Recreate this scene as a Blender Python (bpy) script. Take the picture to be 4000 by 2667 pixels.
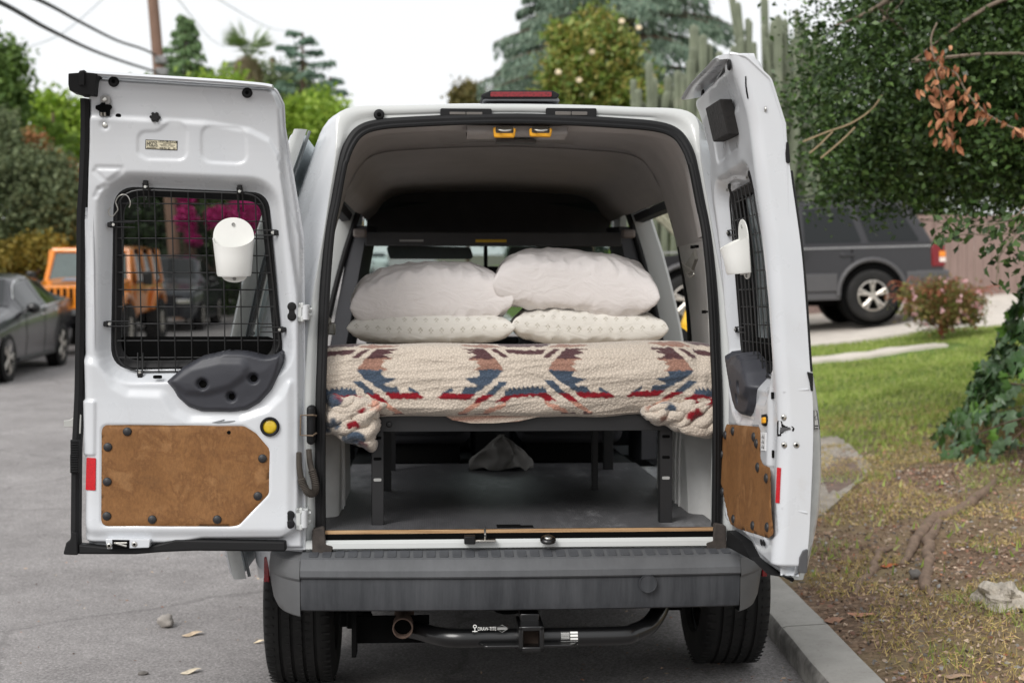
import bpy, bmesh, math, random
import numpy as np
from mathutils import Vector, Matrix, noise
for _o in list(bpy.data.objects): bpy.data.objects.remove(_o)
sc = bpy.context.scene
COL = sc.collection
R_ = math.radians
# ---------------------------------------------------------------- camera
cam = bpy.data.cameras.new('camera'); camo = bpy.data.objects.new('camera', cam); COL.objects.link(camo)
cam.lens = 50; cam.sensor_width = 36; cam.clip_start = .05; cam.clip_end = 3000
camo.location = (0, 0, 1.42); camo.rotation_euler = (math.pi/2 - 0.024025, 0, 0)
cam.dof.use_dof = True; cam.dof.focus_distance = 4.55; cam.dof.aperture_fstop = 3.2
sc.camera = camo
# ---------------------------------------------------------------- overcast sky and soft sun
SUN_EL, SUN_ROT = R_(40), R_(211)
w = bpy.data.worlds.new('World'); sc.world = w; w.use_nodes = True
nt = w.node_tree; nt.nodes.clear()
sky = nt.nodes.new('ShaderNodeTexSky'); sky.sky_type = 'NISHITA'; sky.sun_disc = False
sky.sun_elevation = SUN_EL; sky.sun_rotation = SUN_ROT; sky.air_density = 1.0; sky.dust_density = 4.0
sm = nt.nodes.new('ShaderNodeVectorMath'); sm.operation = 'SCALE'; sm.inputs['Scale'].default_value = .10
mx = nt.nodes.new('ShaderNodeMix'); mx.data_type = 'RGBA'; mx.inputs['Factor'].default_value = .92   # cloud layer
mx.inputs['B'].default_value = (.87, .88, .89, 1)
bg = nt.nodes.new('ShaderNodeBackground'); bg.inputs['Strength'].default_value = 1.0
wo = nt.nodes.new('ShaderNodeOutputWorld')
nt.links.new(sky.outputs[0], sm.inputs[0]); nt.links.new(sm.outputs[0], mx.inputs['A'])
nt.links.new(mx.outputs['Result'], bg.inputs[0]); nt.links.new(bg.outputs[0], wo.inputs[0])
sl = bpy.data.lights.new('sun', 'SUN'); sl.energy = 2.1; sl.angle = R_(30); sl.color = (1, .975, .95)
so = bpy.data.objects.new('sun', sl); COL.objects.link(so)
so.rotation_euler = (math.pi/2 - SUN_EL, 0, math.pi - SUN_ROT)
so.location = (0, 0, 30)
sc.view_settings.view_transform = 'Standard'; sc.view_settings.look = 'None'
sc.view_settings.exposure = 0.29; sc.view_settings.gamma = 1
sc.render.film_transparent = False
try:
    sc.cycles.max_bounces = 8; sc.cycles.transparent_max_bounces = 24; sc.cycles.use_denoising = True
    sc.cycles.caustics_reflective = False; sc.cycles.caustics_refractive = False
except Exception: pass
# ---------------------------------------------------------------- materials
def s2l(c): return tuple((x/12.92 if x <= .04045 else ((x+.055)/1.055)**2.4) for x in [v/255 for v in c])
MATS = {}
class N:
    def __init__(s, name):
        s.m = bpy.data.materials.new(name); s.m.use_nodes = True; s.t = s.m.node_tree
        s.b = s.t.nodes['Principled BSDF']; s._tc = None
    def n(s, typ, **kw):
        x = s.t.nodes.new(typ)
        for k, v in kw.items(): setattr(x, k, v)
        return x
    def l(s, a, b): s.t.links.new(a, b)
    def tc(s, which='Object', scale=None):
        if s._tc is None: s._tc = s.n('ShaderNodeTexCoord')
        o = s._tc.outputs[which]
        if scale is not None:
            mp = s.n('ShaderNodeMapping'); mp.inputs['Scale'].default_value = scale; s.l(o, mp.inputs[0]); o = mp.outputs[0]
        return o
    def noise(s, scale, detail=4, rough=.6, co=None, dist=0):
        x = s.n('ShaderNodeTexNoise'); x.inputs['Scale'].default_value = scale; x.inputs['Detail'].default_value = detail
        x.inputs['Roughness'].default_value = rough; x.inputs['Distortion'].default_value = dist
        s.l(co or s.tc(), x.inputs['Vector']); return x.outputs['Fac']
    def vor(s, scale, feature='F1', out='Distance', co=None, rnd=1):
        x = s.n('ShaderNodeTexVoronoi', feature=feature); x.inputs['Scale'].default_value = scale
        x.inputs['Randomness'].default_value = rnd
        s.l(co or s.tc(), x.inputs['Vector']); return x.outputs[out]
    def ramp(s, fac, stops):
        r = s.n('ShaderNodeValToRGB'); e = r.color_ramp.elements
        while len(e) < len(stops): e.new(.5)
        for el, (p, c) in zip(e, stops):
            el.position = p; el.color = (c if len(c) == 4 else (*c, 1)) if hasattr(c, '__len__') else (c, c, c, 1)
        s.l(fac, r.inputs[0]); return r.outputs[0]
    def mix(s, fac, a, b, mode='MIX'):
        x = s.n('ShaderNodeMix', data_type='RGBA', blend_type=mode)
        for nm, v in (('Factor', fac), ('A', a), ('B', b)):
            if hasattr(v, 'is_linked'): s.l(v, x.inputs[nm])
            elif nm == 'Factor': x.inputs[nm].default_value = v
            else: x.inputs[nm].default_value = (*v, 1) if len(v) == 3 else v
        return x.outputs['Result']
    def math(s, op, a, b=0):
        x = s.n('ShaderNodeMath', operation=op)
        for i, v in enumerate((a, b)):
            if hasattr(v, 'is_linked'): s.l(v, x.inputs[i])
            else: x.inputs[i].default_value = v
        return x.outputs[0]
    def set(s, **kw):
        for k, v in kw.items():
            i = s.b.inputs[k]
            if hasattr(v, 'is_linked'): s.l(v, i)
            else: i.default_value = (*v, 1) if (hasattr(v, '__len__') and len(v) == 3) else v
        return s
    def bump(s, h, strength=.3, dist=.01):
        x = s.n('ShaderNodeBump'); x.inputs['Strength'].default_value = strength; x.inputs['Distance'].default_value = dist
        s.l(h, x.inputs['Height']); s.l(x.outputs[0], s.b.inputs['Normal']); return s
def M(name, rgb=None, rough=.5, metal=0, var=.12, vscale=12, bump=0, bscale=200, bdist=.002, coat=0, spec=.5, srgb=True, emit=0):
    """plain procedural material with value variation and fine relief"""
    if name in MATS: return MATS[name]
    n = N(name); c = s2l(rgb) if srgb else rgb
    f = n.noise(vscale, 5, .65)
    lo = tuple(x*(1-var) for x in c); hi = tuple(min(1, x*(1+var)) for x in c)
    n.set(**{'Base Color': n.ramp(f, [(.3, lo), (.7, hi)]), 'Roughness': rough, 'Metallic': metal, 'Coat Weight': coat, 'Specular IOR Level': spec})
    if bump: n.bump(n.noise(bscale, 3), bump, bdist)
    MATS[name] = n.m; return n.m
def m_paint(name, rgb, dirt=.5, rough=.28, dirtcol=(.32, .27, .2)):
    n = N(name); c = s2l(rgb)
    big = n.noise(2.2, 5, .6); f1 = n.ramp(big, [(.35, tuple(x*.965 for x in c)), (.7, c)])
    sp = n.noise(95, 6, .8); spm = n.ramp(sp, [(.70, 0.), (.76, dirt)])
    pat = n.ramp(n.noise(4.5, 3, .5), [(.5, 0.), (.68, 1.)])
    col = n.mix(n.math('MULTIPLY', spm, pat), f1, dirtcol)
    sm_ = n.ramp(n.noise(7, 8, .75, n.tc('Object', (1, 1, .35)), 1.5), [(.62, 0.), (.86, dirt*.35)])
    col = n.mix(sm_, col, dirtcol)
    scr = n.math('MULTIPLY', n.ramp(n.noise(5, 8, .8, n.tc('Object', (3, 3, 26)), .4), [(.66, 0.), (.70, dirt*.6)]), n.ramp(n.noise(2.3, 2), [(.5, 0.), (.62, 1.)])); col = n.mix(scr, col, tuple(x*.55 for x in dirtcol))
    film = n.ramp(n.noise(1.1, 6, .7), [(.42, 0.), (.8, dirt*.22)]); col = n.mix(film, col, (.5, .46, .40))
    n.set(**{'Base Color': col, 'Roughness': n.ramp(n.noise(9, 4), [(.3, rough*.8), (.75, rough*1.5)]), 'Coat Weight': .6, 'Coat Roughness': .05})
    n.bump(n.noise(1.6, 2), .05, .01)
    MATS[name] = n.m; return n.m
WHITE = m_paint('white_van_paint', (199, 202, 206), .95)
JAMB = m_paint('white_jamb_paint', (190, 193, 192), 1.0, .4)
def m_leaf(name, cols, rough=.5, trans=.25, nscale=.7):
    """leaf material: hue from random per leaf, tone from a broad noise"""
    n = N(name); g = n.n('ShaderNodeNewGeometry')
    k = len(cols); st = [(i/(k-1) if k > 1 else 0, s2l(c)) for i, c in enumerate(cols)]
    c = n.ramp(g.outputs['Random Per Island'], st)
    tone = n.ramp(n.noise(nscale, 3, .6), [(.3, .85), (.7, 1.5)])
    c = n.mix(1.0, c, tone, 'MULTIPLY')
    n.set(**{'Base Color': c, 'Roughness': rough, 'Specular IOR Level': .4})
    if trans:
        tr = n.n('ShaderNodeBsdfTranslucent'); n.l(c, tr.inputs[0])
        ms = n.n('ShaderNodeMixShader'); ms.inputs[0].default_value = trans
        out = n.t.nodes['Material Output']
        n.l(n.b.outputs[0], ms.inputs[1]); n.l(tr.outputs[0], ms.inputs[2]); n.l(ms.outputs[0], out.inputs[0])
    MATS[name] = n.m; return n.m
def m_glass(name, tint=(.8, .85, .85), rough=.02, refl=1.0):
    """thin sheet glass: tinted transparency with a fresnel reflection"""
    n = N(name); n.t.nodes.remove(n.b)
    tr = n.n('ShaderNodeBsdfTransparent'); tr.inputs[0].default_value = (*tint, 1)
    gl = n.n('ShaderNodeBsdfGlossy'); gl.inputs['Roughness'].default_value = rough; gl.inputs[0].default_value = (1, 1, 1, 1)
    fr = n.n('ShaderNodeFresnel'); fr.inputs[0].default_value = 1.5
    f = n.math('MULTIPLY', fr.outputs[0], refl)
    ms = n.n('ShaderNodeMixShader'); n.l(f, ms.inputs[0]); n.l(tr.outputs[0], ms.inputs[1]); n.l(gl.outputs[0], ms.inputs[2])
    n.l(ms.outputs[0], n.t.nodes['Material Output'].inputs[0])
    MATS[name] = n.m; return n.m
RUBBER = M('black_rubber', (24, 24, 25), .55, bump=.15, bscale=120, spec=.22)
PLASTIC = M('charcoal_plastic', (50, 51, 57), .5, bump=.25, bscale=600, bdist=.0008)
DARKP = M('dark_trim_plastic', (38, 39, 44), .6, bump=.2, bscale=400)
STEEL = M('bright_steel', (190, 188, 182), .3, 1, bump=.05)
WIRE = M('black_wire', (20, 20, 21), .4)
CREAMP = M('white_plastic', (232, 232, 228), .38, var=.02)
BLACKM = M('black_gloss_metal', (10, 10, 11), .3, .0, coat=.25, bump=.1, bscale=60)
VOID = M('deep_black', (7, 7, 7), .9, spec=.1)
# ---------------------------------------------------------------- mesh helpers
def tag(o, label=None, cat=None, group=None, kind=None):
    for k, v in (('label', label), ('category', cat), ('group', group), ('kind', kind)):
        if v: o[k] = v
    return o
def empty(name, loc=(0, 0, 0), rz=0, parent=None):
    o = bpy.data.objects.new(name, None); COL.objects.link(o); o.location = loc; o.rotation_euler = (0, 0, rz); o.parent = parent
    o.empty_display_size = .1
    return o
def thing(name, label, cat, loc=(0, 0, 0), rz=0, group=None): return tag(empty(name, loc, rz), label, cat, group)
def link(name, me, mat, parent=None, loc=(0, 0, 0), rot=(0, 0, 0)):
    o = bpy.data.objects.new(name, me); COL.objects.link(o); o.parent = parent; o.location = loc; o.rotation_euler = rot
    if mat and not me.materials: me.materials.append(mat)
    return o
def copy_tree(o, parent=None):
    c = o.copy(); COL.objects.link(c); c.parent = parent
    for ch in [x for x in COL.objects if x.parent == o]: copy_tree(ch, c)
    return c
class MB:
    def __init__(s): s.v = []; s.f = []
    def add(s, v, f, mat=None):
        b = len(s.v); s.v += [tuple(mat @ Vector(p)) for p in v] if mat is not None else [tuple(p) for p in v]
        s.f += [tuple(i+b for i in q) for q in f]; return s
    def box(s, c, d, rot=None):
        x, y, z = (k/2 for k in d)
        v = [(a, b, e) for a in (-x, x) for b in (-y, y) for e in (-z, z)]
        f = [(0, 1, 3, 2), (4, 6, 7, 5), (0, 4, 5, 1), (2, 3, 7, 6), (0, 2, 6, 4), (1, 5, 7, 3)]
        m = Matrix.Translation(c)
        if rot is not None: m = m @ (Matrix.Rotation(rot[2], 4, 'Z') @ Matrix.Rotation(rot[1], 4, 'Y') @ Matrix.Rotation(rot[0], 4, 'X'))
        return s.add(v, f, m)
    def bx(s, x0, x1, y0, y1, z0, z1): return s.box(((x0+x1)/2, (y0+y1)/2, (z0+z1)/2), (abs(x1-x0), abs(y1-y0), abs(z1-z0)))
    def tube(s, path, r, n=8, caps=True, closed=False):
        P = [Vector(p) for p in path]; m = len(P); rr = r if hasattr(r, '__len__') else [r]*m
        rings = []; up = None
        for i, p in enumerate(P):
            a = P[(i-1) % m] if (i > 0 or closed) else p; b = P[(i+1) % m] if (i < m-1 or closed) else p
            t = (b-a)
            if t.length < 1e-9: t = Vector((0, 0, 1))
            t.normalize()
            if up is None:
                up = Vector((0, 0, 1)) if abs(t.z) < .9 else Vector((1, 0, 0))
            sd = t.cross(up)
            if sd.length < 1e-6: sd = t.cross(Vector((1, .3, .2)))
            sd.normalize(); up = sd.cross(t).normalized()
            rings.append([p + (sd*math.cos(k*2*math.pi/n) + up*math.sin(k*2*math.pi/n))*rr[i] for k in range(n)])
        return s.loft(rings, True, caps and not closed, closed)
    def loft(s, rings, ring_closed=True, caps=False, closed=False):
        n = len(rings[0]); v = [p for r in rings for p in r]; f = []; m = len(rings)
        for i in range(m if closed else m-1):
            a = i*n; b = ((i+1) % m)*n
            for k in range(n if ring_closed else n-1):
                k2 = (k+1) % n; f.append((a+k, a+k2, b+k2, b+k))
        if caps: f.append(tuple(range(n))[::-1]); f.append(tuple((m-1)*n+k for k in range(n)))
        return s.add(v, f)
    def cyl(s, a, b, r, r2=None, n=16, caps=True): return s.tube([a, b], [r, r if r2 is None else r2], n, caps)
    def prism(s, poly, d0, d1, fn=None):
        """poly (a,b) list, extruded d0..d1; fn(a,b,d)->xyz (default x=a,z=b,y=d)"""
        fn = fn or (lambda a, b, d: (a, d, b)); n = len(poly)
        v = [fn(a, b, d0) for a, b in poly] + [fn(a, b, d1) for a, b in poly]
        f = [tuple(range(n)), tuple(range(2*n-1, n-1, -1))] + [(i, i+n, (i+1) % n + n, (i+1) % n) for i in range(n)]
        return s.add(v, f)
    def lathe(s, prof, n=24, axis='z', c=(0, 0, 0), arc=2*math.pi, a0=0):
        rings = []
        full = abs(arc-2*math.pi) < 1e-6; k = n if full else n+1
        for i in range(k):
            a = a0 + arc*i/n; ca, sa = math.cos(a), math.sin(a)
            if axis == 'z': rings.append([(c[0]+r*ca, c[1]+r*sa, c[2]+h) for r, h in prof])
            elif axis == 'x': rings.append([(c[0]+h, c[1]+r*ca, c[2]+r*sa) for r, h in prof])
            else: rings.append([(c[0]+r*ca, c[1]+h, c[2]+r*sa) for r, h in prof])
        return s.loft(rings, False, False, full)
    def ball(s, c, r, n=12, m=8):
        r = r if hasattr(r, '__len__') else (r, r, r)
        rings = []
        for i in range(m+1):
            t = math.pi*i/m; rings.append([(c[0]+r[0]*math.sin(t)*math.cos(2*math.pi*k/n), c[1]+r[1]*math.sin(t)*math.sin(2*math.pi*k/n), c[2]+r[2]*math.cos(t)) for k in range(n)])
        return s.loft(rings)
    def grid(s, fn, nu, nv):
        v = [fn(i/nu, j/nv) for j in range(nv+1) for i in range(nu+1)]
        f = [(j*(nu+1)+i, j*(nu+1)+i+1, (j+1)*(nu+1)+i+1, (j+1)*(nu+1)+i) for j in range(nv) for i in range(nu)]
        return s.add(v, f)
    def mesh(s, name, mat=None, ang=35):
        me = bpy.data.meshes.new(name); me.from_pydata(s.v, [], s.f); me.validate(); me.update()
        if ang:
            for p in me.polygons: p.use_smooth = True
            me.set_sharp_from_angle(angle=R_(ang))
        if mat: me.materials.append(mat)
        return me
    def build(s, name, mat, parent=None, loc=(0, 0, 0), rot=(0, 0, 0), bevel=0, seg=2, ang=35, sub=0, weld=0):
        o = link(name, s.mesh(name, mat, ang), mat, parent, loc, rot)
        if weld: w_ = o.modifiers.new('weld', 'WELD'); w_.merge_threshold = weld
        if bevel:
            b = o.modifiers.new('bevel', 'BEVEL'); b.width = bevel; b.segments = seg; b.limit_method = 'ANGLE'; b.angle_limit = R_(40); b.harden_normals = False
        if sub: k = o.modifiers.new('sub', 'SUBSURF'); k.levels = sub; k.render_levels = sub
        return o
def rpoly(pts, rad, n=6):
    """polygon with rounded corners (rad: one value or a list)"""
    out = []; m = len(pts); rad = rad if hasattr(rad, '__len__') else [rad]*m
    for i in range(m):
        p = Vector(pts[i]).to_2d() if len(pts[i]) > 2 else Vector(pts[i]); a = Vector(pts[i-1]) - p; b = Vector(pts[(i+1) % m]) - p
        r = rad[i]
        if r <= 0: out.append(tuple(p)); continue
        la, lb = a.length, b.length; a.normalize(); b.normalize()
        ang = math.acos(max(-1, min(1, a.dot(b))))
        if ang > math.pi-.02: out.append(tuple(p)); continue
        d = min(r/math.tan(ang/2), la*.48, lb*.48)
        p0 = p + a*d; p1 = p + b*d
        for k in range(n+1):
            t = k/n; out.append(tuple(p0*(1-t)**2 + p*2*t*(1-t) + p1*t*t))
    return out
def smooth_path(pts, n=6, closed=False):
    P = [Vector(p) for p in pts]; out = []; m = len(P)
    for i in range(m if closed else m-1):
        g = lambda k: P[k % m] if closed else P[max(0, min(m-1, k))]
        a, b, c, d = g(i-1), g(i), g(i+1), g(i+2)
        for k in range(n):
            t = k/n
            out.append(tuple(.5*((2*b) + (c-a)*t + (2*a-5*b+4*c-d)*t*t + (3*b-a-3*c+d)*t**3)))
    if not closed: out.append(tuple(P[-1]))
    return out
def sdf(P, poly):
    """signed distance (negative inside) of Nx2 points to a polygon"""
    poly = np.asarray(poly, float); d = np.full(len(P), 1e9); ins = np.zeros(len(P), bool)
    for a, b in zip(poly, np.roll(poly, -1, 0)):
        e = b-a; w_ = P-a; t = np.clip((w_@e)/max(e@e, 1e-12), 0, 1)
        q = w_-t[:, None]*e; d = np.minimum(d, np.einsum('ij,ij->i', q, q))
        c1 = (a[1] <= P[:, 1]) & (b[1] > P[:, 1]) | (b[1] <= P[:, 1]) & (a[1] > P[:, 1])
        dy = e[1] if abs(e[1]) > 1e-12 else 1e-12
        ins ^= c1 & (P[:, 0] < a[0] + (P[:, 1]-a[1])*e[0]/dy)
    return np.where(ins, -1, 1)*np.sqrt(d)
def sstep(a, b, x): t = np.clip((x-a)/(b-a), 0, 1); return t*t*(3-2*t)
def seg_d(P, a, b):
    a = np.array(a); b = np.array(b); e = b-a; t = np.clip(((P-a)@e)/(e@e), 0, 1); return np.linalg.norm(P-a-t[:, None]*e, axis=1)
def sheet(outline, holes, relief, bend, cell, name='sheet'):
    """pressed sheet: grid over a 2-D outline with holes, border verts snapped on to the outlines; relief(P)->depth, bend(P,depth)->xyz"""
    o = np.asarray(outline); lo = o.min(0)-cell; hi = o.max(0)+cell
    nx = int((hi[0]-lo[0])/cell)+1; ny = int((hi[1]-lo[1])/cell)+1
    X, Y = np.meshgrid(lo[0]+np.arange(nx)*cell, lo[1]+np.arange(ny)*cell); P = np.stack([X.ravel(), Y.ravel()], 1)
    def field(Q):
        s = sdf(Q, outline)
        for h in holes: s = np.maximum(s, -sdf(Q, h))
        return s
    s = field(P); near = (s < cell*1.1) & (s > -cell*.38); h = cell*.1
    for _ in range(3):
        Q = P[near]; s0 = field(Q)
        gx = (field(Q+[h, 0])-field(Q-[h, 0]))/(2*h); gy = (field(Q+[0, h])-field(Q-[0, h]))/(2*h)
        g2 = np.maximum(gx*gx+gy*gy, .2); st = np.stack([gx*s0/g2, gy*s0/g2], 1)
        P[near] = Q-np.clip(st, -cell*1.2, cell*1.2)
    s[near] = np.minimum(s[near], 0)
    ok = (s <= 1e-6).reshape(ny, nx); q = ok[:-1, :-1] & ok[:-1, 1:] & ok[1:, :-1] & ok[1:, 1:]
    jj, ii = np.nonzero(q); f = np.stack([jj*nx+ii, jj*nx+ii+1, (jj+1)*nx+ii+1, (jj+1)*nx+ii], 1)
    used = np.unique(f); mp = np.zeros(nx*ny, int); mp[used] = np.arange(len(used)); f = mp[f]; P = P[used]
    V = bend(P, relief(P))
    me = bpy.data.meshes.new(name); me.from_pydata(V.tolist(), [], f.tolist()); me.update()
    for p in me.polygons: p.use_smooth = True
    return me
def text_mesh(txt, size, name='lettering', font_w=1.0):
    c = bpy.data.curves.new(name, 'FONT'); c.body = txt; c.size = size; c.align_x = 'CENTER'; c.align_y = 'CENTER'; c.extrude = .0003
    o = bpy.data.objects.new(name, c); COL.objects.link(o)
    dg = bpy.context.evaluated_depsgraph_get(); me = bpy.data.meshes.new_from_object(o.evaluated_get(dg)); me.name = name
    bpy.data.objects.remove(o); bpy.data.curves.remove(c)
    if font_w != 1:
        for v in me.vertices: v.co.x *= font_w
    return me
rng = np.random.default_rng(7); rnd = random.Random(5)
# ================================================================ SETTING
def zr(y):                       # the street climbs ahead of the van
    t = max(0., y-6.5); return .0039*t*t if t < 5 else .0975+.039*(t-5)
def xk(y):                       # right-hand kerb face, bending left with the street
    t = max(0., y-9); return 1.08-(.003*t*t if t < 10 else .3+.06*(t-10))
def road_z(x, y): 
    t = max(0., min(1., (x-xk(y)+.9)/.7)); return zr(y)+.04*t*t*(3-2*t)*max(0, min(1, (16-y)/8))
def verge_z(x, y):
    s = x-xk(y)-.2; s2 = min(s, 7.5)
    return zr(y)+.14+.115*s2*min(1, .35+max(0, y-3)/9)+.02*max(0, s-7.5)+.34*math.exp(-((x-4.7)**2+(y-9.9)**2)/1.7)+.05*noise.noise((x*.8, y*.8, 3))*min(1, s*1.5)+.016*noise.noise((x*4, y*4, 1))*min(1, s*4)
def strip(name, xs, ys, fz, mat, kind='structure'):
    b = MB(); nx = len(xs(ys[0]))
    rows = [[(x, y, fz(x, y)) for x in xs(y)] for y in ys]
    b.loft(rows, False); return tag(b.build(name, mat, ang=60), kind=kind)
def frange(a, b, n): return [a+(b-a)*i/n for i in range(n+1)]
ysr = frange(-30, 4, 17)[:-1]+frange(4, 30, 100)[:-1]+frange(30, 420, 60)
n = N('asphalt'); co = n.tc('Object')
base = n.ramp(n.noise(1.1, 6, .65), [(.3, (.215, .202, .198)), (.7, (.295, .279, .274))])
grit = n.mix(.5, n.ramp(n.noise(75, 7, .85), [(.32, .3), (.5, 1.), (.66, 1.8)]), n.ramp(n.vor(130, out='Color'), [(.1, .35), (.5, 1.), (.9, 1.7)]), 'MULTIPLY')
col = n.mix(.75, base, grit, 'MULTIPLY')
mot = n.ramp(n.noise(5, 6, .7), [(.3, .8), (.7, 1.15)]); col = n.mix(.8, col, mot, 'MULTIPLY')
sp = n.ramp(n.vor(70), [(.05, 1.), (.11, 0.)]); spm = n.math('MULTIPLY', sp, n.ramp(n.noise(9, 2), [(.55, 0.), (.6, .5)]))
col = n.mix(spm, col, (.42, .4, .38))
wv = n.n('ShaderNodeTexVoronoi', feature='DISTANCE_TO_EDGE'); wv.inputs['Scale'].default_value = .38
wd = n.n('ShaderNodeVectorMath', operation='ADD'); wn = n.n('ShaderNodeTexNoise'); wn.inputs['Scale'].default_value = 2.5; wn.inputs['Detail'].default_value = 6
n.l(co, wn.inputs['Vector']); sc_ = n.n('ShaderNodeVectorMath', operation='SCALE'); sc_.inputs['Scale'].default_value = .35
n.l(wn.outputs['Color'], sc_.inputs[0]); n.l(co, wd.inputs[0]); n.l(sc_.outputs[0], wd.inputs[1]); n.l(wd.outputs[0], wv.inputs['Vector'])
crk = n.ramp(wv.outputs['Distance'], [(.003, .3), (.009, 0.)])
col = n.mix(crk, col, (.06, .056, .055))
stn = n.ramp(n.noise(.45, 4, .6), [(.55, 0.), (.75, .3)]); col = n.mix(stn, col, (.21, .2, .195))
n.set(**{'Base Color': col, 'Roughness': .88, 'Specular IOR Level': .3}).bump(n.noise(240, 3, .8), .5, .006)
ASPH = n.m
tag(MB().grid(lambda u, v: (-300+600*u, -60+900*v, zr(-60+900*v)-.12), 40, 120).build('ground', M('far_ground', (96, 92, 74), .95, var=.3, vscale=.2), ang=0), kind='structure')
strip('road', lambda y: [xk(y)-10.2+10.2*i/24 for i in range(25)]+[xk(y)+.06], ysr, road_z, ASPH)
n = N('kerb_concrete')
col = n.ramp(n.noise(3, 7, .7), [(.3, (.34, .325, .30)), (.7, (.47, .455, .425))])
col = n.mix(n.ramp(n.noise(45, 5, .8), [(.55, 0.), (.72, .55)]), col, (.19, .165, .135))
col = n.mix(.6, col, n.ramp(n.noise(400, 2), [(.3, .8), (.7, 1.15)]), 'MULTIPLY')
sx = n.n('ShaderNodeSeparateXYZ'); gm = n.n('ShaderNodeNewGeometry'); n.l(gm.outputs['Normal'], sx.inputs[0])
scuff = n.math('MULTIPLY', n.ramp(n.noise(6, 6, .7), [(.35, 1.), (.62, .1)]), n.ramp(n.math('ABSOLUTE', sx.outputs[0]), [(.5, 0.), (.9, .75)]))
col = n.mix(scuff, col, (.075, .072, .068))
n.set(**{'Base Color': col, 'Roughness': .9}).bump(n.noise(180, 5, .8), .5, .004)
CONC = n.m
kerb = tag(empty('kerb'), kind='structure')
for i in range(34):
    y0 = -1.6+1.83*i; y1 = y0+1.815; b = MB(); prof = [(0, -.1), (0, .108), (.012, .128), (.03, .134), (.19, .142), (.2, .13), (.2, -.1)]
    b.loft([[(xk(y)+a+.004*noise.noise((y*3, a*9, 0)), y, road_z(xk(y), y)-.04*max(0, min(1, (16-y)/8))+h+.004*noise.noise((y*2, a*9, 5))) for a, h in prof] for y in frange(y0, y1, 10)], True, True)
    b.build('kerb_segment', CONC, kerb)
lk = tag(empty('kerb_opposite'), kind='structure')
for i in range(22):
    y0 = 4+5*i; b = MB(); b.loft([[(xk(y)-10.0-a, y, zr(y)+h) for a, h in [(0, -.1), (0, .12), (.02, .14), (.2, .145), (.2, -.1)]] for y in frange(y0, y0+4.97, 5)], True, True); b.build('kerb_segment', CONC, lk)
# verge and lawn on the right
n = N('verge_soil'); co = n.tc('Object')
sx = n.n('ShaderNodeSeparateXYZ'); n.l(co, sx.inputs[0])
dirt = n.ramp(n.noise(7, 8, .75), [(.3, (.155, .10, .068)), (.55, (.28, .19, .13)), (.75, (.40, .30, .215))])
chips = n.ramp(n.vor(55, out='Color'), [(.2, .6), (.8, 1.5)]); dirt = n.mix(.8, dirt, chips, 'MULTIPLY')
dry = n.ramp(n.noise(30, 6, .8), [(.3, (.2, .155, .085)), (.7, (.42, .33, .19))])
grn = n.ramp(n.noise(40, 6, .8), [(.3, (.09, .14, .03)), (.7, (.2, .29, .07))])
yy = n.math('ADD', sx.outputs[1], n.math('MULTIPLY', n.math('SUBTRACT', n.noise(.9, 4), .5), 5))
g1 = n.ramp(n.math('DIVIDE', yy, 20), [(.46, 0.), (.58, .55), (.72, 1.)])
d1 = n.ramp(n.noise(1.3, 5, .6), [(.42, 0.), (.62, 1.)])
col = n.mix(d1, dirt, dry); col = n.mix(g1, col, grn)
n.set(**{'Base Color': col, 'Roughness': .95, 'Specular IOR Level': .2}).bump(n.noise(60, 6, .8), .8, .03)
VERGE = n.m
strip('verge', lambda y: [xk(y)+.19+.0+(12*(i/130)**1.5) for i in range(131)]+[xk(y)+20, xk(y)+60, xk(y)+200], frange(-6, 26, 360)+frange(27, 120, 30), verge_z, VERGE)
strip('verge_opposite', lambda y: [xk(y)-10.2-d for d in (0, .5, 1, 2, 4, 8, 20, 80, 250)], frange(-20, 160, 90), lambda x, y: zr(y)+.13+.03*min(10, xk(y)-10.2-x)+.05*noise.noise((x*.5, y*.5, 1)), VERGE)
# driveway, garden path
PALE = M('pale_concrete', (196, 188, 178), .9, var=.14, vscale=4, bump=.3, bscale=200)
def patch(name, x0, x1, y0, y1, lift, mat, nx=40, ny=12):
    b = MB(); top = [[(x0(y)+(x1(y)-x0(y))*i/nx, y, 0) for i in range(nx+1)] for y in frange(y0, y1, ny)]
    top = [[(x, y, verge_z(x, y)+lift) for x, y, _ in r] for r in top]
    b.loft(top, False); b.loft([[(x, y, z) for x, y, z in top[0]], [(x, y, z-.2) for x, y, z in top[0]]], False)
    return tag(b.build(name, mat, ang=50), kind='structure')
patch('driveway', lambda y: xk(y)+.2, lambda y: 14, 18.9, 25.0, .05, PALE)
patch('garden_path', lambda y: xk(y)+1.2, lambda y: 5.2, 16.95, 17.5, .035, PALE)
CONCD = M('worn_concrete', (150, 142, 132), .95, var=.3, vscale=7, bump=.5, bscale=90, bdist=.006)
slab_poly = rpoly([(2.3085,11.4155),(2.6132,11.3305),(2.5708,10.7383),(2.4658,9.7341),(2.3054,9.2595),(1.7894,8.1642),(1.6263,8.0345)], .02)
slab = MB().prism(slab_poly, .30, .338, lambda a, b, d: (a, b, d+verge_z(a, b)-.33)).build('pavement_slab', CONCD, bevel=.008); tag(slab, kind='structure')
LIDM = M('lid_brown', (112, 94, 84), .85, var=.35, vscale=14, bump=.4, bscale=80)
lid = MB().prism([(2.1034,9.6672),(2.4122,10.1684),(2.3141,9.2957),(1.9469,8.6836)], .0, .006, lambda a, b, d: (a, b, d+verge_z(a, b)+.010)).build('utility_cover', LIDM, bevel=.004)
tag(lid, 'brown utility box lid set in the concrete slab on the verge', 'utility cover')
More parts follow.
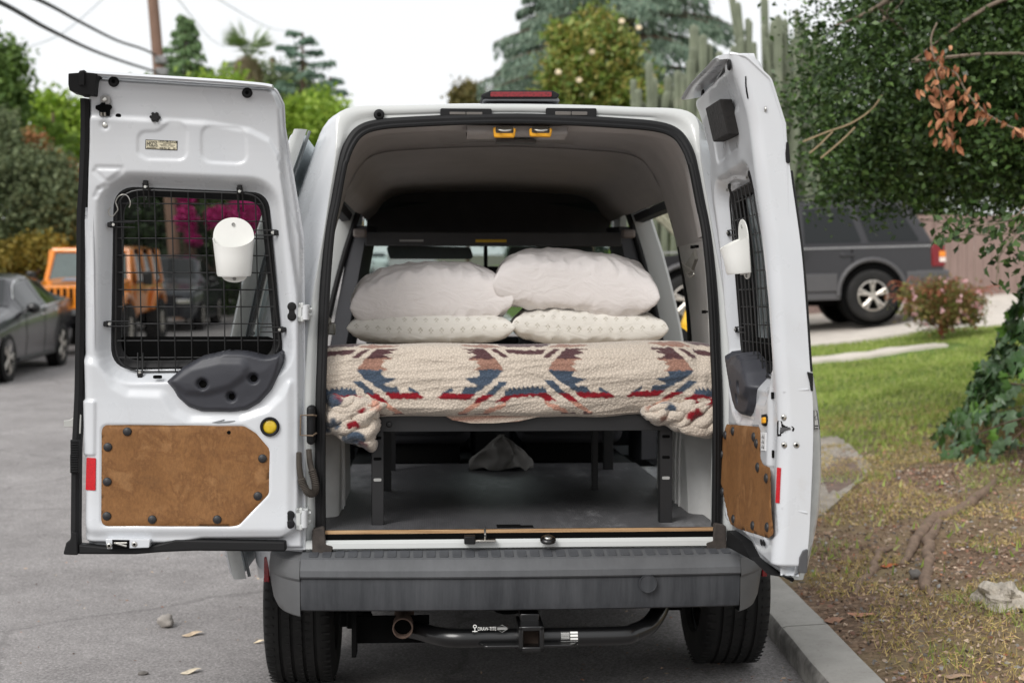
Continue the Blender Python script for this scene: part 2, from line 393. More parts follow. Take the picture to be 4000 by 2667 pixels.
# ================================================================ CARGO VAN
PZ = [(0.4,.03),(.68,.018),(.82,.008),(1.1,0),(1.28,.012),(1.56,.034),(1.77,.064),(1.93,.085),(2.04,.115),(2.12,.15),(2.3,.2)]
PZ = [q for q in smooth_path(PZ, 6)]
def pz(z): return float(np.interp(z, [a for a, _ in PZ], [b for _, b in PZ]))
van = thing('cargo_van', 'white high-roof cargo van with both rear doors swung open beside the kerb', 'van', (*(0.0285, 4.65), 0), 0.055851)
def P_(name, b, mat, **k): return b.build(name, mat, van, **k)
SEAL = [(.655,.655),(.655,.68),(.653,1.06),(.648,1.25),(.641,1.44),(.625,1.66),(.606,1.77),(.583,1.895),(.56,1.963),(.525,2.007),(.462,2.028),(.345,2.038),(.17,2.047),(0,2.051)]
FRM  = [(.705,.60),(.705,.68),(.703,1.06),(.70,1.25),(.68,1.45),(.645,1.66),(.63,1.77),(.612,1.89),(.606,1.97),(.602,2.05),(.55,2.087),(.40,2.093),(.2,2.099),(0,2.101)]
BOD  = [(.90,.48),(.925,.68),(.935,1.0),(.905,1.25),(.865,1.45),(.81,1.66),(.775,1.77),(.735,1.89),(.705,1.97),(.66,2.06),(.56,2.105),(.40,2.12),(.2,2.128),(0,2.13)]
def full(h): return [(-x, z) for x, z in h]+[(x, z) for x, z in h[::-1][1:]]
def lerp2(a, b, t): return [(p[0]+(q[0]-p[0])*t, p[1]+(q[1]-p[1])*t) for p, q in zip(a, b)]
def ring(h, y, prof=True): return [(x, y+(pz(z) if prof else 0), z) for x, z in full(h)]
def dense(rings, k=4):          # smooth the section between its measured points
    return [smooth_path(r, k) for r in rings]
# body shell aft of the side doors
rings = [ring(FRM, 0), ring(lerp2(FRM, BOD, .10), .012), ring(lerp2(FRM, BOD, .36), .055), ring(lerp2(FRM, BOD, .66), .12), ring(lerp2(FRM, BOD, .86), .2), ring(lerp2(FRM, BOD, .97), .3), ring(BOD, .42), ring(BOD, 1.12, False)]
b = MB(); b.loft(dense(rings), False); P_('body_panel', b, WHITE, ang=50)
# rear door frame: outer flange, rebate, inner flange
b = MB(); b.loft(dense([ring(FRM, -.001), ring(lerp2(FRM, SEAL, .12), -.004), ring(lerp2(FRM, SEAL, .45), .004), ring(lerp2(FRM, SEAL, .55), .014), ring(lerp2(FRM, SEAL, .97), .018), ring(SEAL, .03), ring(lerp2(SEAL, FRM, -.05), .10)]), False)
P_('rear_door_frame', b, JAMB, ang=60)
sp_ = [(x, pz(z)+.012, z) for x, z in smooth_path(full(SEAL), 5)]
b = MB(); b.tube([(x, y, z) for x, y, z in sp_], .0175, 10); b.tube([(x*.985, y-.012, z-.012 if z > 1.9 else z) for x, y, z in sp_], .0085, 8)
P_('door_seal', b, RUBBER)
for s in (-1, 1): P_('seal_foot', MB().prism(rpoly([(s*.62, .605), (s*.66, .598), (s*.68, .62), (s*.678, .70), (s*.64, .71), (s*.635, .65), (s*.61, .645)], .008), -.015, .045), M('worn_rubber', (58, 52, 48), .8, var=.4, vscale=40, bump=.4, bscale=90), bevel=.003)
# header details: rubber grommet and two buffer recesses
def disc(name, c, r, mat, parent, th=.006, axis=(0, -1, 0), dome=.4, n=20):
    """low domed button lying on a face"""
    b = MB(); prof = [(0, th), (r*.55, th*(1-.1*dome)), (r*.85, th*(1-.45*dome)), (r, th*.35), (r, -.001)]
    b.lathe(prof, n); q = Matrix.Translation(c) @ Vector((0, 0, 1)).rotation_difference(Vector(axis)).to_matrix().to_4x4(); b.v = [tuple(q @ Vector(v)) for v in b.v]
    return b.build(name, mat, parent, ang=60)
g = (-0.4643,2.0593); disc('grommet', (g[0], pz(g[1])-.004, g[1]), .018, RUBBER, van); disc('grommet', (g[0], pz(g[1])-.009, g[1]), .007, VOID, van)
for q in ([(-0.261,2.0826),(-0.0894,2.0841),(-0.0912,2.0549),(-0.2611,2.0536)], [(0.0923,2.087),(0.2628,2.087),(0.2613,2.0563),(0.0926,2.0577)]):
    (x0, z1), (x1, _), (_, z0), _ = q; yc = pz(z1)-.006
    P_('buffer_housing', MB().prism(rpoly([(x0, z0), (x1, z0), (x1, z1), (x0, z1)], .006), yc-.006, yc+.012), RUBBER, bevel=.003)
    for k in (0, 1):
        a = x0+.03+k*(x1-x0-.06)/2; P_('buffer_pad', MB().bx(a+.001, a+(x1-x0-.06)/2-.001, yc-.0085, yc, z0+.006, z1-.012), M('grey_pad', (98, 94, 90), .8), bevel=.002)
# high-level brake lamp
q = [(-0.1206,2.1451),(-0.0898,2.1588),(0.1221,2.1607),(0.1492,2.1474),(0.1386,2.1332),(-0.0901,2.1305),(-0.1207,2.1331)]
zz = [p[1] for p in q]; lamp = P_('brake_lamp', MB().prism(rpoly(q, .012), .225, .40), RUBBER, bevel=.006)
q2 = [(-0.0898,2.1532),(0.1206,2.155),(0.1203,2.138),(-0.09,2.1362)]
RED = N('red_lens'); RED.set(**{'Base Color': RED.ramp(RED.vor(120), [(0, (.07, .002, .004)), (.6, (.20, .006, .012))]), 'Roughness': .25, 'Coat Weight': .2}); RED = RED.m
lens = MB().prism(rpoly(q2, .006), .219, .23).build('lens', RED, lamp, bevel=.002)
P_('brake_lamp_plinth', MB().prism([(-0.1036,2.1361),(0.1422,2.1381),(0.1501,2.1269),(-0.1174,2.1261)], .235, .42), M('grey_plinth', (120, 122, 124), .5), bevel=.004)
# sill below the opening
b = MB(); b.loft([[(x, y, z) for y, z in [(.06, .66), (.0, .662), (-.012, .652), (-.014, .636), (.004, .63), (.006, .6), (-.03, .596), (-.03, .56)]] for x in frange(-.70, .70, 20)], False); P_('rear_sill', b, JAMB, ang=40)
P_('sill_gap', MB().bx(-.64, .645, .0, .05, .655, .6795), VOID)
q = (-0.168,0.6655); P_('latch_block', MB().bx(q[0]-.018, q[0]+.018, -.05, -.01, q[1]-.013, q[1]+.013), RUBBER, bevel=.003)
q = (-0.1183,0.6638); st = P_('striker', MB().tube([(q[0], -.03, q[1]-.0), (q[0], -.045, q[1]+.02), (q[0], -.02, q[1]+.036)], .004, 8).box((q[0], -.028, q[1]-.002), (.07, .03, .006)), STEEL, bevel=.001)
q = (0.0874,0.6619); disc('drain_plug', (q[0], -.03, q[1]-.002), .026, BLACKM, van, .012, (0, -.35, 1)); disc('plug_button', (q[0], -.034, q[1]+.008), .014, STEEL, van, .006, (0, -.35, 1))
# ------------------------------------------------ interior
n = N('headliner_felt'); n.set(**{'Base Color': n.ramp(n.noise(5, 6, .7), [(.3, (.375, .358, .352)), (.7, (.44, .42, .415))]), 'Roughness': .95, 'Specular IOR Level': .15}).bump(n.noise(500, 2), .4, .002); HEADL = n.m
INN = [(x+float(np.interp(z, [1.3, 1.45, 1.66, 1.77, 1.9, 2.03], [.095, .085, .06, .048, .03, .0])), z) for x, z in SEAL]
HL_ = [p for p in SEAL if p[1] > 1.62]; HI_ = [p for p in INN if p[1] > 1.62]
def grow(h, dx, dz): return [(x+dx*(1 if x > .3 else x/.3), z+dz*max(0, (z-1.9)/.15)) for x, z in h]
hr = [ring(grow(HL_, -.004, -.006), .055), ring(grow(HL_, .002, -.008), .10), ring(grow(HL_, .006, -.012), .2), ring(grow(HI_, -.01, .012), .27), ring(grow(HI_, .0, .02), .42), ring(grow(HI_, .0, .02), .85), ring(grow(HI_, .0, .0), .98, False)]
b = MB(); b.loft(dense(hr, 5), False); P_('headliner', b, HEADL, ang=70)
HT_ = [(.66, 1.855)]+[p for p in INN if p[1] > 1.88]
hf = [ring(grow(HT_, .0, .0), .97, False), ring(grow(HT_, -.01, -.02), 1.2, False), ring(grow(HT_, -.02, -.03), 1.9, False), ring(grow(HT_, -.04, -.04), 2.1, False), ring(grow(HT_, -.04, -.04), 2.75, False)]
b = MB(); b.loft(dense(hf, 5), False); P_('headliner', b, HEADL, ang=70)
for s in (-1, 1): P_('door_header', MB().loft([[(s*(.66+a), y, 1.855+c) for a, c in ((0, .0), (.012, -.03), (.05, -.035), (.09, .02))] for y in (.97, 2.08)], False), DARKP)
b = MB(); b.loft([[(x, .15+pz(1.98)*.3+t[0], 2.013+t[1]) for x in frange(-.17, .17, 8)] for t in [(0, .02), (0, -.006), (.12, -.012), (.2, .02)]], False); P_('dome_lamp_bezel', b, HEADL, bevel=.01)
P_('dome_lamp', MB().bx(-.07, .07, .25, .30, 1.985, 1.995), M('lamp_dark', (70, 66, 64), .4), bevel=.003)
YEL = M('safety_yellow', (226, 160, 22), .4, var=.1)
for q in ([(-0.0852,2.0234),(-0.0069,2.0199),(-0.012,1.988),(-0.081,1.9876)], [(0.0359,2.0202),(0.1151,2.0208),(0.1098,1.9902),(0.0394,1.9918)]):
    xs = [p[0] for p in q]; zs = [p[1] for p in q]; y = pz(2)+.03
    pl = P_('hook_plate', MB().prism(rpoly(q, .008), y, y+.02), YEL, bevel=.003); xm = sum(xs)/4; zm = sum(zs)/4+.006
    MB().prism(rpoly([(xm-.03, zm-.008), (xm+.03, zm-.008), (xm+.03, zm+.014), (xm-.03, zm+.014)], .006), y-.001, y+.005).build('hook_slot', M('slot_grey', (60, 52, 40), .6), pl)
    MB().tube(smooth_path([(xm-.022, y, zm+.006), (xm-.02, y-.02, zm), (xm, y-.026, zm-.004), (xm+.02, y-.02, zm), (xm+.022, y, zm+.006)], 5), .0035, 8).build('hook', STEEL, pl)
# side liners (painted metal) between the tail frame and the side doors, with a jamb at the opening
for s in (-1, 1):
    h0 = [p for p in SEAL if p[1] < 1.80]; h = [p for p in INN if p[1] < 1.80]
    b = MB(); rr = [[(s*(x+.002), y+pz(z), z) for x, z in smooth_path(q_, 4)] for y, q_ in ((.03, h0), (.14, lerp2(h0, h, .45)), (.28, lerp2(h0, h, .95)), (.6, h))]
    rr.append([(s*(x+.004), .98, z) for x, z in smooth_path(h, 4)]); rr.append([(s*(x+.02), 1.06-.10*max(0, (z-1.25)/.5), z) for x, z in smooth_path(h, 4)])
    b.loft(rr, False); P_('side_liner', b, M('liner_white', (188, 186, 184), .5, var=.06), ang=50)
    jb = [(x, z) for x, z in smooth_path(h, 4)]; ob = [(np.interp(z, [q[1] for q in BOD], [q[0] for q in BOD]), z) for x, z in jb]
    b = MB(); b.loft([[(s*(x+.02), 1.06-.10*max(0, (z-1.25)/.5), z) for x, z in jb], [(s*x, 1.12-.06*max(0, (z-1.25)/.5), z) for x, z in ob]], False); P_('door_jamb', b, JAMB)
    b = MB(); b.tube([(s*(x+.012), 1.065-.10*max(0, (z-1.25)/.5), z) for x, z in jb], .013, 8); P_('side_door_seal', b, RUBBER)
    # wheel-arch box
    b = MB(); pts = []
    prof = [(.28, .66), (.33, .86), (.42, 1.0), (.55, 1.075), (.72, 1.10), (.88, 1.06), (1.0, .96), (1.08, .8), (1.10, .66)]
    prof = smooth_path([(a, c) for a, c in prof], 4)
    xi = .615
    b.loft([[(s*.76, y, z) for y, z in prof], [(s*(xi+.05), y, z) for y, z in prof], [(s*(xi+.012), y+(.7-y)*.05, z-(z-.66)*.03) for y, z in prof], [(s*xi, y+(.7-y)*.12, z-(z-.66)*.09) for y, z in prof]], False)
    m_ = len(prof); b.add([(s*xi, y+(.7-y)*.12, z-(z-.66)*.09) for y, z in prof], [tuple(range(m_))])
    P_('wheel_arch', b, M('arch_white', (196, 196, 194), .45, var=.08), ang=45)
    for yy in (.5, .58): P_('arch_rib', MB().tube(smooth_path([(s*(xi-.002), yy, .68), (s*(xi-.002), yy-.01, .9), (s*(xi+.01), yy-.02, 1.0), (s*(xi+.06), yy-.03, 1.07)], 4), .006, 6), M('arch_white', None))
# slots in the rear pillars and the right-hand pillar's wire holder
for px_, q in enumerate(([(0.4249,1.6406),(0.4024,1.6298)], [(0.3672,1.6389),(0.3235,1.629)], [(0.206,1.4098),(0.1853,1.3989)], [(0.153,1.4083),(0.1168,1.4015)])):
    (y0, z1), (y1, z0) = q; P_('pillar_slot', MB().bx(.636, .648, y0, y1, z0, z1), VOID)
# floor
n = N('ribbed_rubber_mat'); wvt = n.n('ShaderNodeTexWave', wave_type='BANDS', bands_direction='X'); wvt.inputs['Scale'].default_value = 42
n.l(n.tc(), wvt.inputs[0])
wv2 = n.n('ShaderNodeTexWave', wave_type='BANDS', bands_direction='Y'); wv2.inputs['Scale'].default_value = 42; n.l(n.tc(), wv2.inputs[0])
n.set(**{'Base Color': n.ramp(n.noise(4, 8, .75, n.tc('Object', (1, .35, 1))), [(.3, (.05, .05, .054)), (.55, (.10, .10, .106)), (.68, (.24, .24, .25))]), 'Roughness': .42}).bump(n.math('MULTIPLY', wvt.outputs['Fac'], wv2.outputs['Fac']), .5, .002)
P_('rubber_mat', MB().grid(lambda u, v: (-.66+1.32*u, .012+1.95*v, .6935), 8, 8), n.m)
n = N('plywood_edge'); n.set(**{'Base Color': n.ramp(n.noise(3, 4, .6, n.tc('Object', (1.5, 1.5, 420))), [(.35, (.12, .06, .03)), (.5, (.42, .25, .12)), (.65, (.62, .44, .26))]), 'Roughness': .8})
P_('plywood_floor', MB().bx(-.645, .648, .008, 1.96, .6805, .692), n.m)
q = (-0.0158,0.7102); P_('floor_notch', MB().bx(q[0]-.06, q[0]+.06, .025, .07, .6925, .6955).bx(q[0]-.06, q[0]+.02, .07, .09, .6925, .6955), VOID)
P_('floor_pan', MB().bx(-.68, .68, .05, 3.2, .60, .668), M('pan_dark', (40, 40, 42), .8))
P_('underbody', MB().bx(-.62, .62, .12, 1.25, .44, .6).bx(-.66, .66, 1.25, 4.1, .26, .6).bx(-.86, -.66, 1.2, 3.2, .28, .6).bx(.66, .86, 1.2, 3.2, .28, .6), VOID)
# overhead shelf and windscreen end
SHELF = M('shelf_grey', (64, 64, 66), .8, bump=.2, bscale=300)
P_('overhead_shelf', MB().bx(-.60, .60, 2.02, 2.75, 1.735, 1.75).bx(-.60, .60, 2.0, 2.025, 1.705, 1.77), SHELF, bevel=.006)
P_('shelf_back', MB().bx(-.62, .62, 2.6, 2.63, 1.745, 2.06), M('shelf_felt', (70, 68, 68), .95))
for q, c in (([(-0.4404,1.7339),(-0.3295,1.7251)], (150, 150, 150)), ([(-0.0869,1.7357),(0.0576,1.7224)], (196, 158, 28))):
    (x0, z1), (x1, z0) = q; P_('warning_label', MB().bx(x0, x1, 1.9975, 2.0, z0, z1), M('label_%d' % c[0], c, .6))
for x, z in ((-.62, 1.76), (.62, 1.76)): P_('grab_clip', MB().bx(x-.03, x+.03, 1.9, 1.97, z-.02, z+.02), M('clip_grey', (120, 112, 108), .6), bevel=.01)
for s in (-1, 1):
    b = MB(); b.loft([[(s*x, y, z) for x, y, z in [(.775, 2.06, z), (.70, 2.035, z), (.66, 2.1, z), (.66, 2.2, z), (.76, 2.22, z)]] for z in (.7, 1.2)] + [[(s*(x-.11*(z-1.2)/.6), y, z) for x, y in [(.775, 2.06), (.70, 2.035), (.66, 2.1), (.66, 2.2), (.76, 2.22)]] for z in (1.5, 1.8)], False); P_('b_pillar_trim', b, DARKP, ang=60)
    h = [q for q in BOD if q[1] < 1.9]
    h2 = smooth_path(h, 4)
    b = MB(); b.loft([[(s*(x-.115), 2.065, z) for x, z in h2], [(s*(x-.10), 2.055, z) for x, z in h2], [(s*(x-.012), 2.05, z) for x, z in h2], [(s*x, 2.06, z) for x, z in h2], [(s*x, 2.2, z) for x, z in h2]], False); P_('b_pillar', b, JAMB, ang=40)
    b = MB(); b.tube([(s*(x-.11), 2.05, z) for x, z in h2], .014, 8); P_('side_door_seal', b, RUBBER)
    lo = [q for q in BOD if q[1] < .8]; P_('rocker_panel', MB().loft([[(s*x, y, z-.04) for x, z in [(.66, .70), (.88, .70), (.92, .68), (.915, .6), (.89, .46), (.86, .32)]] for y in (1.1, 2.1)], False), WHITE)
    P_('step_well', MB().bx(s*.60, s*.88, 1.12, 2.05, .60, .64), RUBBER)
    up = [q for q in BOD if 1.2 < q[1] < 1.95]; lw = [q for q in BOD if q[1] < 1.3]
    fd = MB(); fd.loft([[(s*x, y, z) for x, z in smooth_path(lw, 4)] for y in (2.21, 2.8, 3.3)], False); fdo = P_('front_door', fd, WHITE)
    fg = MB(); fg.loft([[(s*(x-.02), y, z) for x, z in smooth_path(up, 4)] for y in (2.26, 2.7)], False); fg.build('window_glass', m_glass('side_glass', (.72, .8, .78)), fdo)
    MB().loft([[(s*(x), y, z) for x, z in smooth_path(up, 4)] for y in (2.21, 2.27)], False).build('window_frame', RUBBER, fdo)
    MB().ball((s*1.02, 2.98, 1.20), (.10, .05, .12), 14, 10).cyl((s*.9, 2.98, 1.16), (s*1.0, 2.98, 1.18), .03).build('wing_mirror', RUBBER, fdo)
    P_('a_pillar', MB().tube(smooth_path([(s*.66, 2.5, 2.0), (s*.70, 2.85, 1.72), (s*.76, 3.3, 1.30)], 5), .045, 8), WHITE)
GLW = m_glass('windscreen_glass', (.74, .85, .81), refl=.35)
P_('windscreen', MB().grid(lambda u, v: ((u-.5)*2*(.62+.12*v), 2.62+.72*v-.10*(u-.5)**2*4*(1-v*.3)+.0, 1.95-.68*v), 12, 8), GLW)
P_('roof_panel', MB().loft(dense([ring([q for q in BOD if q[1] > 1.88], 1.10, False), ring([q for q in BOD if q[1] > 1.88], 2.2, False), [(x*.97, y+.3, z-.06) for x, y, z in ring([q for q in BOD if q[1] > 1.88], 2.25, False)]]), False), WHITE, ang=50)
P_('dashboard', MB().loft([[(x, y, z) for y, z in [(2.72, .7), (2.70, 1.05), (2.78, 1.16), (3.0, 1.2), (3.3, 1.22), (3.3, .7)]] for x in (-.74, 0, .74)], False, True), DARKP, bevel=.02)
P_('bonnet', MB().loft([[(x*(1-.12*t), 3.25+t*.95, 1.26-.22*t-.12*(abs(x)/.85)**3-.14*t**3) for x in frange(-.85, .85, 14)] for t in frange(0, 1, 8)], False), WHITE)
P_('front_end', MB().loft([[(x, y, z) for x, z in [(-.9, .35), (-.92, .7), (-.85, 1.12), (.85, 1.12), (.92, .7), (.9, .35)]] for y in (3.25, 3.9)]+[[(x*.88, 4.22, z*.9) for x, z in [(-.9, .4), (-.92, .7), (-.85, 1.0), (.85, 1.0), (.92, .7), (.9, .4)]]], True, True), WHITE, bevel=.03)
for s in (-1, 1): P_('sun_visor', MB().prism(rpoly([(s*.08, 1.66), (s*.50, 1.66), (s*.52, 1.725), (s*.10, 1.72)], .02), 2.45, 2.47), M('visor_grey', (96, 104, 104), .8), bevel=.004)
P_('interior_mirror', MB().box((-.02, 2.5, 1.60), (.22, .03, .05)).cyl((-.02, 2.52, 1.62), (-.02, 2.55, 1.80), .01), RUBBER, bevel=.012)
stw = P_('steering_wheel', MB().tube([(-.36+.19*math.cos(a), 2.55+.06*math.sin(a), 1.14+.18*math.sin(a)) for a in [k*math.pi/12 for k in range(24)]], .015, 8, closed=True), RUBBER)
SEATM = M('seat_cloth', (34, 34, 38), .9, bump=.4, bscale=400)
for x in (-.36, .36):
    st_ = P_('front_seat', MB().box((x, 2.25, .86), (.5, .5, .16)).box((x, 2.08, 1.12), (.48, .12, .62), (-.18, 0, 0)), SEATM, bevel=.05, seg=3)
    MB().box((x, 2.02, 1.50), (.26, .09, .16), (-.12, 0, 0)).build('headrest', SEATM, st_, bevel=.035, seg=3)
    MB().bx(x-.2, x+.2, 2.05, 2.4, .69, .80).build('seat_base', VOID, st_)
P_('centre_console', MB().bx(-.1, .1, 2.2, 2.8, .69, 1.0), DARKP, bevel=.02)
# buckle hardware on the left pillar
q = (-0.6875,1.335); P_('belt_buckle', MB().box((q[0], 1.03, q[1]), (.03, .03, .05)).box((q[0]-.01, 1.02, q[1]+.03), (.02, .02, .03)), STEEL, bevel=.006)
# ------------------------------------------------ side doors slid back along the body
SLP = [(.70,2.03),(.765,2.02),(.80,1.92),(.865,1.74),(.925,1.55),(.985,1.28),(1.018,1.1),(1.03,.9),(1.02,.72),(.975,.50)]
for s, y0 in ((-1, .20), (1, .085)):
    pr = smooth_path(SLP[1:], 5); SX = [z for _, z in pr][::-1]; SV = [x for x, _ in pr][::-1]
    sx_ = lambda z: float(np.interp(z, SX, SV))
    y1 = y0+.95
    win = rpoly([(y0+.10, 1.30), (y1-.08, 1.30), (y1-.08, 1.84), (y0+.15, 1.84)], .06)
    outl = rpoly([(y0, .5), (y1, .5), (y1, 2.02), (y0+.02, 2.02)], .03)
    rel = lambda P: .012*np.exp(-(sdf(P, outl)/.012)**2)-.0
    def bendo(P, d, s=s): return np.stack([s*(np.interp(P[:, 1], SX, SV)-d), P[:, 0], P[:, 1]], 1)
    o = link('sliding_door', sheet(outl, [win], rel, bendo, .02), WHITE, van)
    me = sheet(outl, [win], lambda P: .055-.02*np.exp(-(sdf(P, outl)/.02)**2)+0*P[:, 0], bendo, .02); link('inner_panel', me, M('door_inner_grey', (196, 204, 206), .5), o)
    b = MB(); zs = frange(.5, 2.02, 30)
    b.loft([[(s*(sx_(z)-.012), y0+.002, z) for z in zs], [(s*(sx_(z)-.02), y0-.004, z) for z in zs], [(s*(sx_(z)-.034), y0-.002, z) for z in zs], [(s*(sx_(z)-.055), y0+.012, z) for z in zs]], False)
    MB().loft([[(s*(sx_(z)-.012), y1, z) for z in zs], [(s*(sx_(z)-.055), y1, z) for z in zs]], False).build('door_edge', M('door_edge_grey', (186, 188, 186), .5), o, ang=60); b.build('door_edge', M('door_edge_grey', (186, 188, 186), .5), o, ang=60)
    MB().tube([(s*(sx_(z)-.06), y0+.05, z) for z in zs], .006, 6).build('edge_seal', M('seal_grey', (112, 116, 118), .7), o)
    g_ = sheet(rpoly([(y0+.09, 1.29), (y1-.07, 1.29), (y1-.07, 1.85), (y0+.14, 1.85)], .06), [], lambda P: .02+0*P[:, 0], bendo, .04); link('window_glass', g_, m_glass('door_glass', (.5, .58, .6), refl=1.6), o)
    MB().tube([(s*(sx_(z)-.016), y, z) for y, z in win], .007, 6, closed=True).build('window_rubber', RUBBER, o)
    MB().bx(s*.93, s*1.01, y0+.25, y1-.2, 1.16, 1.19).build('slide_track', RUBBER, o)
    if s > 0:
        q = [(0.9935,1.0736),(1.0031,1.0723),(1.0131,1.0101),(0.9951,1.009)]
        lb = MB(); lb.prism(q, y0-.010, y0-.0085); lbo = lb.build('warning_sticker', M('sticker_pale', (214, 214, 210), .6), o)
        b = MB(); zc = sum(p[1] for p in q)/4; xc = sum(p[0] for p in q)/4
        b.tube([(p[0], y0-.011, p[1]) for p in q], .0012, 4, closed=True)
        b.tube([(xc-.004, y0-.011, zc+.01), (xc+.004, y0-.011, zc+.02), (xc+.006, y0-.011, zc+.005), (xc-.002, y0-.011, zc)], .001, 4, closed=True)
        b.bx(xc-.004, xc+.007, y0-.0115, y0-.0105, zc-.022, zc-.018).bx(xc-.004, xc+.007, y0-.0115, y0-.0105, zc-.03, zc-.027); b.build('sticker_print', RUBBER, o)
# ------------------------------------------------ bumper
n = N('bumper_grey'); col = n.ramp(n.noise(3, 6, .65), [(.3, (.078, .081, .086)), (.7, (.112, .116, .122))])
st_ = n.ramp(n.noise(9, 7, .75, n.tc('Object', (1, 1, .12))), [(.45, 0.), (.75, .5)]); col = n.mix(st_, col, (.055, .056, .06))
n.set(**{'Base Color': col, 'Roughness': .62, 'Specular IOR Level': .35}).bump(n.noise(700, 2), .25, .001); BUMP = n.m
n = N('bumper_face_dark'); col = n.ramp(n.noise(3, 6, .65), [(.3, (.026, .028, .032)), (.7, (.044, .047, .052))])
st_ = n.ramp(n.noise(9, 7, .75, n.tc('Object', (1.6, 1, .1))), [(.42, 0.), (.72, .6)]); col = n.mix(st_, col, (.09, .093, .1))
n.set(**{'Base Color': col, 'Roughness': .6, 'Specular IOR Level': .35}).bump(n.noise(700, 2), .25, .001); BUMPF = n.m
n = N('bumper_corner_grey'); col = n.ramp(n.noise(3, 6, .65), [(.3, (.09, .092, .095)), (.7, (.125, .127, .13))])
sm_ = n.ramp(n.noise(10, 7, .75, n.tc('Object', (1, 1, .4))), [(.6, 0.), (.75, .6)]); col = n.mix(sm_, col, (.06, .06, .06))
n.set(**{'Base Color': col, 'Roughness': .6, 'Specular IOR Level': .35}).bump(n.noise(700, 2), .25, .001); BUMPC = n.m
BP = [(.02, .660), (-.02, .656), (-.086, .644), (-.097, .638), (-.102, .618), (-.112, .600), (-.113, .578), (-.108, .572), (-.100, .566), (-.1, .560), (-.100, .552), (-.096, .48), (-.088, .452), (-.07, .444), (.0, .446)]
BP = [(y, .441+(z-.444)*.1765/.201) for y, z in BP]
def bsec(x, dy=0, dz=0, k=1): return [(x, y+dy, z+dz) for y, z in BP]
xs = frange(-.712, .712, 40)
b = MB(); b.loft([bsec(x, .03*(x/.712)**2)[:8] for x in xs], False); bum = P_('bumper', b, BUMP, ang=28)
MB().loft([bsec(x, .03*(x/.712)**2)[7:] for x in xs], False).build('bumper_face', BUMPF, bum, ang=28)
for i in range(33):
    x = -.672+i*.042; MB().prism(rpoly([(x-.0145, -.035), (x+.0145, -.035), (x+.0145, -.098), (x-.0145, -.098)], .006), 0, .002, lambda a, c, d: (a, c+.03*(a/.712)**2+.012, .0008+d+float(np.interp(c+.012, [-.113, -.097, -.086, -.02, .02], [.60, .6104, .6166, .6271, .6306])))).build('step_pad', M('pad_grey', (66, 68, 72), .6), bum, bevel=.001)
MB().lathe([(0, 0), (.026, 0), (.027, -.0025), (.029, -.0025), (.0295, .004)], 28, 'y', (*(lambda q: (q[0], -.103, q[1]))((0.4052,0.5294)),)).build('tow_eye_cover', BUMPF, bum)
for s in (-1, 1):
    cs = []
    for t in frange(0, 1, 14):
        a = t*R_(72); cx = .714+.128*math.sin(a)*1.02; cy = .031+.13*(1-math.cos(a))+t*.12
        drop = .012*t if t < .3 else .012*.3
        cs.append([(s*(cx-(.0 if z > .5 else (.5-z)*.5*t)), cy+y*(1-.25*t), z-.008-(0 if z > .5 else .012)+.0*t) for y, z in BP])
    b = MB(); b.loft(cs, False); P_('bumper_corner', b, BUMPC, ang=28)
    q = .56; P_('side_reflector', MB().prism(rpoly([(.04, .50), (.075, .50), (.085, .58), (.045, .585)], .006), .835, .853, lambda a, c, d: (s*d, a+.1, c)), RED, bevel=.003)
# ------------------------------------------------ wheels
n = N('tyre_rubber'); wv_ = n.n('ShaderNodeTexWave', wave_type='BANDS', bands_direction='X'); wv_.inputs['Scale'].default_value = 0
n.set(**{'Base Color': n.ramp(n.noise(6, 5), [(.3, (.009, .009, .009)), (.62, (.018, .0175, .017)), (.85, (.05, .044, .038))]), 'Roughness': .8, 'Specular IOR Level': .3}).bump(n.noise(60, 4), .3, .004); TYRE = n.m
def tyre_mb(ro, wd, ri, tread=True, n_=48):
    h = wd/2; prof = [(ri, -h*.82), (ri+.01, -h*.95), ((ro+ri)/2, -h*1.03), (ro-.035, -h*.99), (ro-.012, -h*.9), (ro, -h*.76)]
    if tread:
        for x in (-.5, -.17, .17, .5):
            prof += [(ro, h*(x-.05)), (ro-.009, h*(x-.04)), (ro-.009, h*(x+.04)), (ro, h*(x+.05))]
    prof += [(ro, h*.76), (ro-.012, h*.9), (ro-.035, h*.99), ((ro+ri)/2, h*1.03), (ri+.01, h*.95), (ri, h*.82)]
    return MB().lathe(prof, n_, 'x')
def van_wheel(x, y, z0=0):
    t = P_('wheel', tyre_mb(.325, .25, .20), TYRE, loc=(x, y, .325+z0))
    b = MB()
    for k in range(64):
        a = 2*math.pi*k/64
        for xx, w_ in ((-.10, .03), (-.042, .03), (.0, .03), (.042, .03), (.10, .03)):
            c = math.cos(a+xx*.5); s_ = math.sin(a+xx*.5); b.box((xx, .3238*c, .3238*s_), (w_, .004, .008), (a+xx*.5, 0, .25 if xx > 0 else -.25))
    b.build('tread_blocks', TYRE, t, ang=0)['kind'] = 'stuff'
    MB().lathe([(0, -.03), (.06, -.03), (.08, -.06), (.19, -.06), (.2, -.09)], 24, 'x').build('rim', STEEL, t)
    return t
for x, y, z in ((-.775, .80, 0), (.835, .82, .045), (-.78, 3.62, .02), (.78, 3.62, .05)): van_wheel(x, y, z)
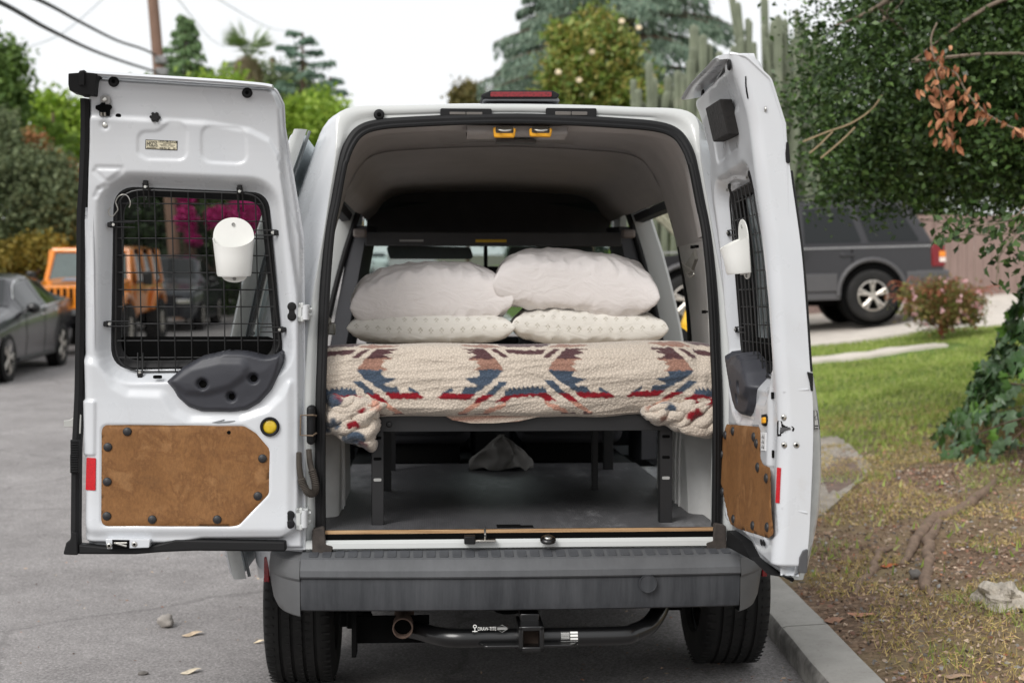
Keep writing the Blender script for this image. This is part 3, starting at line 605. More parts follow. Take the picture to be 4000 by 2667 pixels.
# ------------------------------------------------ tow hitch, exhaust, axle hardware
tx = lambda px, py: None
hitch = P_('tow_hitch', MB().tube(smooth_path([(-.54, .14, .345), (-.42, .13, .345), (-.34, .08, .345), (-.28, .0, .346), (-.22, -.043, .347), (-.1, -.045, .347), (.30, -.045, .348), (.37, -.03, .354), (.43, .02, .37), (.48, .12, .40), (.50, .22, .43)], 6), .030, 14), BLACKM)
rc = (0.025,0.3751)
b = MB()
for dx, dz, sx_, sz_ in ((-.033, 0, .016, .082), (.033, 0, .016, .082), (0, .033, .082, .016), (0, -.033, .082, .016)): b.box((rc[0]+dx, -.07, rc[1]-.01+dz), (sx_, .16, sz_))
b.box((rc[0], -.03, rc[1]+.04), (.062, .08, .03)); b.build('receiver', BLACKM, hitch, bevel=.004)
MB().prism([(rc[0]-.03, rc[1]-.045), (rc[0]+.03, rc[1]-.045), (rc[0]+.03, rc[1]+.02), (rc[0]-.03, rc[1]+.02)], -.10, -.09).build('receiver_bore', M('rusty_bore', (52, 40, 32), .9), hitch)
MB().prism(rpoly([(rc[0]-.15, -.12), (rc[0]+.14, -.12), (rc[0]+.17, -.04), (rc[0]+.17, 0), (rc[0]-.17, 0), (rc[0]-.17, -.06)], .02), rc[1]-.045, rc[1]-.036, lambda a, c, d: (a, c, d)).build('chain_plate', BLACKM, hitch, bevel=.003)
WHT = M('print_white', (226, 226, 222), .6, var=.03)
tm = text_mesh('DRAW-TITE', .0165, font_w=.68); q = (-0.114,0.3839); link('maker_lettering', tm, WHT, hitch, (q[0], -.0795, q[1]), (math.pi/2, 0, 0))
q = (-0.1528,0.3853); MB().tube([(q[0], -.0795, q[1]-.011), (q[0], -.0795, q[1]+.004)], .0016, 6).tube([(q[0]-.008, -.0795, q[1]-.009), (q[0]+.008, -.0795, q[1]-.009)], .0016, 6).tube([(q[0]+.005*math.cos(a), -.0795, q[1]+.007+.005*math.sin(a)) for a in frange(0, 5.6, 8)], .0015, 6, closed=True).build('maker_emblem', WHT, hitch)
q = (-0.0651,0.3842); MB().tube([(q[0]-.02, -.0795, q[1]), (q[0], -.0795, q[1]+.012), (q[0]+.02, -.0795, q[1]), (q[0], -.0795, q[1]-.012)], .001, 4, closed=True).bx(q[0]-.016, q[0]+.016, -.079, -.077, q[1]-.004, q[1]+.004).build('diamond_emblem', M('print_grey', (140, 140, 138), .6), hitch)
q = [(0.1252,0.4106),(0.1821,0.4099),(0.1821,0.3623),(0.1253,0.3631)]; xa, xb = q[0][0], q[1][0]
def tubeskin(x0, x1, a0, a1, r, name, mat, par):
    MB().loft([[(x, -.045-r*math.cos(a), .348+r*math.sin(a)) for a in frange(a0, a1, 8)] for x in (x0, x1)], False).build(name, mat, par)
tubeskin(xa, xb, -.75, .75, .0318, 'rating_sticker', M('sticker_black', (46, 46, 46), .6), hitch)
for k, (u0, u1, a0, a1) in enumerate([(.55, .98, .52, .72), (.55, .98, .2, .42), (.55, .98, -.12, .1), (.02, .98, -.72, -.42), (.02, .5, .55, .6), (.02, .5, .4, .44), (.02, .5, .28, .32), (.02, .5, .15, .19), (.02, .5, .0, .04), (.02, .98, -.3, -.26)]):
    tubeskin(xa+(xb-xa)*u0, xa+(xb-xa)*u1, a0, a1, .0324, 'sticker_field', WHT, hitch)
for k in range(5): tubeskin(xa+(xb-xa)*(.06+.17*k), xa+(xb-xa)*(.16+.17*k), -.62, -.56, .0329, 'sticker_print', RUBBER, hitch)
q = (-0.3869,0.3662); xq, zq = q
ex = P_('exhaust_pipe', MB().loft([[(xq+r*math.cos(a), y, zq+r*math.sin(a)) for a in [k*math.pi/12 for k in range(24)]] for y, r in [(.9, .034), (.02, .034), (.018, .031), (.022, .029), (.5, .028)]], True), M('rust_brown', (104, 86, 76), .85, .3, var=.35, vscale=60, bump=.5, bscale=120))
MB().lathe([(0, 0), (.0285, 0)], 16, 'y', (xq, .06, zq)).build('pipe_dark_disc', VOID, ex)  # added black disc stands in for the shade inside the pipe
P_('hitch_bracket', MB().bx(-.555, -.54, .03, .12, .27, .44).bx(-.555, -.3, .1, .115, .30, .39), VOID)
q = (-0.5624,0.3147); P_('shackle', MB().box((q[0], .42, q[1]+.03), (.06, .08, .12)).box((q[0], .42, q[1]), (.11, .06, .05)).cyl((q[0]-.06, .42, q[1]), (q[0]+.06, .42, q[1]), .018), VOID, bevel=.006)
q = (0.5607,0.3419); P_('shackle', MB().box((q[0], .42, q[1]+.02), (.09, .08, .05)).box((q[0], .42, q[1]+.04), (.06, .06, .08)), VOID, bevel=.006)
P_('rear_axle', MB().cyl((-.7, .80, .325), (.7, .82, .36), .045).ball((0, .8, .36), .12), VOID)
P_('spare_wheel', MB().lathe([(0, .0), (.26, .0), (.3, .05), (.3, .15), (.24, .18), (0, .18)], 24, 'z', (0, 1.15, .30)), VOID)
# ================================================================ REAR DOORS
n = N('hardboard'); co = n.tc('Object')
b1 = n.ramp(n.noise(5, 8, .72, co, .3), [(.25, (.145, .064, .02)), (.5, (.20, .092, .031)), (.75, (.25, .124, .047))])
blot = n.noise(8.5, 7, .62, co, .35)
ringm = n.ramp(blot, [(.50, 0.), (.56, .5), (.575, .12), (.70, 0.)]); c2 = n.mix(ringm, b1, (.12, .05, .017))
pale = n.ramp(blot, [(.575, 0.), (.65, .4)]); c2 = n.mix(pale, c2, (.31, .165, .07))
fib = n.ramp(n.noise(150, 4, .7, n.tc('Object', (1, 1, .5))), [(.3, .72), (.7, 1.25)]); c2 = n.mix(.7, c2, fib, 'MULTIPLY')
dk = n.ramp(n.noise(7, 6, .7, co, .5), [(.56, 0.), (.74, .55)]); c2 = n.mix(dk, c2, (.09, .045, .02))
n.set(**{'Base Color': c2, 'Roughness': .7, 'Specular IOR Level': .3}).bump(n.noise(300, 3), .3, .001); BOARD = n.m
YLENS = N('yellow_lens'); YLENS.set(**{'Base Color': YLENS.ramp(YLENS.noise(60, 4), [(.3, (.50, .33, .01)), (.7, (.66, .47, .02))]), 'Roughness': .3, 'Coat Weight': .4}); YLENS = YLENS.m
n = N('red_reflector'); n.set(**{'Base Color': n.ramp(n.vor(260), [(0, (.62, .01, .02)), (.7, (.42, .004, .012))]), 'Roughness': .25, 'Coat Weight': .5}); REFL = n.m
TINT = m_glass('tinted_rear_glass', (.52, .525, .515), refl=.3)
DW, DT, DR = .70, .095, .035
PZa = np.array(PZ)
def pza(z): return np.interp(z, PZa[:, 0], PZa[:, 1])
def make_door(sg, loc, rz, F):
    """rear door; local x from the hinge (0) to the free edge (sg*DW), interior face at y=-pz(z), outer skin at +DT"""
    def bend(P, d):
        u = np.abs(P[:, 0])*np.sign(P[:, 0]*sg+1e-9); z = P[:, 1]; us = DW-DR
        th = np.clip((u-us)/DR, 0, math.pi/2)
        x = np.where(u < us, u, us+(DR-d)*np.sin(th)+d*0)
        y = np.where(u < us, d, DR-(DR-d)*np.cos(th))
        past = np.maximum(0, u-us-DR*math.pi/2); x = np.where(past > 0, us+DR-d, x); y = y+past
        return np.stack([sg*x, y-pza(z), z], 1)
    U = lambda x: sg*(DW-.43*DR+x)          # unrolled coordinate of a point on the end face, x = distance from the interior face
    outline = [(sg*abs(a) if True else a, b_) for a, b_ in F['outline']]
    inner, hole, pods, bulge, board = F['inner'], F['hole'], F['pockets'], F['bulge'], F['board']
    def relief(P):
        d = .028*sstep(-.004, .012, sdf(P, inner))
        sh = sdf(P, hole); d = d+.050*(1-sstep(.002, .055, sh))
        d = d+.010*sstep(-.012, .012, F['ledge'](P))
        for q in pods: d = d+.0045*(1-sstep(-.006, .006, sdf(P, q)))
        d = d-.012*(1-sstep(-.02, .014, sdf(P, bulge)))
        d = d+.004*(1-sstep(-.001, .004, sdf(P, board)))
        for a, b_ in F['grooves']: d = d+.004*(1-sstep(.002, .011, seg_d(P, a, b_)))
        for q, h_ in F['blocks']: d = d-h_*(1-sstep(-.004, .004, sdf(P, q)))
        for c_, r_, h_ in F['dimples']: d = d+h_*(1-sstep(r_*.4, r_, np.linalg.norm(P-np.array(c_), axis=1)))
        d = d+.02*(1-sstep(0, .012, -sdf(P, outline)))*(np.abs(P[:, 0]) < DW-.02)
        # gentle unevenness of pressed steel
        d = d+.0006*np.sin(P[:, 0]*37+P[:, 1]*11)*np.sin(P[:, 1]*23)
        return d
    door = link('rear_door', sheet(outline, [hole], relief, bend, .0042), WHITE, van, (*loc, 0), (0, 0, rz))
    def at(x, z, d=0): v = bend(np.array([[x, z]]), np.array([d]))[0]; return tuple(v)
    def rd(x, z): return float(relief(np.array([[x, z]]))[0])
    # outer skin and rim
    def skin(P):
        return DT+.012*np.cos(np.clip((P[:, 1]-1.3)/.8, -1.5, 1.5))-.012-.03*sstep(.02, 0, -sdf(P, skinout))
    flat = lambda P, d: np.stack([P[:, 0], d-pza(P[:, 1]), P[:, 1]], 1)
    skinout = [(sg*min(abs(a), DW-.002), b_) for a, b_ in F['outline']]
    hole2 = hole
    link('outer_skin', sheet(skinout, [hole2], skin, flat, .014), WHITE, door)
    lip = []; N_ = len(outline)
    b = MB(); rl = relief(np.array(outline)); r0 = [at(a, z, dd) for (a, z), dd in zip(outline, rl)]; r1 = []
    for (a, z), q in zip(outline, r0):
        aa = sg*min(abs(a), DW-.004); r1.append((aa, DT-.02-pz(z), z))
    b.loft([r0, r1], True); b.build('door_rim', WHITE, door, ang=50); MB().tube(r0, .0045, 6, closed=True).build('door_hem', WHITE, door)
    tf = F['flange']; b = MB(); b.loft([[(a, y_-pz(z), z+dz) for y_, dz in ((.05, .004), (.0, .008), (-.020, .004), (-.026, -.003), (-.020, -.008), (.0, -.006))] for a, z in smooth_path(tf, 5)], True, True); b.build('top_flange', WHITE, door, ang=50)
    # window: reveal, rubber, glass
    b = MB(); b.loft([[at(a, z, .050) for a, z in hole], [(a, DT-.01-pz(z), z) for a, z in hole]], True); b.build('window_reveal', RUBBER, door, ang=50)
    cx = sum(a for a, _ in hole)/len(hole); cz = sum(z for _, z in hole)/len(hole)
    def shrink(poly, d): return [(cx+(a-cx)*(1-d/.29), cz+(z-cz)*(1-d/.34)) for a, z in poly]
    b = MB(); h2 = shrink(hole, .026); b.loft([[at(a, z, .047) for a, z in shrink(hole, -.007)], [at(a, z, .042) for a, z in hole], [at(a, z, .046) for a, z in shrink(hole, .008)], [at(a, z, .056) for a, z in h2], [at(a, z, .075) for a, z in h2]], True); b.build('window_rubber', RUBBER, door, ang=50)
    link('window_glass', sheet(shrink(hole, .012), [], lambda P: .070+0*P[:, 0], flat, .03), TINT, door)
    zb_ = min(z for _, z in hole); fr = [(a, z) for a, z in shrink(hole, .012)]; frp = [(a, min(z, zb_+.10)) for a, z in fr]
    MB().prism(frp, 0, 1, lambda a, c, d: (a, (.071 if d else .068)-pz(c), c)).build('window_frit', VOID, door)
    # security grille: border rod and welded wires
    gp = F['grille']; lift = .036
    b = MB(); b.tube([at(a, z, lift) for a, z in gp], .003, 6, closed=True); b.build('grille_border', WIRE, door)
    ga = np.array(gp); x0, x1, z0, z1 = ga[:, 0].min(), ga[:, 0].max(), ga[:, 1].min(), ga[:, 1].max()
    def span(fix, axis):
        t = np.linspace(0, 1, 400); lo_, hi_ = (z0, z1) if axis == 0 else (x0, x1); s = lo_+t*(hi_-lo_)
        P = np.stack([np.full(400, fix), s], 1) if axis == 0 else np.stack([s, np.full(400, fix)], 1)
        ok = sdf(P, gp) < .001; return (s[ok].min(), s[ok].max()) if ok.any() else None
    k = 0
    for xx in np.arange(x0+.03, x1-.005, .0530):
        r = span(xx, 0)
        if r: MB().tube([at(xx, z, lift-.003) for z in frange(r[0], r[1], 8)], .0021, 5).build('grille_wire', WIRE, door)
    for zz in np.arange(z0+.045, z1-.01, .0545):
        r = span(zz, 1)
        if r: MB().tube([at(x, zz, lift+.002) for x in frange(r[0], r[1], 4)], .0021, 5).build('grille_wire', WIRE, door)
    for (x, z), (dx, dz) in F['clips']:
        b = MB(); nx, nz = -dz, dx; d = rd(x, z)
        for k in (-1, 1): b.tube([at(x+nx*k*.008, z+nz*k*.008, min(d, .03)-.006), at(x+dx*.03+nx*k*.008, z+dz*.03+nz*k*.008, .030), at(x+dx*.075+nx*k*.008, z+dz*.075+nz*k*.008, lift)], .0022, 5)
        c = b.build('grille_clip', WIRE, door); p_ = at(x, z, min(d, .03)-.004)
        MB().box(p_, (.016, .008, .016)).build('clip_pad', RUBBER, c, bevel=.003); MB().cyl((p_[0]+dx*.012, p_[1]-.004, p_[2]+dz*.012), (p_[0]+dx*.012, p_[1]-.009, p_[2]+dz*.012), .0045).build('screw', STEEL, c)
    # hardboard panel with push-in buttons
    bd = link('hardboard_panel', sheet([(a*.997+.0, z) for a, z in board], [], lambda P: np.full(len(P), -.012)+.004*sstep(.004, 0, -sdf(P, board))-.001, bend, .012), BOARD, door)
    for x, z in F['buttons']:
        disc('panel_button', at(x, z, -.0135), .0138, M('button_black', (36, 36, 38), .5), bd, .007, (0, -1, 0), .9)
    # pull-handle pod
    if F.get('pod'):
        pp = F['pod']; lobe = F['lobe']
        def prel(P):
            s = -sdf(P, pp); k_ = np.sqrt(np.clip(s/.013, 0, 1)); d = (relief(P)+.003)*(1-k_)+k_*(-.020-.005*sstep(.01, .08, s))
            d = d-.011*sstep(-.012, .016, -sdf(P, lobe))
            for c_, r_ in F['podholes']: d = d+.02*(1-sstep(r_*.7, r_*1.35, np.linalg.norm(P-np.array(c_), axis=1)))
            return d
        po = link('pull_trim', sheet(pp, [], prel, bend, .005), PLASTIC, door)
        for c_, r_ in F['podholes']: disc('screw_recess', at(c_[0], c_[1], float(prel(np.array([c_]))[0])-.001), r_*.8, VOID, po, .002)
    x, z = F['lens']; d = -.013
    lr = MB().lathe([(.031, .006), (.031, -.008), (.027, -.012), (.023, -.011), (.0225, -.004)], 32, 'y', at(x, z, d)).build('lamp_ring', RUBBER, door)
    disc('yellow_lens', at(x, z, d), .0235, YLENS, lr, .007, (0, -1, 0), .5, 28)
    return door, at, rd
# ---- left door (swung right round to lie beside the tail)
Lout = rpoly([(-0.6496,2.1404),(-0.0795,2.1072),(-0.0567,2.0582),(-0.056,1.9902),(-0.0331,1.8401),(-0.0049,1.6479),(0.004,1.4617),(0.0039,1.1291),(0.0046,0.6364),(-0.717,0.6433)], [.004,.03,.03,0,0,0,0,0,.01,.02])
Lout = [(a if a > -.69 else a-.045, z) for a, z in Lout]
Linner = rpoly([(-0.7551,2.1267),(-0.0865,2.0938),(-0.0701,2.0431),(-0.0647,1.824),(-0.0437,1.6478),(-0.0205,1.4527),(-0.021,1.0079),(-0.0241,0.7096),(-0.0731,0.6814),(-0.3254,0.6821),(-0.3822,0.6728),(-0.4469,0.6685),(-0.8014,0.6766)], [.0,.03,.02,0,0,.0,0,.05,.05,.02,.01,.02,0])
Lhole = rpoly([(-0.5916,1.7984),(-0.1168,1.7799),(-0.0752,1.2327),(-0.6183,1.2241)], [.075,.06,.07,.075], 8)
xl = lambda P: np.interp(P[:, 0], [-.8, -.62, -.30, -.16, -.10, -.075, -.06, 0], [2.012, 2.012, 1.997, 1.975, 1.945, 1.90, 1.80, 1.6])
LG = [(-0.6359,1.8574),(-0.5603,1.856),(-0.6438,1.8461),(-0.6128,1.816),(-0.5607,1.8446),(-0.6014,1.8179),(-0.6113,1.8046),(-0.6326,1.7912),(-0.6449,1.7684)]
SO = [(-0.569,2.115),(-0.1624,2.0862)]
F = dict(outline=Lout, inner=Linner, hole=Lhole, ledge=lambda P: P[:, 1]-xl(P),
    pockets=[rpoly([(-0.5069,1.9686),(-0.4438,1.9708),(-0.4082,1.9987),(-0.3669,1.996),(-0.3522,1.9733),(-0.358,1.8816),(-0.4817,1.8836),(-0.5104,1.8978)], [.03,.03,.02,.03,.03,.03,.03,.03]), rpoly([(-0.3097,1.9894),(-0.1736,1.9819),(-0.1678,1.8702),(-0.3125,1.8762)], .035)],
    bulge=rpoly([(-0.7027,1.2611),(-0.6428,1.2446),(-0.604,1.1748),(-0.5602,1.15),(-0.447,1.1463),(-0.4114,1.0877),(-0.3668,1.0654),(-0.204,1.068),(-0.1224,1.0948),(-0.0811,1.136),(-0.0396,1.1979),(-0.0404,0.691),(-0.6972,0.6968)], [0,.03,.03,.02,.03,.03,.03,.03,.03,.03,.03,.04,.04]),
    board=rpoly([(-0.644,1.0464),(-0.1917,1.0398),(-0.1543,1.0161),(-0.1106,0.9655),(-0.1119,0.8227),(-0.208,0.7226),(-0.2329,0.7191),(-0.6448,0.7234)], [.025,.03,.02,.03,.03,.02,.01,.025]),
    flange=[(-0.6421,2.1375),(-0.4448,2.1272),(-0.2423,2.1162),(-0.1173,2.1069),(-0.0814,2.1012)], grooves=[(LG[0], LG[1]), (LG[2], LG[3]), (LG[4], LG[5]), (LG[6], LG[7]), (LG[7], LG[8])],
    blocks=[(rpoly([(-0.7059,1.124),(-0.6608,1.1222),(-0.6634,0.9485),(-0.7094,0.9488)], .006), .007)], dimples=[(((-0.6066,1.9874)), .02, .005)],
    grille=rpoly([(-0.5871,1.7939),(-0.1277,1.7798),(-0.0793,1.2776),(-0.1819,1.2148),(-0.6074,1.2125)], [.09,.07,.06,.03,.09], 8),
    clips=[(((-0.4926,1.8118)), (0, -1)), (((-0.1981,1.799)), (0, -1)), (((-0.6088,1.6814)), (1, 0)), (((-0.6305,1.3669)), (1, 0)), (((-0.0851,1.658)), (-1, 0)), (((-0.0672,1.3481)), (-1, 0)), (((-0.5262,1.1997)), (0, 1))],
    buttons=[(-0.5608,1.0239),(-0.6222,0.975),(-0.6239,0.8648),(-0.6245,0.756),(-0.4815,0.744),(-0.2762,0.7423),(-0.1477,0.8159),(-0.1331,0.9358)],
    pod=rpoly([(-0.4391,1.1825),(-0.3888,1.2317),(-0.3259,1.2653),(-0.2429,1.284),(-0.1813,1.2798),(-0.1229,1.2649),(-0.091,1.2722),(-0.0664,1.287),(-0.0669,1.2442),(-0.082,1.2013),(-0.1038,1.1551),(-0.1418,1.113),(-0.1836,1.0893),(-0.2334,1.0829),(-0.3286,1.0857),(-0.37,1.1007),(-0.4027,1.1305),(-0.4192,1.1603)], [.003]+[.02]*6+[.003]+[.02]*10),
    lobe=rpoly([(-0.4267,1.1852),(-0.3556,1.2312),(-0.2643,1.2528),(-0.1897,1.2518),(-0.1733,1.2307),(-0.1862,1.1971),(-0.2324,1.1636),(-0.3074,1.1436),(-0.3736,1.1451),(-0.4064,1.1641)], .03),
    podholes=[(((-0.3201,1.1752)), .016), (((-0.1605,1.1928)), .015), (((-0.2307,1.1341)), .014)], lens=(-0.1093,1.0377))
ldoor, lat, lrd = make_door(-1, (-0.7, -0.035), 0, F)
def lflat(a, c, d): return (a, d-pz(c), c)
def Lf(name, q, d0, d1, mat, bevel=.002): return MB().prism(q, 0, 1, lambda a, c, d: lflat(a, c, d1 if d else d0)).build(name, mat, ldoor, bevel=bevel)
def Lp(name, q, d0, d1, mat, bevel=.002, par=None): return MB().prism(q, 0, 1, lambda a, c, d: lat(a, c, d1 if d else d0)).build(name, mat, par or ldoor, bevel=bevel)
for x, z in SO:
    g = disc('grommet', lat(x, z, lrd(x, z)), .0165, RUBBER, ldoor, .006, (0, -1, 0), .3); disc('grommet_hole', lat(x, z, lrd(x, z)-.006), .006, VOID, g, .001)
for q in ([(-0.0373,1.4221),(-0.0377,1.3907)], [(-0.0446,0.7533),(-0.0445,0.725)]):
    d = lrd(*q[0])-.001; pl = disc('hinge_plug', lat(*q[0], d), .0145, RUBBER, ldoor, .003); disc('plug_lobe', lat(*q[1], d), .0145, RUBBER, pl, .003); a, c = q
    MB().box(((lat(*a, d)[0]+lat(*c, d)[0])/2, (lat(*a, d)[1]+lat(*c, d)[1])/2-.001, (a[1]+c[1])/2), (.018, .004, abs(a[1]-c[1]))).build('plug_web', RUBBER, pl)
Lp('reflector', rpoly([(-0.6835,0.9415),(-0.6593,0.9406),(-0.6601,0.8372),(-0.686,0.8382)], .004), -.016, -.010, REFL, .001)
ltc = Lp('bottom_latch', rpoly([(-0.6272,0.6848),(-0.4859,0.6827),(-0.4892,0.6561),(-0.6209,0.6532)], .004), -.022, .03, WHITE)
Lp('latch_slot', [(-0.6045,0.6829),(-0.551,0.6816),(-0.551,0.6542),(-0.6044,0.6539)], -.024, 0, VOID, 0, ltc); 
q = [(-0.5963,0.6729),(-0.5592,0.6622),(-0.5777,0.6686)]; MB().cyl(lat(q[0][0], q[0][1], -.025), lat(q[1][0], q[1][1], -.025), .004).cyl(lat(q[2][0]-.02, q[2][1]+.004, -.0255), lat(q[2][0]+.02, q[2][1]+.004, -.0255), .003).build('latch_claw', STEEL, ltc)
for x, z in [(-0.6139,0.6639),(-0.5349,0.6678)]: 
    s_ = disc('latch_bolt', lat(x, z, -.022), .009, STEEL, ltc, .004); disc('bolt_socket', lat(x, z, -.026), .004, VOID, s_, .001)
x, z = (-0.6035,2.0321)
hp = Lp('latch_plate', rpoly([(-0.6126,2.0724),(-0.5992,2.0753),(-0.5827,2.0726),(-0.5837,2.0484),(-0.6153,2.0475)], .012), .002, .008, M('dull_steel', (168, 168, 166), .45, .6), .001)
Lp('latch_hole', rpoly([(-0.6298,2.0445),(-0.6171,2.0475),(-0.6109,2.0532),(-0.5997,2.0533),(-0.5995,2.0483),(-0.5817,2.0463),(-0.5794,2.0395),(-0.5867,2.0311),(-0.5886,2.0139),(-0.621,2.0129),(-0.6199,2.0283),(-0.6314,2.0344)], .004), .0005, .003, VOID, 0)
x, z = (-0.6006,2.0625); disc('plate_bolt', lat(x, z, .001), .008, STEEL, hp, .004)
MB().cyl(lat(*(-0.6134,2.0247), -.001), lat(*(-0.6141,2.0141), -.001), .004).cyl(lat(*(-0.6029,2.0248), -.001), lat(*(-0.6036,2.0142), -.001), .004).build('latch_pin', STEEL, hp)
x, z = (-0.6066,1.9874); disc('bolt', lat(x, z, lrd(x, z)), .0085, STEEL, ldoor, .004)
x, z = (-0.5645,2.0155); disc('bolt_hole', lat(x, z, lrd(x, z)), .0088, VOID, ldoor, .001)
x, z = (-0.4505,2.0116); c = lat(x, z, lrd(x, z)); b = MB()
b.cyl(c, (c[0], c[1]-.012, c[2]), .011)
for k in range(6): a = k*math.pi/3; b.cyl((c[0]+.0115*math.cos(a), c[1], c[2]+.0115*math.sin(a)), (c[0]+.0115*math.cos(a), c[1]-.011, c[2]+.0115*math.sin(a)), .005, n=10)
b.build('star_knob', RUBBER, ldoor)
Lp('slot_hole', rpoly([(-0.48,1.203),(-0.4519,1.2029),(-0.4521,1.192),(-0.4802,1.1921)], .006), -.0035, .002, VOID, 0)
Lp('paint_chip', rpoly([(-0.2964,1.0511),(-0.2665,1.0585),(-0.2499,1.0627),(-0.2665,1.0544),(-0.2167,1.0575),(-0.2375,1.05),(-0.2749,1.0477)], .001), -.0128, -.010, M('chip_grey', (120, 122, 124), .7), 0)
x, z = (-0.24,1.0194); hh = disc('board_hole', lat(x, z, -.0135), .006, VOID, ldoor, .001); 
# sticker on the upper panel
stq = [(-0.4839,1.9444),(-0.385,1.9406),(-0.3868,1.9113),(-0.486,1.9152)]; sk = Lp('data_sticker', stq, .0035, .0045, M('sticker_frame_black', (30, 28, 24), .6), 0)
ins = lambda q, m: [(a+(sum(p[0] for p in q)/4-a)*m, b_+(sum(p[1] for p in q)/4-b_)*m*1.0) for a, b_ in q]
bl = lambda u, v: tuple(stq[3][i]*(1-u)*(1-v)+stq[2][i]*u*(1-v)+stq[0][i]*(1-u)*v+stq[1][i]*u*v for i in (0, 1))
Lp('sticker_field', [bl(.025, .08), bl(.975, .08), bl(.975, .76), bl(.40, .76), bl(.40, .93), bl(.025, .93)], .003, .0036, M('sticker_cream', (214, 206, 180), .6), 0, sk)
p0 = bl(.21, .5); tm = text_mesh('MSDS', .021, font_w=.66); link('sticker_text', tm, M('ink_black', (26, 24, 22), .7), sk, lat(*p0, .0012), (math.pi/2, R_(1.8), 0))
p0 = bl(.68, .85); link('sticker_text', text_mesh('800-451-8346 \u2022 760-602-8703', .0074, font_w=.62), M('sticker_cream', None), sk, lat(*p0, .0014), (math.pi/2, R_(1.8), 0))
for u, v, t, sz in ((.50, .15, '24HR', .0085), (.62, .15, '7DA', .0085), (.74, .15, '365', .0085)):
    link('sticker_text', text_mesh(t, sz, font_w=.6), MATS['ink_black'], sk, lat(*bl(u, v), .0012), (math.pi/2, R_(1.8), 0))
for u0, u1, v in ((.05, .36, .84), (.05, .34, .15), (.55, .80, .64), (.45, .66, .52), (.72, .92, .52), (.48, .74, .40), (.78, .88, .40), (.86, .94, .24), (.86, .94, .14)):   # lines too small to read
    Lp('sticker_print', [bl(u0, v-.025), bl(u1, v-.025), bl(u1, v+.025), bl(u0, v+.025)], .0022, .003, M('ink_faded', (96, 90, 78), .7), 0, sk)
# rubber trims of the free edge and bottom
sidepath = [(-0.6636,2.0648),(-0.685,1.7988),(-0.697,1.6619),(-0.716,1.2038),(-0.7241,1.0481),(-0.729,0.9297),(-0.7293,0.6946),(-0.7243,0.6532)]
b = MB(); b.loft([[(x-.012, -pz(z)+.012, z), (x-.010, -pz(z)-.004, z), (x+.004, -pz(z)-.006, z), (x+.014, -pz(z)+.004, z), (x+.014, -pz(z)+.04, z), (x-.012, -pz(z)+.04, z)] for x, z in smooth_path(sidepath, 8)], True, True); b.build('edge_seal', RUBBER, ldoor)
for q in ((-0.7221,0.9689), (-0.723,0.923)): b = MB().box((q[0]-.004, -pz(q[1])-.002, q[1]), (.026, .03, .06)); [b.box((q[0]-.004, -pz(q[1])-.019, q[1]-.024+k*.008), (.024, .006, .003)) for k in range(7)]; b.build('edge_buffer', RUBBER, ldoor, bevel=.002)
Lf('corner_cap', rpoly([(-0.6955,2.1318),(-0.6646,2.1342),(-0.6616,2.1399),(-0.6459,2.1429),(-0.6434,2.1358),(-0.6081,2.1325),(-0.6139,2.1118),(-0.6225,2.0702),(-0.6499,2.0721),(-0.6713,2.0744),(-0.6753,2.0779),(-0.697,2.083),(-0.6987,2.1006)], .004), -.03, .05, RUBBER, .004)
Lf('corner_cap_rib', rpoly([(-0.6639,2.1342),(-0.6452,2.1415),(-0.6486,2.0975),(-0.6657,2.0974)], .003), -.036, -.02, RUBBER, .002)
Lf('bottom_seal', rpoly([(-0.7174,0.6665),(-0.625,0.6565),(-0.4892,0.6578),(-0.4108,0.6779),(-0.3073,0.6753),(-0.0601,0.6688),(-0.0589,0.6362),(-0.3487,0.6414),(-0.452,0.6383),(-0.5344,0.632),(-0.7173,0.6342)], .008), -.004, .04, RUBBER, .006)
Lf('corner_foot', rpoly([(-0.7342,0.7114),(-0.7177,0.703),(-0.7144,0.6325),(-0.7616,0.635),(-0.7523,0.6722),(-0.74,0.6825)], .006), -.012, .05, RUBBER, .005)
Lf('striker_tab', rpoly([(-0.764,1.0587),(-0.7455,1.0607),(-0.7176,1.0793),(-0.7086,1.0772),(-0.711,1.0155),(-0.7188,1.018),(-0.734,1.0373),(-0.764,1.0382)], .004), .0, .004, M('zinc_tab', (176, 176, 172), .45, .7), .001)
# hinges on the tail frame
for q in ([(-0.7217,1.4349),(-0.6849,1.4349),(-0.6847,1.3724),(-0.7214,1.3724)], [(-0.727,0.7758),(-0.6903,0.7755),(-0.6909,0.7038),(-0.7278,0.7041)]):
    (x0, z1), (x1, _), (_, z0), _ = q; zm = (z0+z1)/2; y = pz(zm)
    hg = P_('hinge', MB().bx(x0, x0+.016, y-.07, y-.02, z0, z1).bx(x0, x1-.015, y-.07, y-.05, z1-.02, z1).bx(x0, x1-.015, y-.07, y-.05, z0, z0+.02).bx(x1-.03, x1, y-.045, y+.0, z0+.006, z1-.006), JAMB, bevel=.004)
    MB().cyl((x0+.025, y-.06, z0+.008), (x0+.025, y-.06, z1-.008), .011).build('hinge_pin', M('pin_grey', (196, 198, 200), .5), hg)
    for zz in (z0+.022, z1-.022): MB().cyl((x1-.006, y-.03, zz), (x1+.008, y-.03, zz), .007, n=6).build('hinge_bolt', JAMB, hg)
q = [(-0.6937,1.1033),(-0.6671,1.1024),(-0.6678,0.9775),(-0.6944,0.9768)]; (x0, z1), (x1, _), (_, z0), _ = q
cs = P_('check_buffer', MB().bx(x0, x1, -.045, .02, z0, z1), RUBBER, bevel=.012, seg=3)
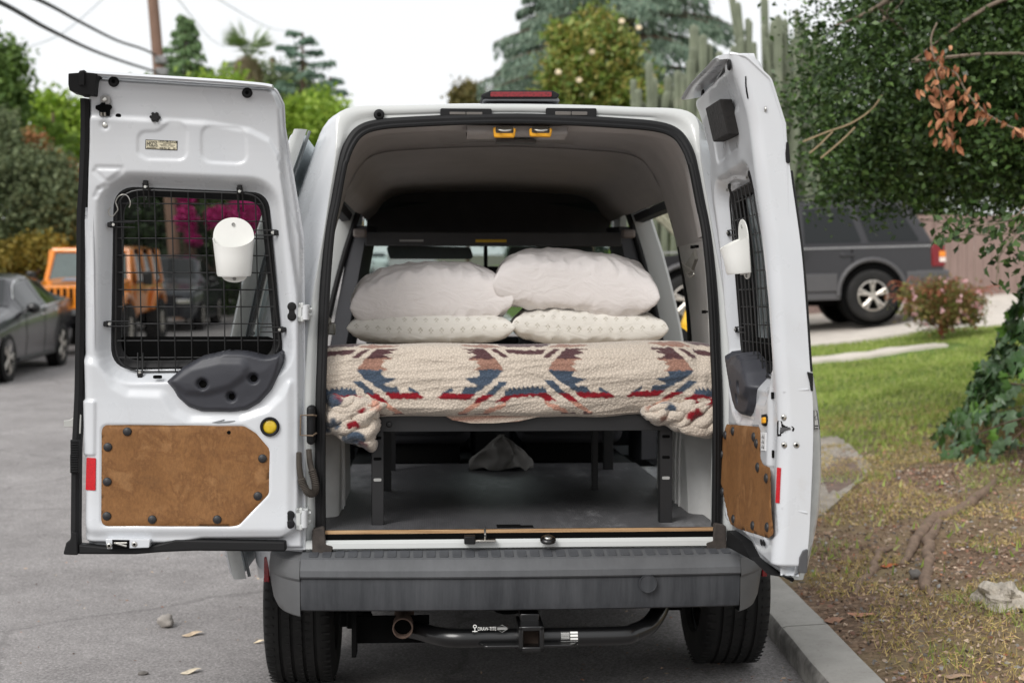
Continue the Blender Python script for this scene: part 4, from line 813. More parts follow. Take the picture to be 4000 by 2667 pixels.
zq = (z0+z1)/2; MB().tube([(x1+.004, -.03, zq+.03), (x1-.004, -.055, zq+.034), (x0-.016, -.06, zq+.034), (x0-.018, -.06, zq-.03), (x1-.005, -.055, zq-.032), (x1+.004, -.03, zq-.026)], .003, 8).build('check_link', M('rusty_link', (120, 104, 88), .7, .5), cs)
q = smooth_path([(a, c) for a, c in [(-0.7165,0.9543),(-0.7159,0.9052),(-0.7107,0.871),(-0.7024,0.8452),(-0.6898,0.8237),(-0.675,0.8193),(-0.6665,0.8321),(-0.6685,0.8578),(-0.6768,0.8878),(-0.685,0.9178),(-0.689,0.9605)]], 10)
b = MB(); L_ = len(q); b.tube([(a, -.055+.045*(i/L_), c) for i, (a, c) in enumerate(q)], [(.011+(.0028 if i % 2 else 0)) if .2 < i/L_ < .82 else .012*(1-.5*abs(i/L_-.5)) for i in range(L_)], 10); P_('cable_gaiter', b, M('gaiter_rubber', (62, 56, 50), .8, var=.3, vscale=40))
# ---- right door (opened square to the tail)
mir = lambda q: [(-a, c) for a, c in q]
EB = [(0.0967,2.1022),(0.0938,2.0458),(0.0949,1.9326),(0.0928,1.7764),(0.0923,1.5628),(0.0928,1.2769),(0.0963,1.0618),(0.0958,0.8101),(0.0945,0.6841)]
UE = lambda y: DW-.43*DR+y
Rout = rpoly([(.03, 2.095), (.20, 2.118), (UE(.01), 2.125), (UE(.05), 2.115), (UE(.088), 2.055), (UE(.094), 1.93), (UE(.094), .68), (UE(.05), .665), (.002, .648), (.002, 1.25), (.004, 1.6)], [.02,0,0,.03,.03,0,.008,.02,.02,0,0], 6)
Rinner = rpoly([(.03, 2.07), (.07, 2.085), (.56, 2.098), (UE(-.01), 2.16), (UE(.2), 2.16), (UE(.2), .69), (.50, .70), (.36, .735), (.06, .735), (.03, .80), (.032, 1.2), (.03, 1.6)], [.02,.02,0,0,0,0,.03,.03,.05,.02,0,0])
Rhole = mir(rpoly([(-0.5806,1.7969),(-0.1168,1.7799),(-0.0752,1.2327),(-0.607,1.224)], [.075,.06,.07,.075], 8))
Rboard = rpoly([(0.0139,1.0375),(0.4799,1.068),(0.5058,1.0558),(0.5149,0.9751),(0.5523,0.9628),(0.6353,0.9645),(0.6536,0.9463),(0.6876,0.7822),(0.6587,0.767),(0.2567,0.7321),(0.1507,0.73),(0.0979,0.7474),(-0.0435,0.8392),(-0.0692,0.9616),(-0.0339,0.9931)], [.015,.012,.0,.02,.02,.012,0,.015,.012,0,.01,.01,.02,.02,0])
RB = [(0.0194,1.0022),(0.1358,1.0253),(0.4356,1.034),(0.4724,1.0179),(-0.0276,0.9339),(0.4991,0.9502),(0.6125,0.9318),(0.0103,0.8155),(0.2046,0.7542),(0.4717,0.7745),(0.649,0.7974)]
F2 = dict(outline=Rout, inner=Rinner, hole=Rhole, ledge=lambda P: P[:, 1]-np.interp(P[:, 0], [0, .05, .09, .2, .45, .60, .64, .68], [1.6, 1.85, 1.93, 1.975, 1.99, 1.99, 2.03, 2.2]),
    pockets=[mir(F['pockets'][1]), mir(F['pockets'][0])], bulge=[(p[0], p[1]) for p in mir(F['bulge'])][::-1], board=Rboard, flange=[(.04, 2.098), (.2, 2.112), (.45, 2.118), (.62, 2.122), (.675, 2.118)], grooves=[], blocks=[], dimples=[],
    grille=[(min(a, .575), c) for a, c in mir(F['grille'])], clips=[((-F['clips'][1][0][0], F['clips'][1][0][1]), (0, -1)), ((-F['clips'][0][0][0], F['clips'][0][0][1]), (0, -1)), ((-F['clips'][4][0][0], F['clips'][4][0][1]), (1, 0)), ((-F['clips'][5][0][0], F['clips'][5][0][1]), (1, 0))],
    buttons=RB, pod=mir(F['pod'])[::-1], lobe=mir(F['lobe'])[::-1], podholes=[((-c[0], c[1]), r) for c, r in F['podholes']], lens=(-0.109,1.0337))
F2['bulge'] = rpoly([(a, c) for a, c in mir([(-0.6428,1.2446),(-0.604,1.1748),(-0.5602,1.15),(-0.447,1.1463),(-0.4114,1.0877),(-0.3668,1.0654),(-0.204,1.068),(-0.1224,1.0948),(-0.0811,1.136),(-0.0396,1.1979),(-0.0404,0.6959)])]+[(.62, .745), (.62, 1.2)], .02)
rdoor, rat, rrd = make_door(1, (0.684, -0.02), -1.574287, F2)
def Rp(name, q, d0, d1, mat, bevel=.002, par=None): return MB().prism(q, 0, 1, lambda a, c, d: rat(a, c, d1 if d else d0)).build(name, mat, par or rdoor, bevel=bevel)
def Ep(name, q, d0, d1, mat, bevel=.001, par=None): return Rp(name, [(UE(a), c) for a, c in q], d0, d1, mat, bevel, par)
def edisc(name, p, r, mat, par=None, d=0, th=.005):
    c = rat(UE(p[0]), p[1], d); return disc(name, c, r, mat, par or rdoor, th, (1, 0, 0))
es = Ep('latch_recess', rpoly([(-0.0165,1.0939),(-0.0129,1.1012),(0.0057,1.1011),(0.0069,1.0938),(0.0166,1.0874),(0.0358,1.0873),(0.0413,1.081),(0.0383,1.0736),(0.0172,1.0695),(0.0025,1.0664),(0.0027,1.0591),(-0.0153,1.0571)], .003), -.001, .004, VOID, 0)
Ep('latch_tongue', rpoly([(0.0019,1.0843),(0.0273,1.0853),(0.0317,1.08),(0.017,1.0758),(0.0077,1.0696),(-0.0008,1.0675)], .003), -.004, .0, M('tongue_grey', (70, 70, 72), .5, .4), .001, es)
for p in ([(0.0117,1.1121),(0.0136,1.0348),(0.0465,1.0357)]): s_ = edisc('latch_bolt', p, .0085, STEEL, None, 0); edisc('bolt_socket', p, .004, VOID, s_, -.005, .001)
for q in ([(0.6234,1.1786),(0.6464,1.1799),(0.6414,1.1604),(0.6183,1.159)], [(0.624,1.0136),(0.6398,1.0141),(0.6427,0.9931),(0.6269,0.9925)]): Rp('slot_hole', rpoly(q, .004), rrd(*q[0])-.0015, rrd(*q[0])+.004, VOID, 0)
q = [(0.5398,1.108),(0.5928,1.1141),(0.6048,1.1075),(0.6025,1.0858),(0.5829,1.0777),(0.5454,1.0789)]; hb = Rp('release_bezel', rpoly(q, .006), -.017, .0, RUBBER, .002)
q = [(0.5711,1.1022),(0.6022,1.1062),(0.6021,1.089),(0.5727,1.0844)]; Rp('release_lever', rpoly(q, .004), -.024, -.012, M('safety_yellow', None), .002, hb)
q = [(0.5273,1.056),(0.5877,1.0602),(0.5904,1.0081),(0.5324,1.0033)]; ik = Rp('instruction_sticker', q, -.0142, -.012, M('sticker_white', (222, 222, 222), .5), 0)
(xa, za), (xb, _), (_, zb), _ = q
for k in range(3):
    z = za+(zb-za)*(.2+.3*k); b = MB(); xm = (xa+xb)/2
    for dx in (-.01, .008): b.add([rat(xm+dx-.006, z-.006, -.0146), rat(xm+dx+.006, z-.006, -.0146), rat(xm+dx+.004, z+.007, -.0146)], [(0, 1, 2)])
    b.build('sticker_icon', MATS['ink_black'], ik, ang=0)
for p in [(0.6721,2.0968),(0.1531,2.0905)]: g = disc('grommet', rat(*p, rrd(*p)), .0165, RUBBER, rdoor, .006); 
Rp('hinge_plug', rpoly([(-0.0298,1.4362),(-0.0049,1.4361),(-0.0137,1.4127),(-0.0203,1.4115),(-0.016,1.4065),(-0.0229,1.3879),(-0.0479,1.3878),(-0.0364,1.4102)], .003), rrd(.05, 1.3)-.003, rrd(.05, 1.3), RUBBER, 0)
# tape-wrapped foam pad stuck to the upper panel
q = [(0.3181,2.0255),(0.5344,2.0219),(0.5338,1.9188),(0.3084,1.9234)]; fp = MB(); 
FOAM = M('black_foam', (30, 28, 27), .95, var=.3, vscale=30, bump=.6, bscale=60, bdist=.006)
fp.prism(rpoly(q, .006), 0, 1, lambda a, c, d: rat(a, c, .005 if d else -.032)); fp.build('foam_pad', FOAM, rdoor, bevel=.006, seg=3)
Ep('split_seam', [(0.0216,2.0602),(0.0246,2.0602),(0.0159,2.0364),(0.0126,2.0166),(0.0101,1.9997),(0.0065,1.9997),(0.008,2.0165),(0.0124,2.0364)], -.002, .001, VOID, 0)
p = (0.7339,1.9696); disc('bolt', rat(*p, rrd(*p)), .008, STEEL, rdoor, .004)
Ep('edge_pad', rpoly([(0.0902,1.8781),(0.0964,1.8791),(0.0954,1.8233),(0.0909,1.8198),(0.0831,1.8222),(0.0844,1.8482)], .003), -.006, .004, RUBBER, .001)
Ep('edge_pad', rpoly([(0.0833,1.2407),(0.1,1.2354),(0.0959,1.1854),(0.0896,1.187),(0.0888,1.2091)], .003), -.006, .004, RUBBER, .001)
Ep('corner_pad', rpoly([(0.0715,0.6759),(0.0715,0.7192),(0.0796,0.7392),(0.094,0.7454),(0.096,0.6757)], .006), -.005, .004, M('grey_pad2', (72, 72, 74), .5), .002)
zs = frange(1.24, 1.80, 12); b = MB(); b.tube([(DW-.008, DT-.0-pz(z), z) for z in zs], .008, 6); b.build('edge_seal', RUBBER, rdoor)
Rp('reflector', rpoly([(UE(-.008), (0.6526,0.9702)[1]), (UE(.006), (0.6526,0.9702)[1]), (UE(.006), (0.6663,0.8708)[1]), (UE(-.008), (0.6663,0.8708)[1])], .002), -.003, .002, REFL, 0)
q = [(.08, .70), (.30, .70), (.42, .672), (.66, .664), (UE(.06), .664), (UE(.06), .652), (.08, .648)]
Rp('bottom_seal', rpoly(q, .006), -.004, .03, RUBBER, .004)
for p in [(0.5623,0.7426),(0.5941,0.7462)]: disc('drain_plug', rat(*p, rrd(*p)), .012, RUBBER, rdoor, .003)
Ep('edge_rib', rpoly([(.012, (0.0001,1.1821)[1]), (.085, (0.0908,1.1891)[1]), (.085, (0.091,1.1933)[1]), (.012, (0.0003,1.1863)[1])], .002), -.003, .002, WHITE, .001)
Ep('edge_rib', rpoly([(.012, (0.0062,0.8569)[1]), (.085, (0.0886,0.8426)[1]), (.085, (0.0885,0.8468)[1]), (.012, (0.0061,0.8611)[1])], .002), -.003, .002, WHITE, .001)
# ------------------------------------------------ things hung on the grilles
def cup(name, label, parent_at, x, z0, wid, hgt, plate_top, tabh, rot, loc):
    """wall caddy: flat back plate with arched top, tapering half-round cup, tab below"""
    t = tag(empty(name, loc, rot), label, 'holder')
    hw = wid/2; ht = hw*.93; n_ = 20
    b = MB()
    def half(w_, dep, z, lipf=0): return [(w_*math.cos(a), -dep*math.sin(a)**.8 if math.sin(a) > 0 else 0, z+lipf*math.sin(a)) for a in frange(0, math.pi, n_)]
    outer = [half(hw*.80, hw*.86, 0), half(hw*.84, hw*.92, .006), half(hw*.92, hw*1.0, hgt*.5), half(hw, hw*1.1, hgt, -.028)]
    inn = [half(hw*.975, hw*1.06, hgt, -.028), half(hw*.90, hw*.96, hgt*.5), half(hw*.80, hw*.86, .008)]
    b.loft(outer+inn, False); b.add(half(hw*.80, hw*.86, 0), [tuple(range(n_+1))]); b.add(half(hw*.80, hw*.86, .008), [tuple(range(n_+1))])
    b.build('cup', CREAMP, t, ang=40)
    pl = [(-hw*.8, 0), (hw*.8, 0), (hw, hgt-.0)]+[(hw*math.cos(a), hgt+(plate_top-hgt)*math.sin(a)**.9) for a in frange(.08, math.pi-.08, 24)]+[(-hw, hgt)]
    MB().prism(pl, 0, .003).build('back_plate', CREAMP, t, bevel=.0008)
    MB().prism([(hw*.62*math.cos(a), -tabh*math.sin(a)) for a in frange(0, math.pi, 16)], 0, .003).build('lower_tab', CREAMP, t)
    for zz in (plate_top-.022, -tabh*.45): MB().lathe([(0, 0), (.004, 0), (.0055, -.002), (.006, .001)], 12, 'y', (0, -.001, zz)).build('screw_eye', M('eye_grey', (150, 150, 146), .5), t)
    MB().bx(-.018, .018, -.016, 0, -.004, .004).build('cup_ledge', CREAMP, t, bevel=.001)
    return t
van_m = Matrix.Translation((*(0.0285, 4.65), 0)) @ Matrix.Rotation(0.055851, 4, 'Z')
def door_world(door, p): return van_m @ (Matrix.Translation(door.location) @ Matrix.Rotation(door.rotation_euler.z, 4, 'Z')) @ Vector(p)
(x0, zt), (x1, _), (_, zb), (_, zrim), (_, ztab) = [(-0.2858,1.7061),(-0.156,1.7066),(-0.2249,1.521),(-0.2222,1.6436),(-0.2253,1.499)]
p = lat((x0+x1)/2, zb, .022); cl_ = cup('white_caddy', 'white plastic half-round caddy facing outward on the wide-open flat door grille', None, 0, 0, x1-x0, zrim-zb, zt-zb, zb-ztab, 0.055851, door_world(ldoor, p))
q = [(0.2811,1.6255),(0.6785,1.5291),(0.632,1.6902),(0.3857,1.5263),(0.6237,1.5026)]
zt, zb, ztab, zrim = q[2][1], (0.4439,1.5249)[1], (0.4445,1.5063)[1], (0.5414,1.6211)[1]
cl_.rotation_euler.x = .10
p = rat(.30, zb, .022); cr_ = cup('white_caddy', 'white plastic half-round caddy seen edge-on, on the door opened square beside the lawn', None, 0, 0, .134, zrim-zb+.012, zt-zb, zb-ztab, 0.055851+-1.574287, door_world(rdoor, p)); cr_.rotation_euler.x = .10
hk = [lat(a, c, .024) for a, c in [(-0.6044,1.7363),(-0.6118,1.7229),(-0.6073,1.7115),(-0.5979,1.7085),(-0.5899,1.7173),(-0.5819,1.7287),(-0.5852,1.7421),(-0.5874,1.7535),(-0.5785,1.7687),(-0.5631,1.7756),(-0.5499,1.7707),(-0.5429,1.7555),(-0.5426,1.7441),(-0.5467,1.7354)]]
tag(MB().tube([tuple(door_world(ldoor, q)) for q in smooth_path(hk, 5)], .0019, 8).build('s_hook', STEEL), 'thin steel wire S-hook hanging at the corner of the window grille', 'hook')
# wire spring clip on the right rear pillar
def sp(q, x=.632): y, z = q; return tuple(van_m @ Vector((x, y, z)))
cq = [(0.4487,1.5909),(0.2993,1.6119),(0.2929,1.6217),(0.2601,1.5867),(0.2175,1.5766),(0.2598,1.5708),(0.3574,1.5414),(0.4135,1.5387),(0.4642,1.5522),(0.4415,1.5763)]
clip = tag(MB().prism([(y, z) for y, z in cq[1:4]+cq[6:10]], .622, .634, lambda a, c, d: tuple(van_m @ Vector((d, a, c)))).build('spring_clip', M('clip_steel', (130, 128, 122), .4, .7)), 'grey steel spring clip fixed to the bare rear pillar inside the van', 'clip')
MB().tube(smooth_path([sp(q, .61) for q in [(0.4486,1.5827),(0.3914,1.5687),(0.3026,1.5541),(0.2275,1.5422),(0.2126,1.532),(0.2484,1.5269),(0.3022,1.5281),(0.3462,1.5371)]], 5), .0035, 8).build('clip_wire', MATS['clip_steel'], clip)
# ================================================================ BED AND BEDDING
def vloc(x, y, z): return tuple(van_m @ Vector((x, y, z)))
VR = (0, 0, 0.055851)
BEDM = M('bed_steel', (19, 19, 21), .5, var=.1, bump=.15, bscale=300)
bed = thing('bed_frame', 'black steel bed frame on slotted legs standing on the van floor', 'bed', vloc(0, 0, .694), 0.055851)
FZ = .694
def bedp(name, b, mat=BEDM, **k): return b.build(name, mat, bed, (0, 0, -FZ), **k)
fl = [(-0.4922,1.0107),(-0.4516,0.684),(0.4758,1.0157),(0.5195,0.6905),(-0.4762,1.0553),(0.5167,1.0077)]
zt = fl[4][1]; zb = fl[5][1]-.002
xl0, xl1, xr0, xr1 = fl[0][0], fl[1][0], fl[2][0], fl[3][0]
for (x0, x1), y in (((xl0, xl1), .11), ((xr0, xr1), .11), ((xl0, xl1), 1.0), ((xr0-.13, xr1-.15), .98), ((xl0, xl1), 1.68), ((xr0, xr1), 1.68)):
    lg = bedp('leg', MB().bx(x0, x1, y, y+.004, FZ, zb+.01).bx(x0, x0+.004, y, y+.035, FZ, zb+.01), bevel=.001)
    if y < .2:
        for k, z in enumerate((.985, .915, .845)):
            xm = (x0+x1)/2; MB().prism(rpoly([(xm-.013, z-.005), (xm+.013, z-.005), (xm+.013, z+.005), (xm-.013, z+.005)], .005), y-.0015, y+.001).build('leg_slot', M('slot_pale', (150, 150, 148), .7) if k == 2 else VOID, lg)
bedp('end_rail', MB().bx(xl0+.005, xr1+.005, .105, .11, zb, zt+.004).bx(xl0+.005, xr1, .11, .14, zt, zt+.004), bevel=.001)
for x in (xl0, xr1-.004): bedp('side_rail', MB().bx(x, x+.004, .14, 1.70, zb, zt))
for k in range(9): bedp('cross_slat', MB().bx(xl0+.01, xr1-.01, .2+.18*k, .26+.18*k, zt-.012, zt))
for q in [(-0.4328,1.0301),(0.4535,1.0337)]: disc('rail_bolt', (q[0], .104, q[1]-FZ), .010, BEDM, bed, .004)
mat_ = MB().bx(-.60, .60, .13, 1.72, zt+.006, 1.232).build('mattress', M('ticking', (200, 196, 186), .9), None, tuple(van_m.translation), VR, bevel=.05, seg=4)
tag(mat_, 'thick mattress under the patterned fleece blanket on the steel bed frame', 'mattress')
# blanket -------------------------------------------------------
n = N('sherpa_fleece'); at_ = n.n('ShaderNodeVertexColor'); at_.layer_name = 'weave'
e1 = n.vor(112, 'DISTANCE_TO_EDGE'); f1 = n.vor(112); 
shade = n.ramp(e1, [(.0, .66), (.10, .96), (.3, 1.04)]); col = n.mix(.85, at_.outputs[0], shade, 'MULTIPLY')
fz = n.ramp(n.noise(700, 3, .8), [(.3, .88), (.7, 1.1)]); col = n.mix(.7, col, fz, 'MULTIPLY')
n.set(**{'Base Color': col, 'Roughness': .95, 'Specular IOR Level': .1, 'Sheen Weight': .35, 'Sheen Roughness': .5})
hgt = n.math('ADD', n.math('MULTIPLY', f1, -1.0), n.math('MULTIPLY', n.noise(600, 3), .25)); n.bump(hgt, .65, .0045); FLEECE = n.m
CREAM, MAR, ROSE, SLATE, DRED, PEACH = [s2l(c) for c in ((193, 181, 167), (80, 54, 56), (148, 112, 97), (64, 76, 91), (124, 14, 28), (196, 146, 126))]
C0 = (0.0197,1.1889)[0]; K = (0.6553,1.1872)[0]-(0.0197,1.1889)[0]; K = K/1000.
ZF = lambda yy: np.interp(yy, [100, 500], [(0.0197,1.3148)[1], (0.0198,1.0628)[1]])
def half_motif():                # weave figures of one half repeat, picture units from the axis: (colour, polygon)
    return [(MAR, [(-326,152),(-215,148),(-158,205),(-296,205),(-246,184),(-300,170),(-262,160)]),
            (ROSE, [(-296,206),(-157,206),(-116,262),(-270,264),(-228,240),(-262,224),(-236,216)]),
            (SLATE, [(-248,266),(-116,264),(-165,312),(-228,352),(-285,386),(-338,382),(-322,352),(-268,346),(-250,336),(-312,308),(-252,300),(-236,286)]),
            (SLATE, [(-140,322),(-95,320),(-170,386),(-208,386)]), (SLATE, [(-440,384),(-385,354),(-380,366),(-418,386)]),
            (DRED, [(-460,404),(-430,384),(-262,380),(-296,408),(-445,410)]), (DRED, [(-225,387),(-170,387),(-232,426),(-275,430)]),
            (DRED, [(-105,388),(0,388),(0,404),(-22,400),(-40,408),(-60,400),(-85,410),(-102,426),(-160,424)]),
            (SLATE, [(-108,386),(-104,360),(-92,372),(-86,352),(-72,368),(-64,350),(-48,366),(-38,348),(-22,364),(-12,348),(0,360),(0,387)]),
            (PEACH, [(-275,432),(-232,428),(-318,484),(-350,484)]), (PEACH, [(-205,462),(-102,430),(-108,446),(-165,470),(-225,492)]),
            (MAR, [(-352,486),(-305,484),(-312,494),(-350,496)]), (MAR, [(-262,488),(-190,486),(-188,496),(-262,498)]),
            (MAR, [(-178,152),(-150,150),(-92,192),(-112,198)]), (MAR, [(-105,152),(0,156),(0,176),(-70,174),(-92,168)]), (MAR, [(-610,138),(-560,134),(-575,146)]),
            (MAR, [(-140,118),(-20,112),(0,118),(0,128),(-90,130)]), (ROSE, [(-330,128),(-180,120),(-120,136),(-220,140)]), (ROSE, [(-120,84),(0,80),(0,92),(-90,96)]), (SLATE, [(-300,60),(-180,56),(-200,72)]), (ROSE, [(-420,30),(-300,26),(-320,44)])]
def paint(me, XY):
    """XY: (x, picture row) for each vertex"""
    cols = np.tile(np.array([*CREAM, 1.0]), (len(XY), 1))
    jx = np.array([noise.noise((x*60, v*.7*.08, 0)) for x, v in XY])*7; jv = np.array([noise.noise((x*75, v*.06, 9)) for x, v in XY])*7
    U = (XY[:, 0]-C0)/K+jx; V = XY[:, 1]+jv
    U = (U+495) % 990-495
    Q = np.stack([-np.abs(U), V], 1)
    for c, poly in half_motif():
        s = sdf(Q, poly); a = np.clip(.5-(s-2.2)/4, 0, 1)[:, None]; cols[:, :3] = cols[:, :3]*(1-a)+np.array(c)*a
    ca = me.color_attributes.new('weave', 'FLOAT_COLOR', 'POINT'); ca.data.foreach_set('color', cols.astype(np.float32).ravel())
bl_ = thing('blanket', 'cream fleece blanket woven with red, blue and brown zigzags over the mattress', 'blanket', tuple(van_m.translation), 0.055851)
prof = [(1.78, 1.20), (1.74, 1.245), (1.2, 1.25), (.7, 1.262), (.4, 1.282), (.24, 1.296), (.16, 1.302), (.11, 1.295), (.075, 1.272), (.052, 1.235), (.043, 1.18), (.046, 1.12), (.062, 1.08), (.10, 1.058), (.16, 1.062)]
pp = [prof[0]]
fine = smooth_path(prof, 12)
out = [fine[0]]; acc = 0
for a, c in zip(fine, fine[1:]):
    st = .045 if a[0] > .35 else .0038
    dd = math.dist(out[-1], c)
    while dd > st:
        t = st/dd; out.append((out[-1][0]+(c[0]-out[-1][0])*t, out[-1][1]+(c[1]-out[-1][1])*t)); dd = math.dist(out[-1], c)
    
S_ = np.array(out); nx = 350; XS = np.linspace(-.655, .66, nx); V = []; XY = []
ss = np.concatenate([[0], np.cumsum(np.linalg.norm(np.diff(S_, axis=0), axis=1))])
kfront = int(np.argmin(np.abs(S_[:, 1]-1.30)+np.where(S_[:, 0] > .2, 9, 0))); 
rowz = lambda z: 100+(z-(0.0197,1.3148)[1])/((0.0198,1.0628)[1]-(0.0197,1.3148)[1])*400
r0 = 108.; r1 = 505.; iend = int(np.argmin(np.abs(S_[:, 1]-1.066)+np.where(S_[:, 0] > .12, 9, 0)))
for k, (y, z) in enumerate(S_):
    row = ((1200+(1.42-z)*5555/(4.65+y)-1250)/.744 if z > 1.066 or y < .07 else 505+(ss[k]-ss[iend])*900) if k >= kfront else r0-(ss[kfront]-ss[k])*620
    for x in XS:
        e = max(0, abs(x)-.50)/.16; f = max(0, min(1, (z-1.05)/.2)) if y < .2 else 0
        w1 = noise.noise((x*2.3, row*.006, 1.7)); w2 = noise.noise((x*7, row*.012, 4.2)); w3 = noise.noise((x*26, row*.006, 8.1))
        w4 = (1-abs(noise.noise((x*4.5+row*.012, row*.02, 12.0))))**5; dy = .016*w1+.008*w2-.0045*w4+.016*e*w3-.012*e; dz = .010*w1*(1 if y > .1 else .5)+.004*w2
        if y > .2: dy = 0; dz = .012*w1+.006*w2
        drop = -.012*e*e*(1 if y < .5 else 0)
        if y < .11: dz += -.012*noise.noise((x*3.1, 0, 6))*(1-f)
        V.append((x, y+dy, z+dz+drop)); XY.append((x, row))
nr = len(S_); f = [(j*nx+i, j*nx+i+1, (j+1)*nx+i+1, (j+1)*nx+i) for j in range(nr-1) for i in range(nx-1)]
me = bpy.data.meshes.new('drape'); me.from_pydata(V, [], f); me.update()
for p in me.polygons: p.use_smooth = True
paint(me, np.array(XY)); link('drape', me, FLEECE, bl_)
def fold(name, path, rad, seed, flat=.65, spots=(), nr_=26):
    """thick rolled fold of fleece following a path of van (x, y, z) points"""
    P = smooth_path(path, 9); b = MB(); m_ = len(P); rr = np.interp(np.linspace(0, 1, m_), np.linspace(0, 1, len(rad)), rad)
    V = []; 
    for i, p in enumerate(P):
        a = Vector(P[max(0, i-1)]); c = Vector(P[min(m_-1, i+1)]); t = (c-a).normalized(); sd = t.cross(Vector((0, 1, 0)))
        if sd.length < .05: sd = Vector((0, 0, 1))
        sd.normalize(); up = sd.cross(t)
        r_ = rr[i]*min(1, math.sqrt(max(.02, min(i, m_-1-i)/3+.06)))
        for k in range(nr_):
            an = 2*math.pi*k/nr_; q = Vector(p)+sd*math.cos(an)*r_+up*math.sin(an)*r_*flat
            d_ = noise.noise((q.x*14+seed, q.y*14, q.z*14))*.30*r_+noise.noise((q.x*40+seed, q.y*40, q.z*40))*.12*r_
            q += (sd*math.cos(an)+up*math.sin(an))*d_; V.append(tuple(q))
    f = [(i*nr_+k, i*nr_+(k+1) % nr_, (i+1)*nr_+(k+1) % nr_, (i+1)*nr_+k) for i in range(m_-1) for k in range(nr_)]+[tuple(range(nr_)), tuple((m_-1)*nr_+k for k in range(nr_))]
    me = bpy.data.meshes.new(name); me.from_pydata(V, [], f); me.update()
    for p in me.polygons: p.use_smooth = True
    cols = np.tile(np.array([*CREAM, 1.0]), (len(V), 1)); VA = np.array(V)
    for c_, pos, r_ in spots:
        d_ = np.linalg.norm((VA-np.array(pos))*[1, .5, 1], axis=1)+.012*np.array([noise.noise((v[0]*50, v[1]*50, v[2]*50)) for v in V]); a = np.clip((r_-d_)/.006, 0, 1)[:, None]; cols[:, :3] = cols[:, :3]*(1-a)+np.array(c_)*a
    ca = me.color_attributes.new('weave', 'FLOAT_COLOR', 'POINT'); ca.data.foreach_set('color', cols.astype(np.float32).ravel())
    o = link(name, me, FLEECE, bl_); sb_ = o.modifiers.new('sub', 'SUBSURF'); sb_.levels = sb_.render_levels = 1; return o
def f6(y, pts): return [(x, y+dy, z) for (x, z), dy in pts]
def z6(pts, dys): return [(x, dy, z) for (x, z), dy in zip(pts, dys)]
def crumple(name, poly, y0, seed, spots, dirn):
    """gathered cloth: a sheet thrown into sharp overlapping folds"""
    def rel(P):
        s_ = -sdf(P, poly); t = P[:, 0]*dirn[0]+P[:, 1]*dirn[1]
        w_ = np.array([noise.noise((p[0]*9+seed, p[1]*9, 1.0)) for p in P]); w2 = np.array([noise.noise((p[0]*26+seed, p[1]*26, 4.0)) for p in P])
        ph = t*150+w_*5.0; f_ = 1-np.abs(np.sin(ph*.5))**.6
        return y0-(.012+.030*np.sqrt(np.clip(s_/.03, 0, 1)))-.030*(1-f_)*np.clip(s_/.02, 0, 1)-.010*w2
    me = sheet(poly, [], rel, lambda P, d: np.stack([P[:, 0]+.008*np.sin(P[:, 1]*90+seed), d, P[:, 1]+.006*np.sin(P[:, 0]*80)], 1), .0045, name)
    VA = np.empty(len(me.vertices)*3, np.float32); me.vertices.foreach_get('co', VA); VA = VA.reshape(-1, 3); cols = np.tile(np.array([*CREAM, 1.0]), (len(VA), 1))
    for c_, pos, r_ in spots:
        d_ = np.linalg.norm((VA[:, [0, 2]]-np.array(pos))*[1, 1.6], axis=1)+.016*np.array([noise.noise((v[0]*45, v[1]*45, v[2]*45)) for v in VA.tolist()]); a = np.clip((r_-d_)/.005, 0, 1)[:, None]; cols[:, :3] = cols[:, :3]*(1-a)+np.array(c_)*a
    ca = me.color_attributes.new('weave', 'FLOAT_COLOR', 'POINT'); ca.data.foreach_set('color', cols.astype(np.float32).ravel())
    o = link(name, me, FLEECE, bl_); so_ = o.modifiers.new('thick', 'SOLIDIFY'); so_.thickness = .008; so_.offset = 1; return o
q = rpoly([(-0.6416,1.141),(-0.5534,1.1332),(-0.4787,1.1186),(-0.4289,1.0933),(-0.4664,1.0715),(-0.4715,1.0277),(-0.476,0.9776),(-0.4947,0.9513),(-0.5352,0.9603),(-0.5538,0.978),(-0.5849,0.9957),(-0.6407,1.0097),(-0.643,1.0785)], .012)
sp6 = [(-0.5907,1.1252),(-0.6156,1.1191),(-0.5223,1.1281),(-0.5224,1.0843),(-0.5536,1.0375),(-0.6096,1.0377),(-0.5413,0.9904),(-0.5103,0.9652),(-0.4788,1.0966),(-0.6345,1.0191)]
crumple('folded_corner', q, .085, 3.1, [(SLATE, sp6[1], .035), (DRED, sp6[0], .022), (DRED, sp6[2], .02), (DRED, sp6[3], .016), (DRED, sp6[4], .026), (SLATE, sp6[5], .026), (SLATE, sp6[6], .036), (MAR, sp6[7], .026), (PEACH, sp6[8], .022), (SLATE, sp6[9], .02)], (.35, -1.0))
q = [(-0.6413,1.084),(-0.5977,1.0889),(-0.5354,1.0849),(-0.4886,1.0759),(-0.4743,1.052)]; fold('folded_roll', z6(q, (.07, .03, .02, .03, .05)), (.02, .024, .022, .02, .012), 2, .7, [(DRED, (q[2][0]+.02, .0, q[2][1]), .018)])
q = [(-0.6321,1.037),(-0.5916,1.04),(-0.5542,1.0348),(-0.5387,1.0178)]; fold('folded_roll', z6(q, (.06, .025, .02, .05)), (.016, .02, .02, .012), 3, .7, [(DRED, (q[2][0], .0, q[2][1]), .02), (SLATE, (q[1][0]-.02, .0, q[1][1]), .022)])
q = rpoly([(0.4039,1.0584),(0.4344,1.0918),(0.4917,1.0992),(0.5683,1.1084),(0.6705,1.1239),(0.6742,0.9905),(0.6326,0.9857),(0.5942,1.0036),(0.5686,0.9898),(0.543,1.0134),(0.5111,1.0231),(0.4728,1.0309),(0.4409,1.0424),(0.4218,1.0438)], .012)
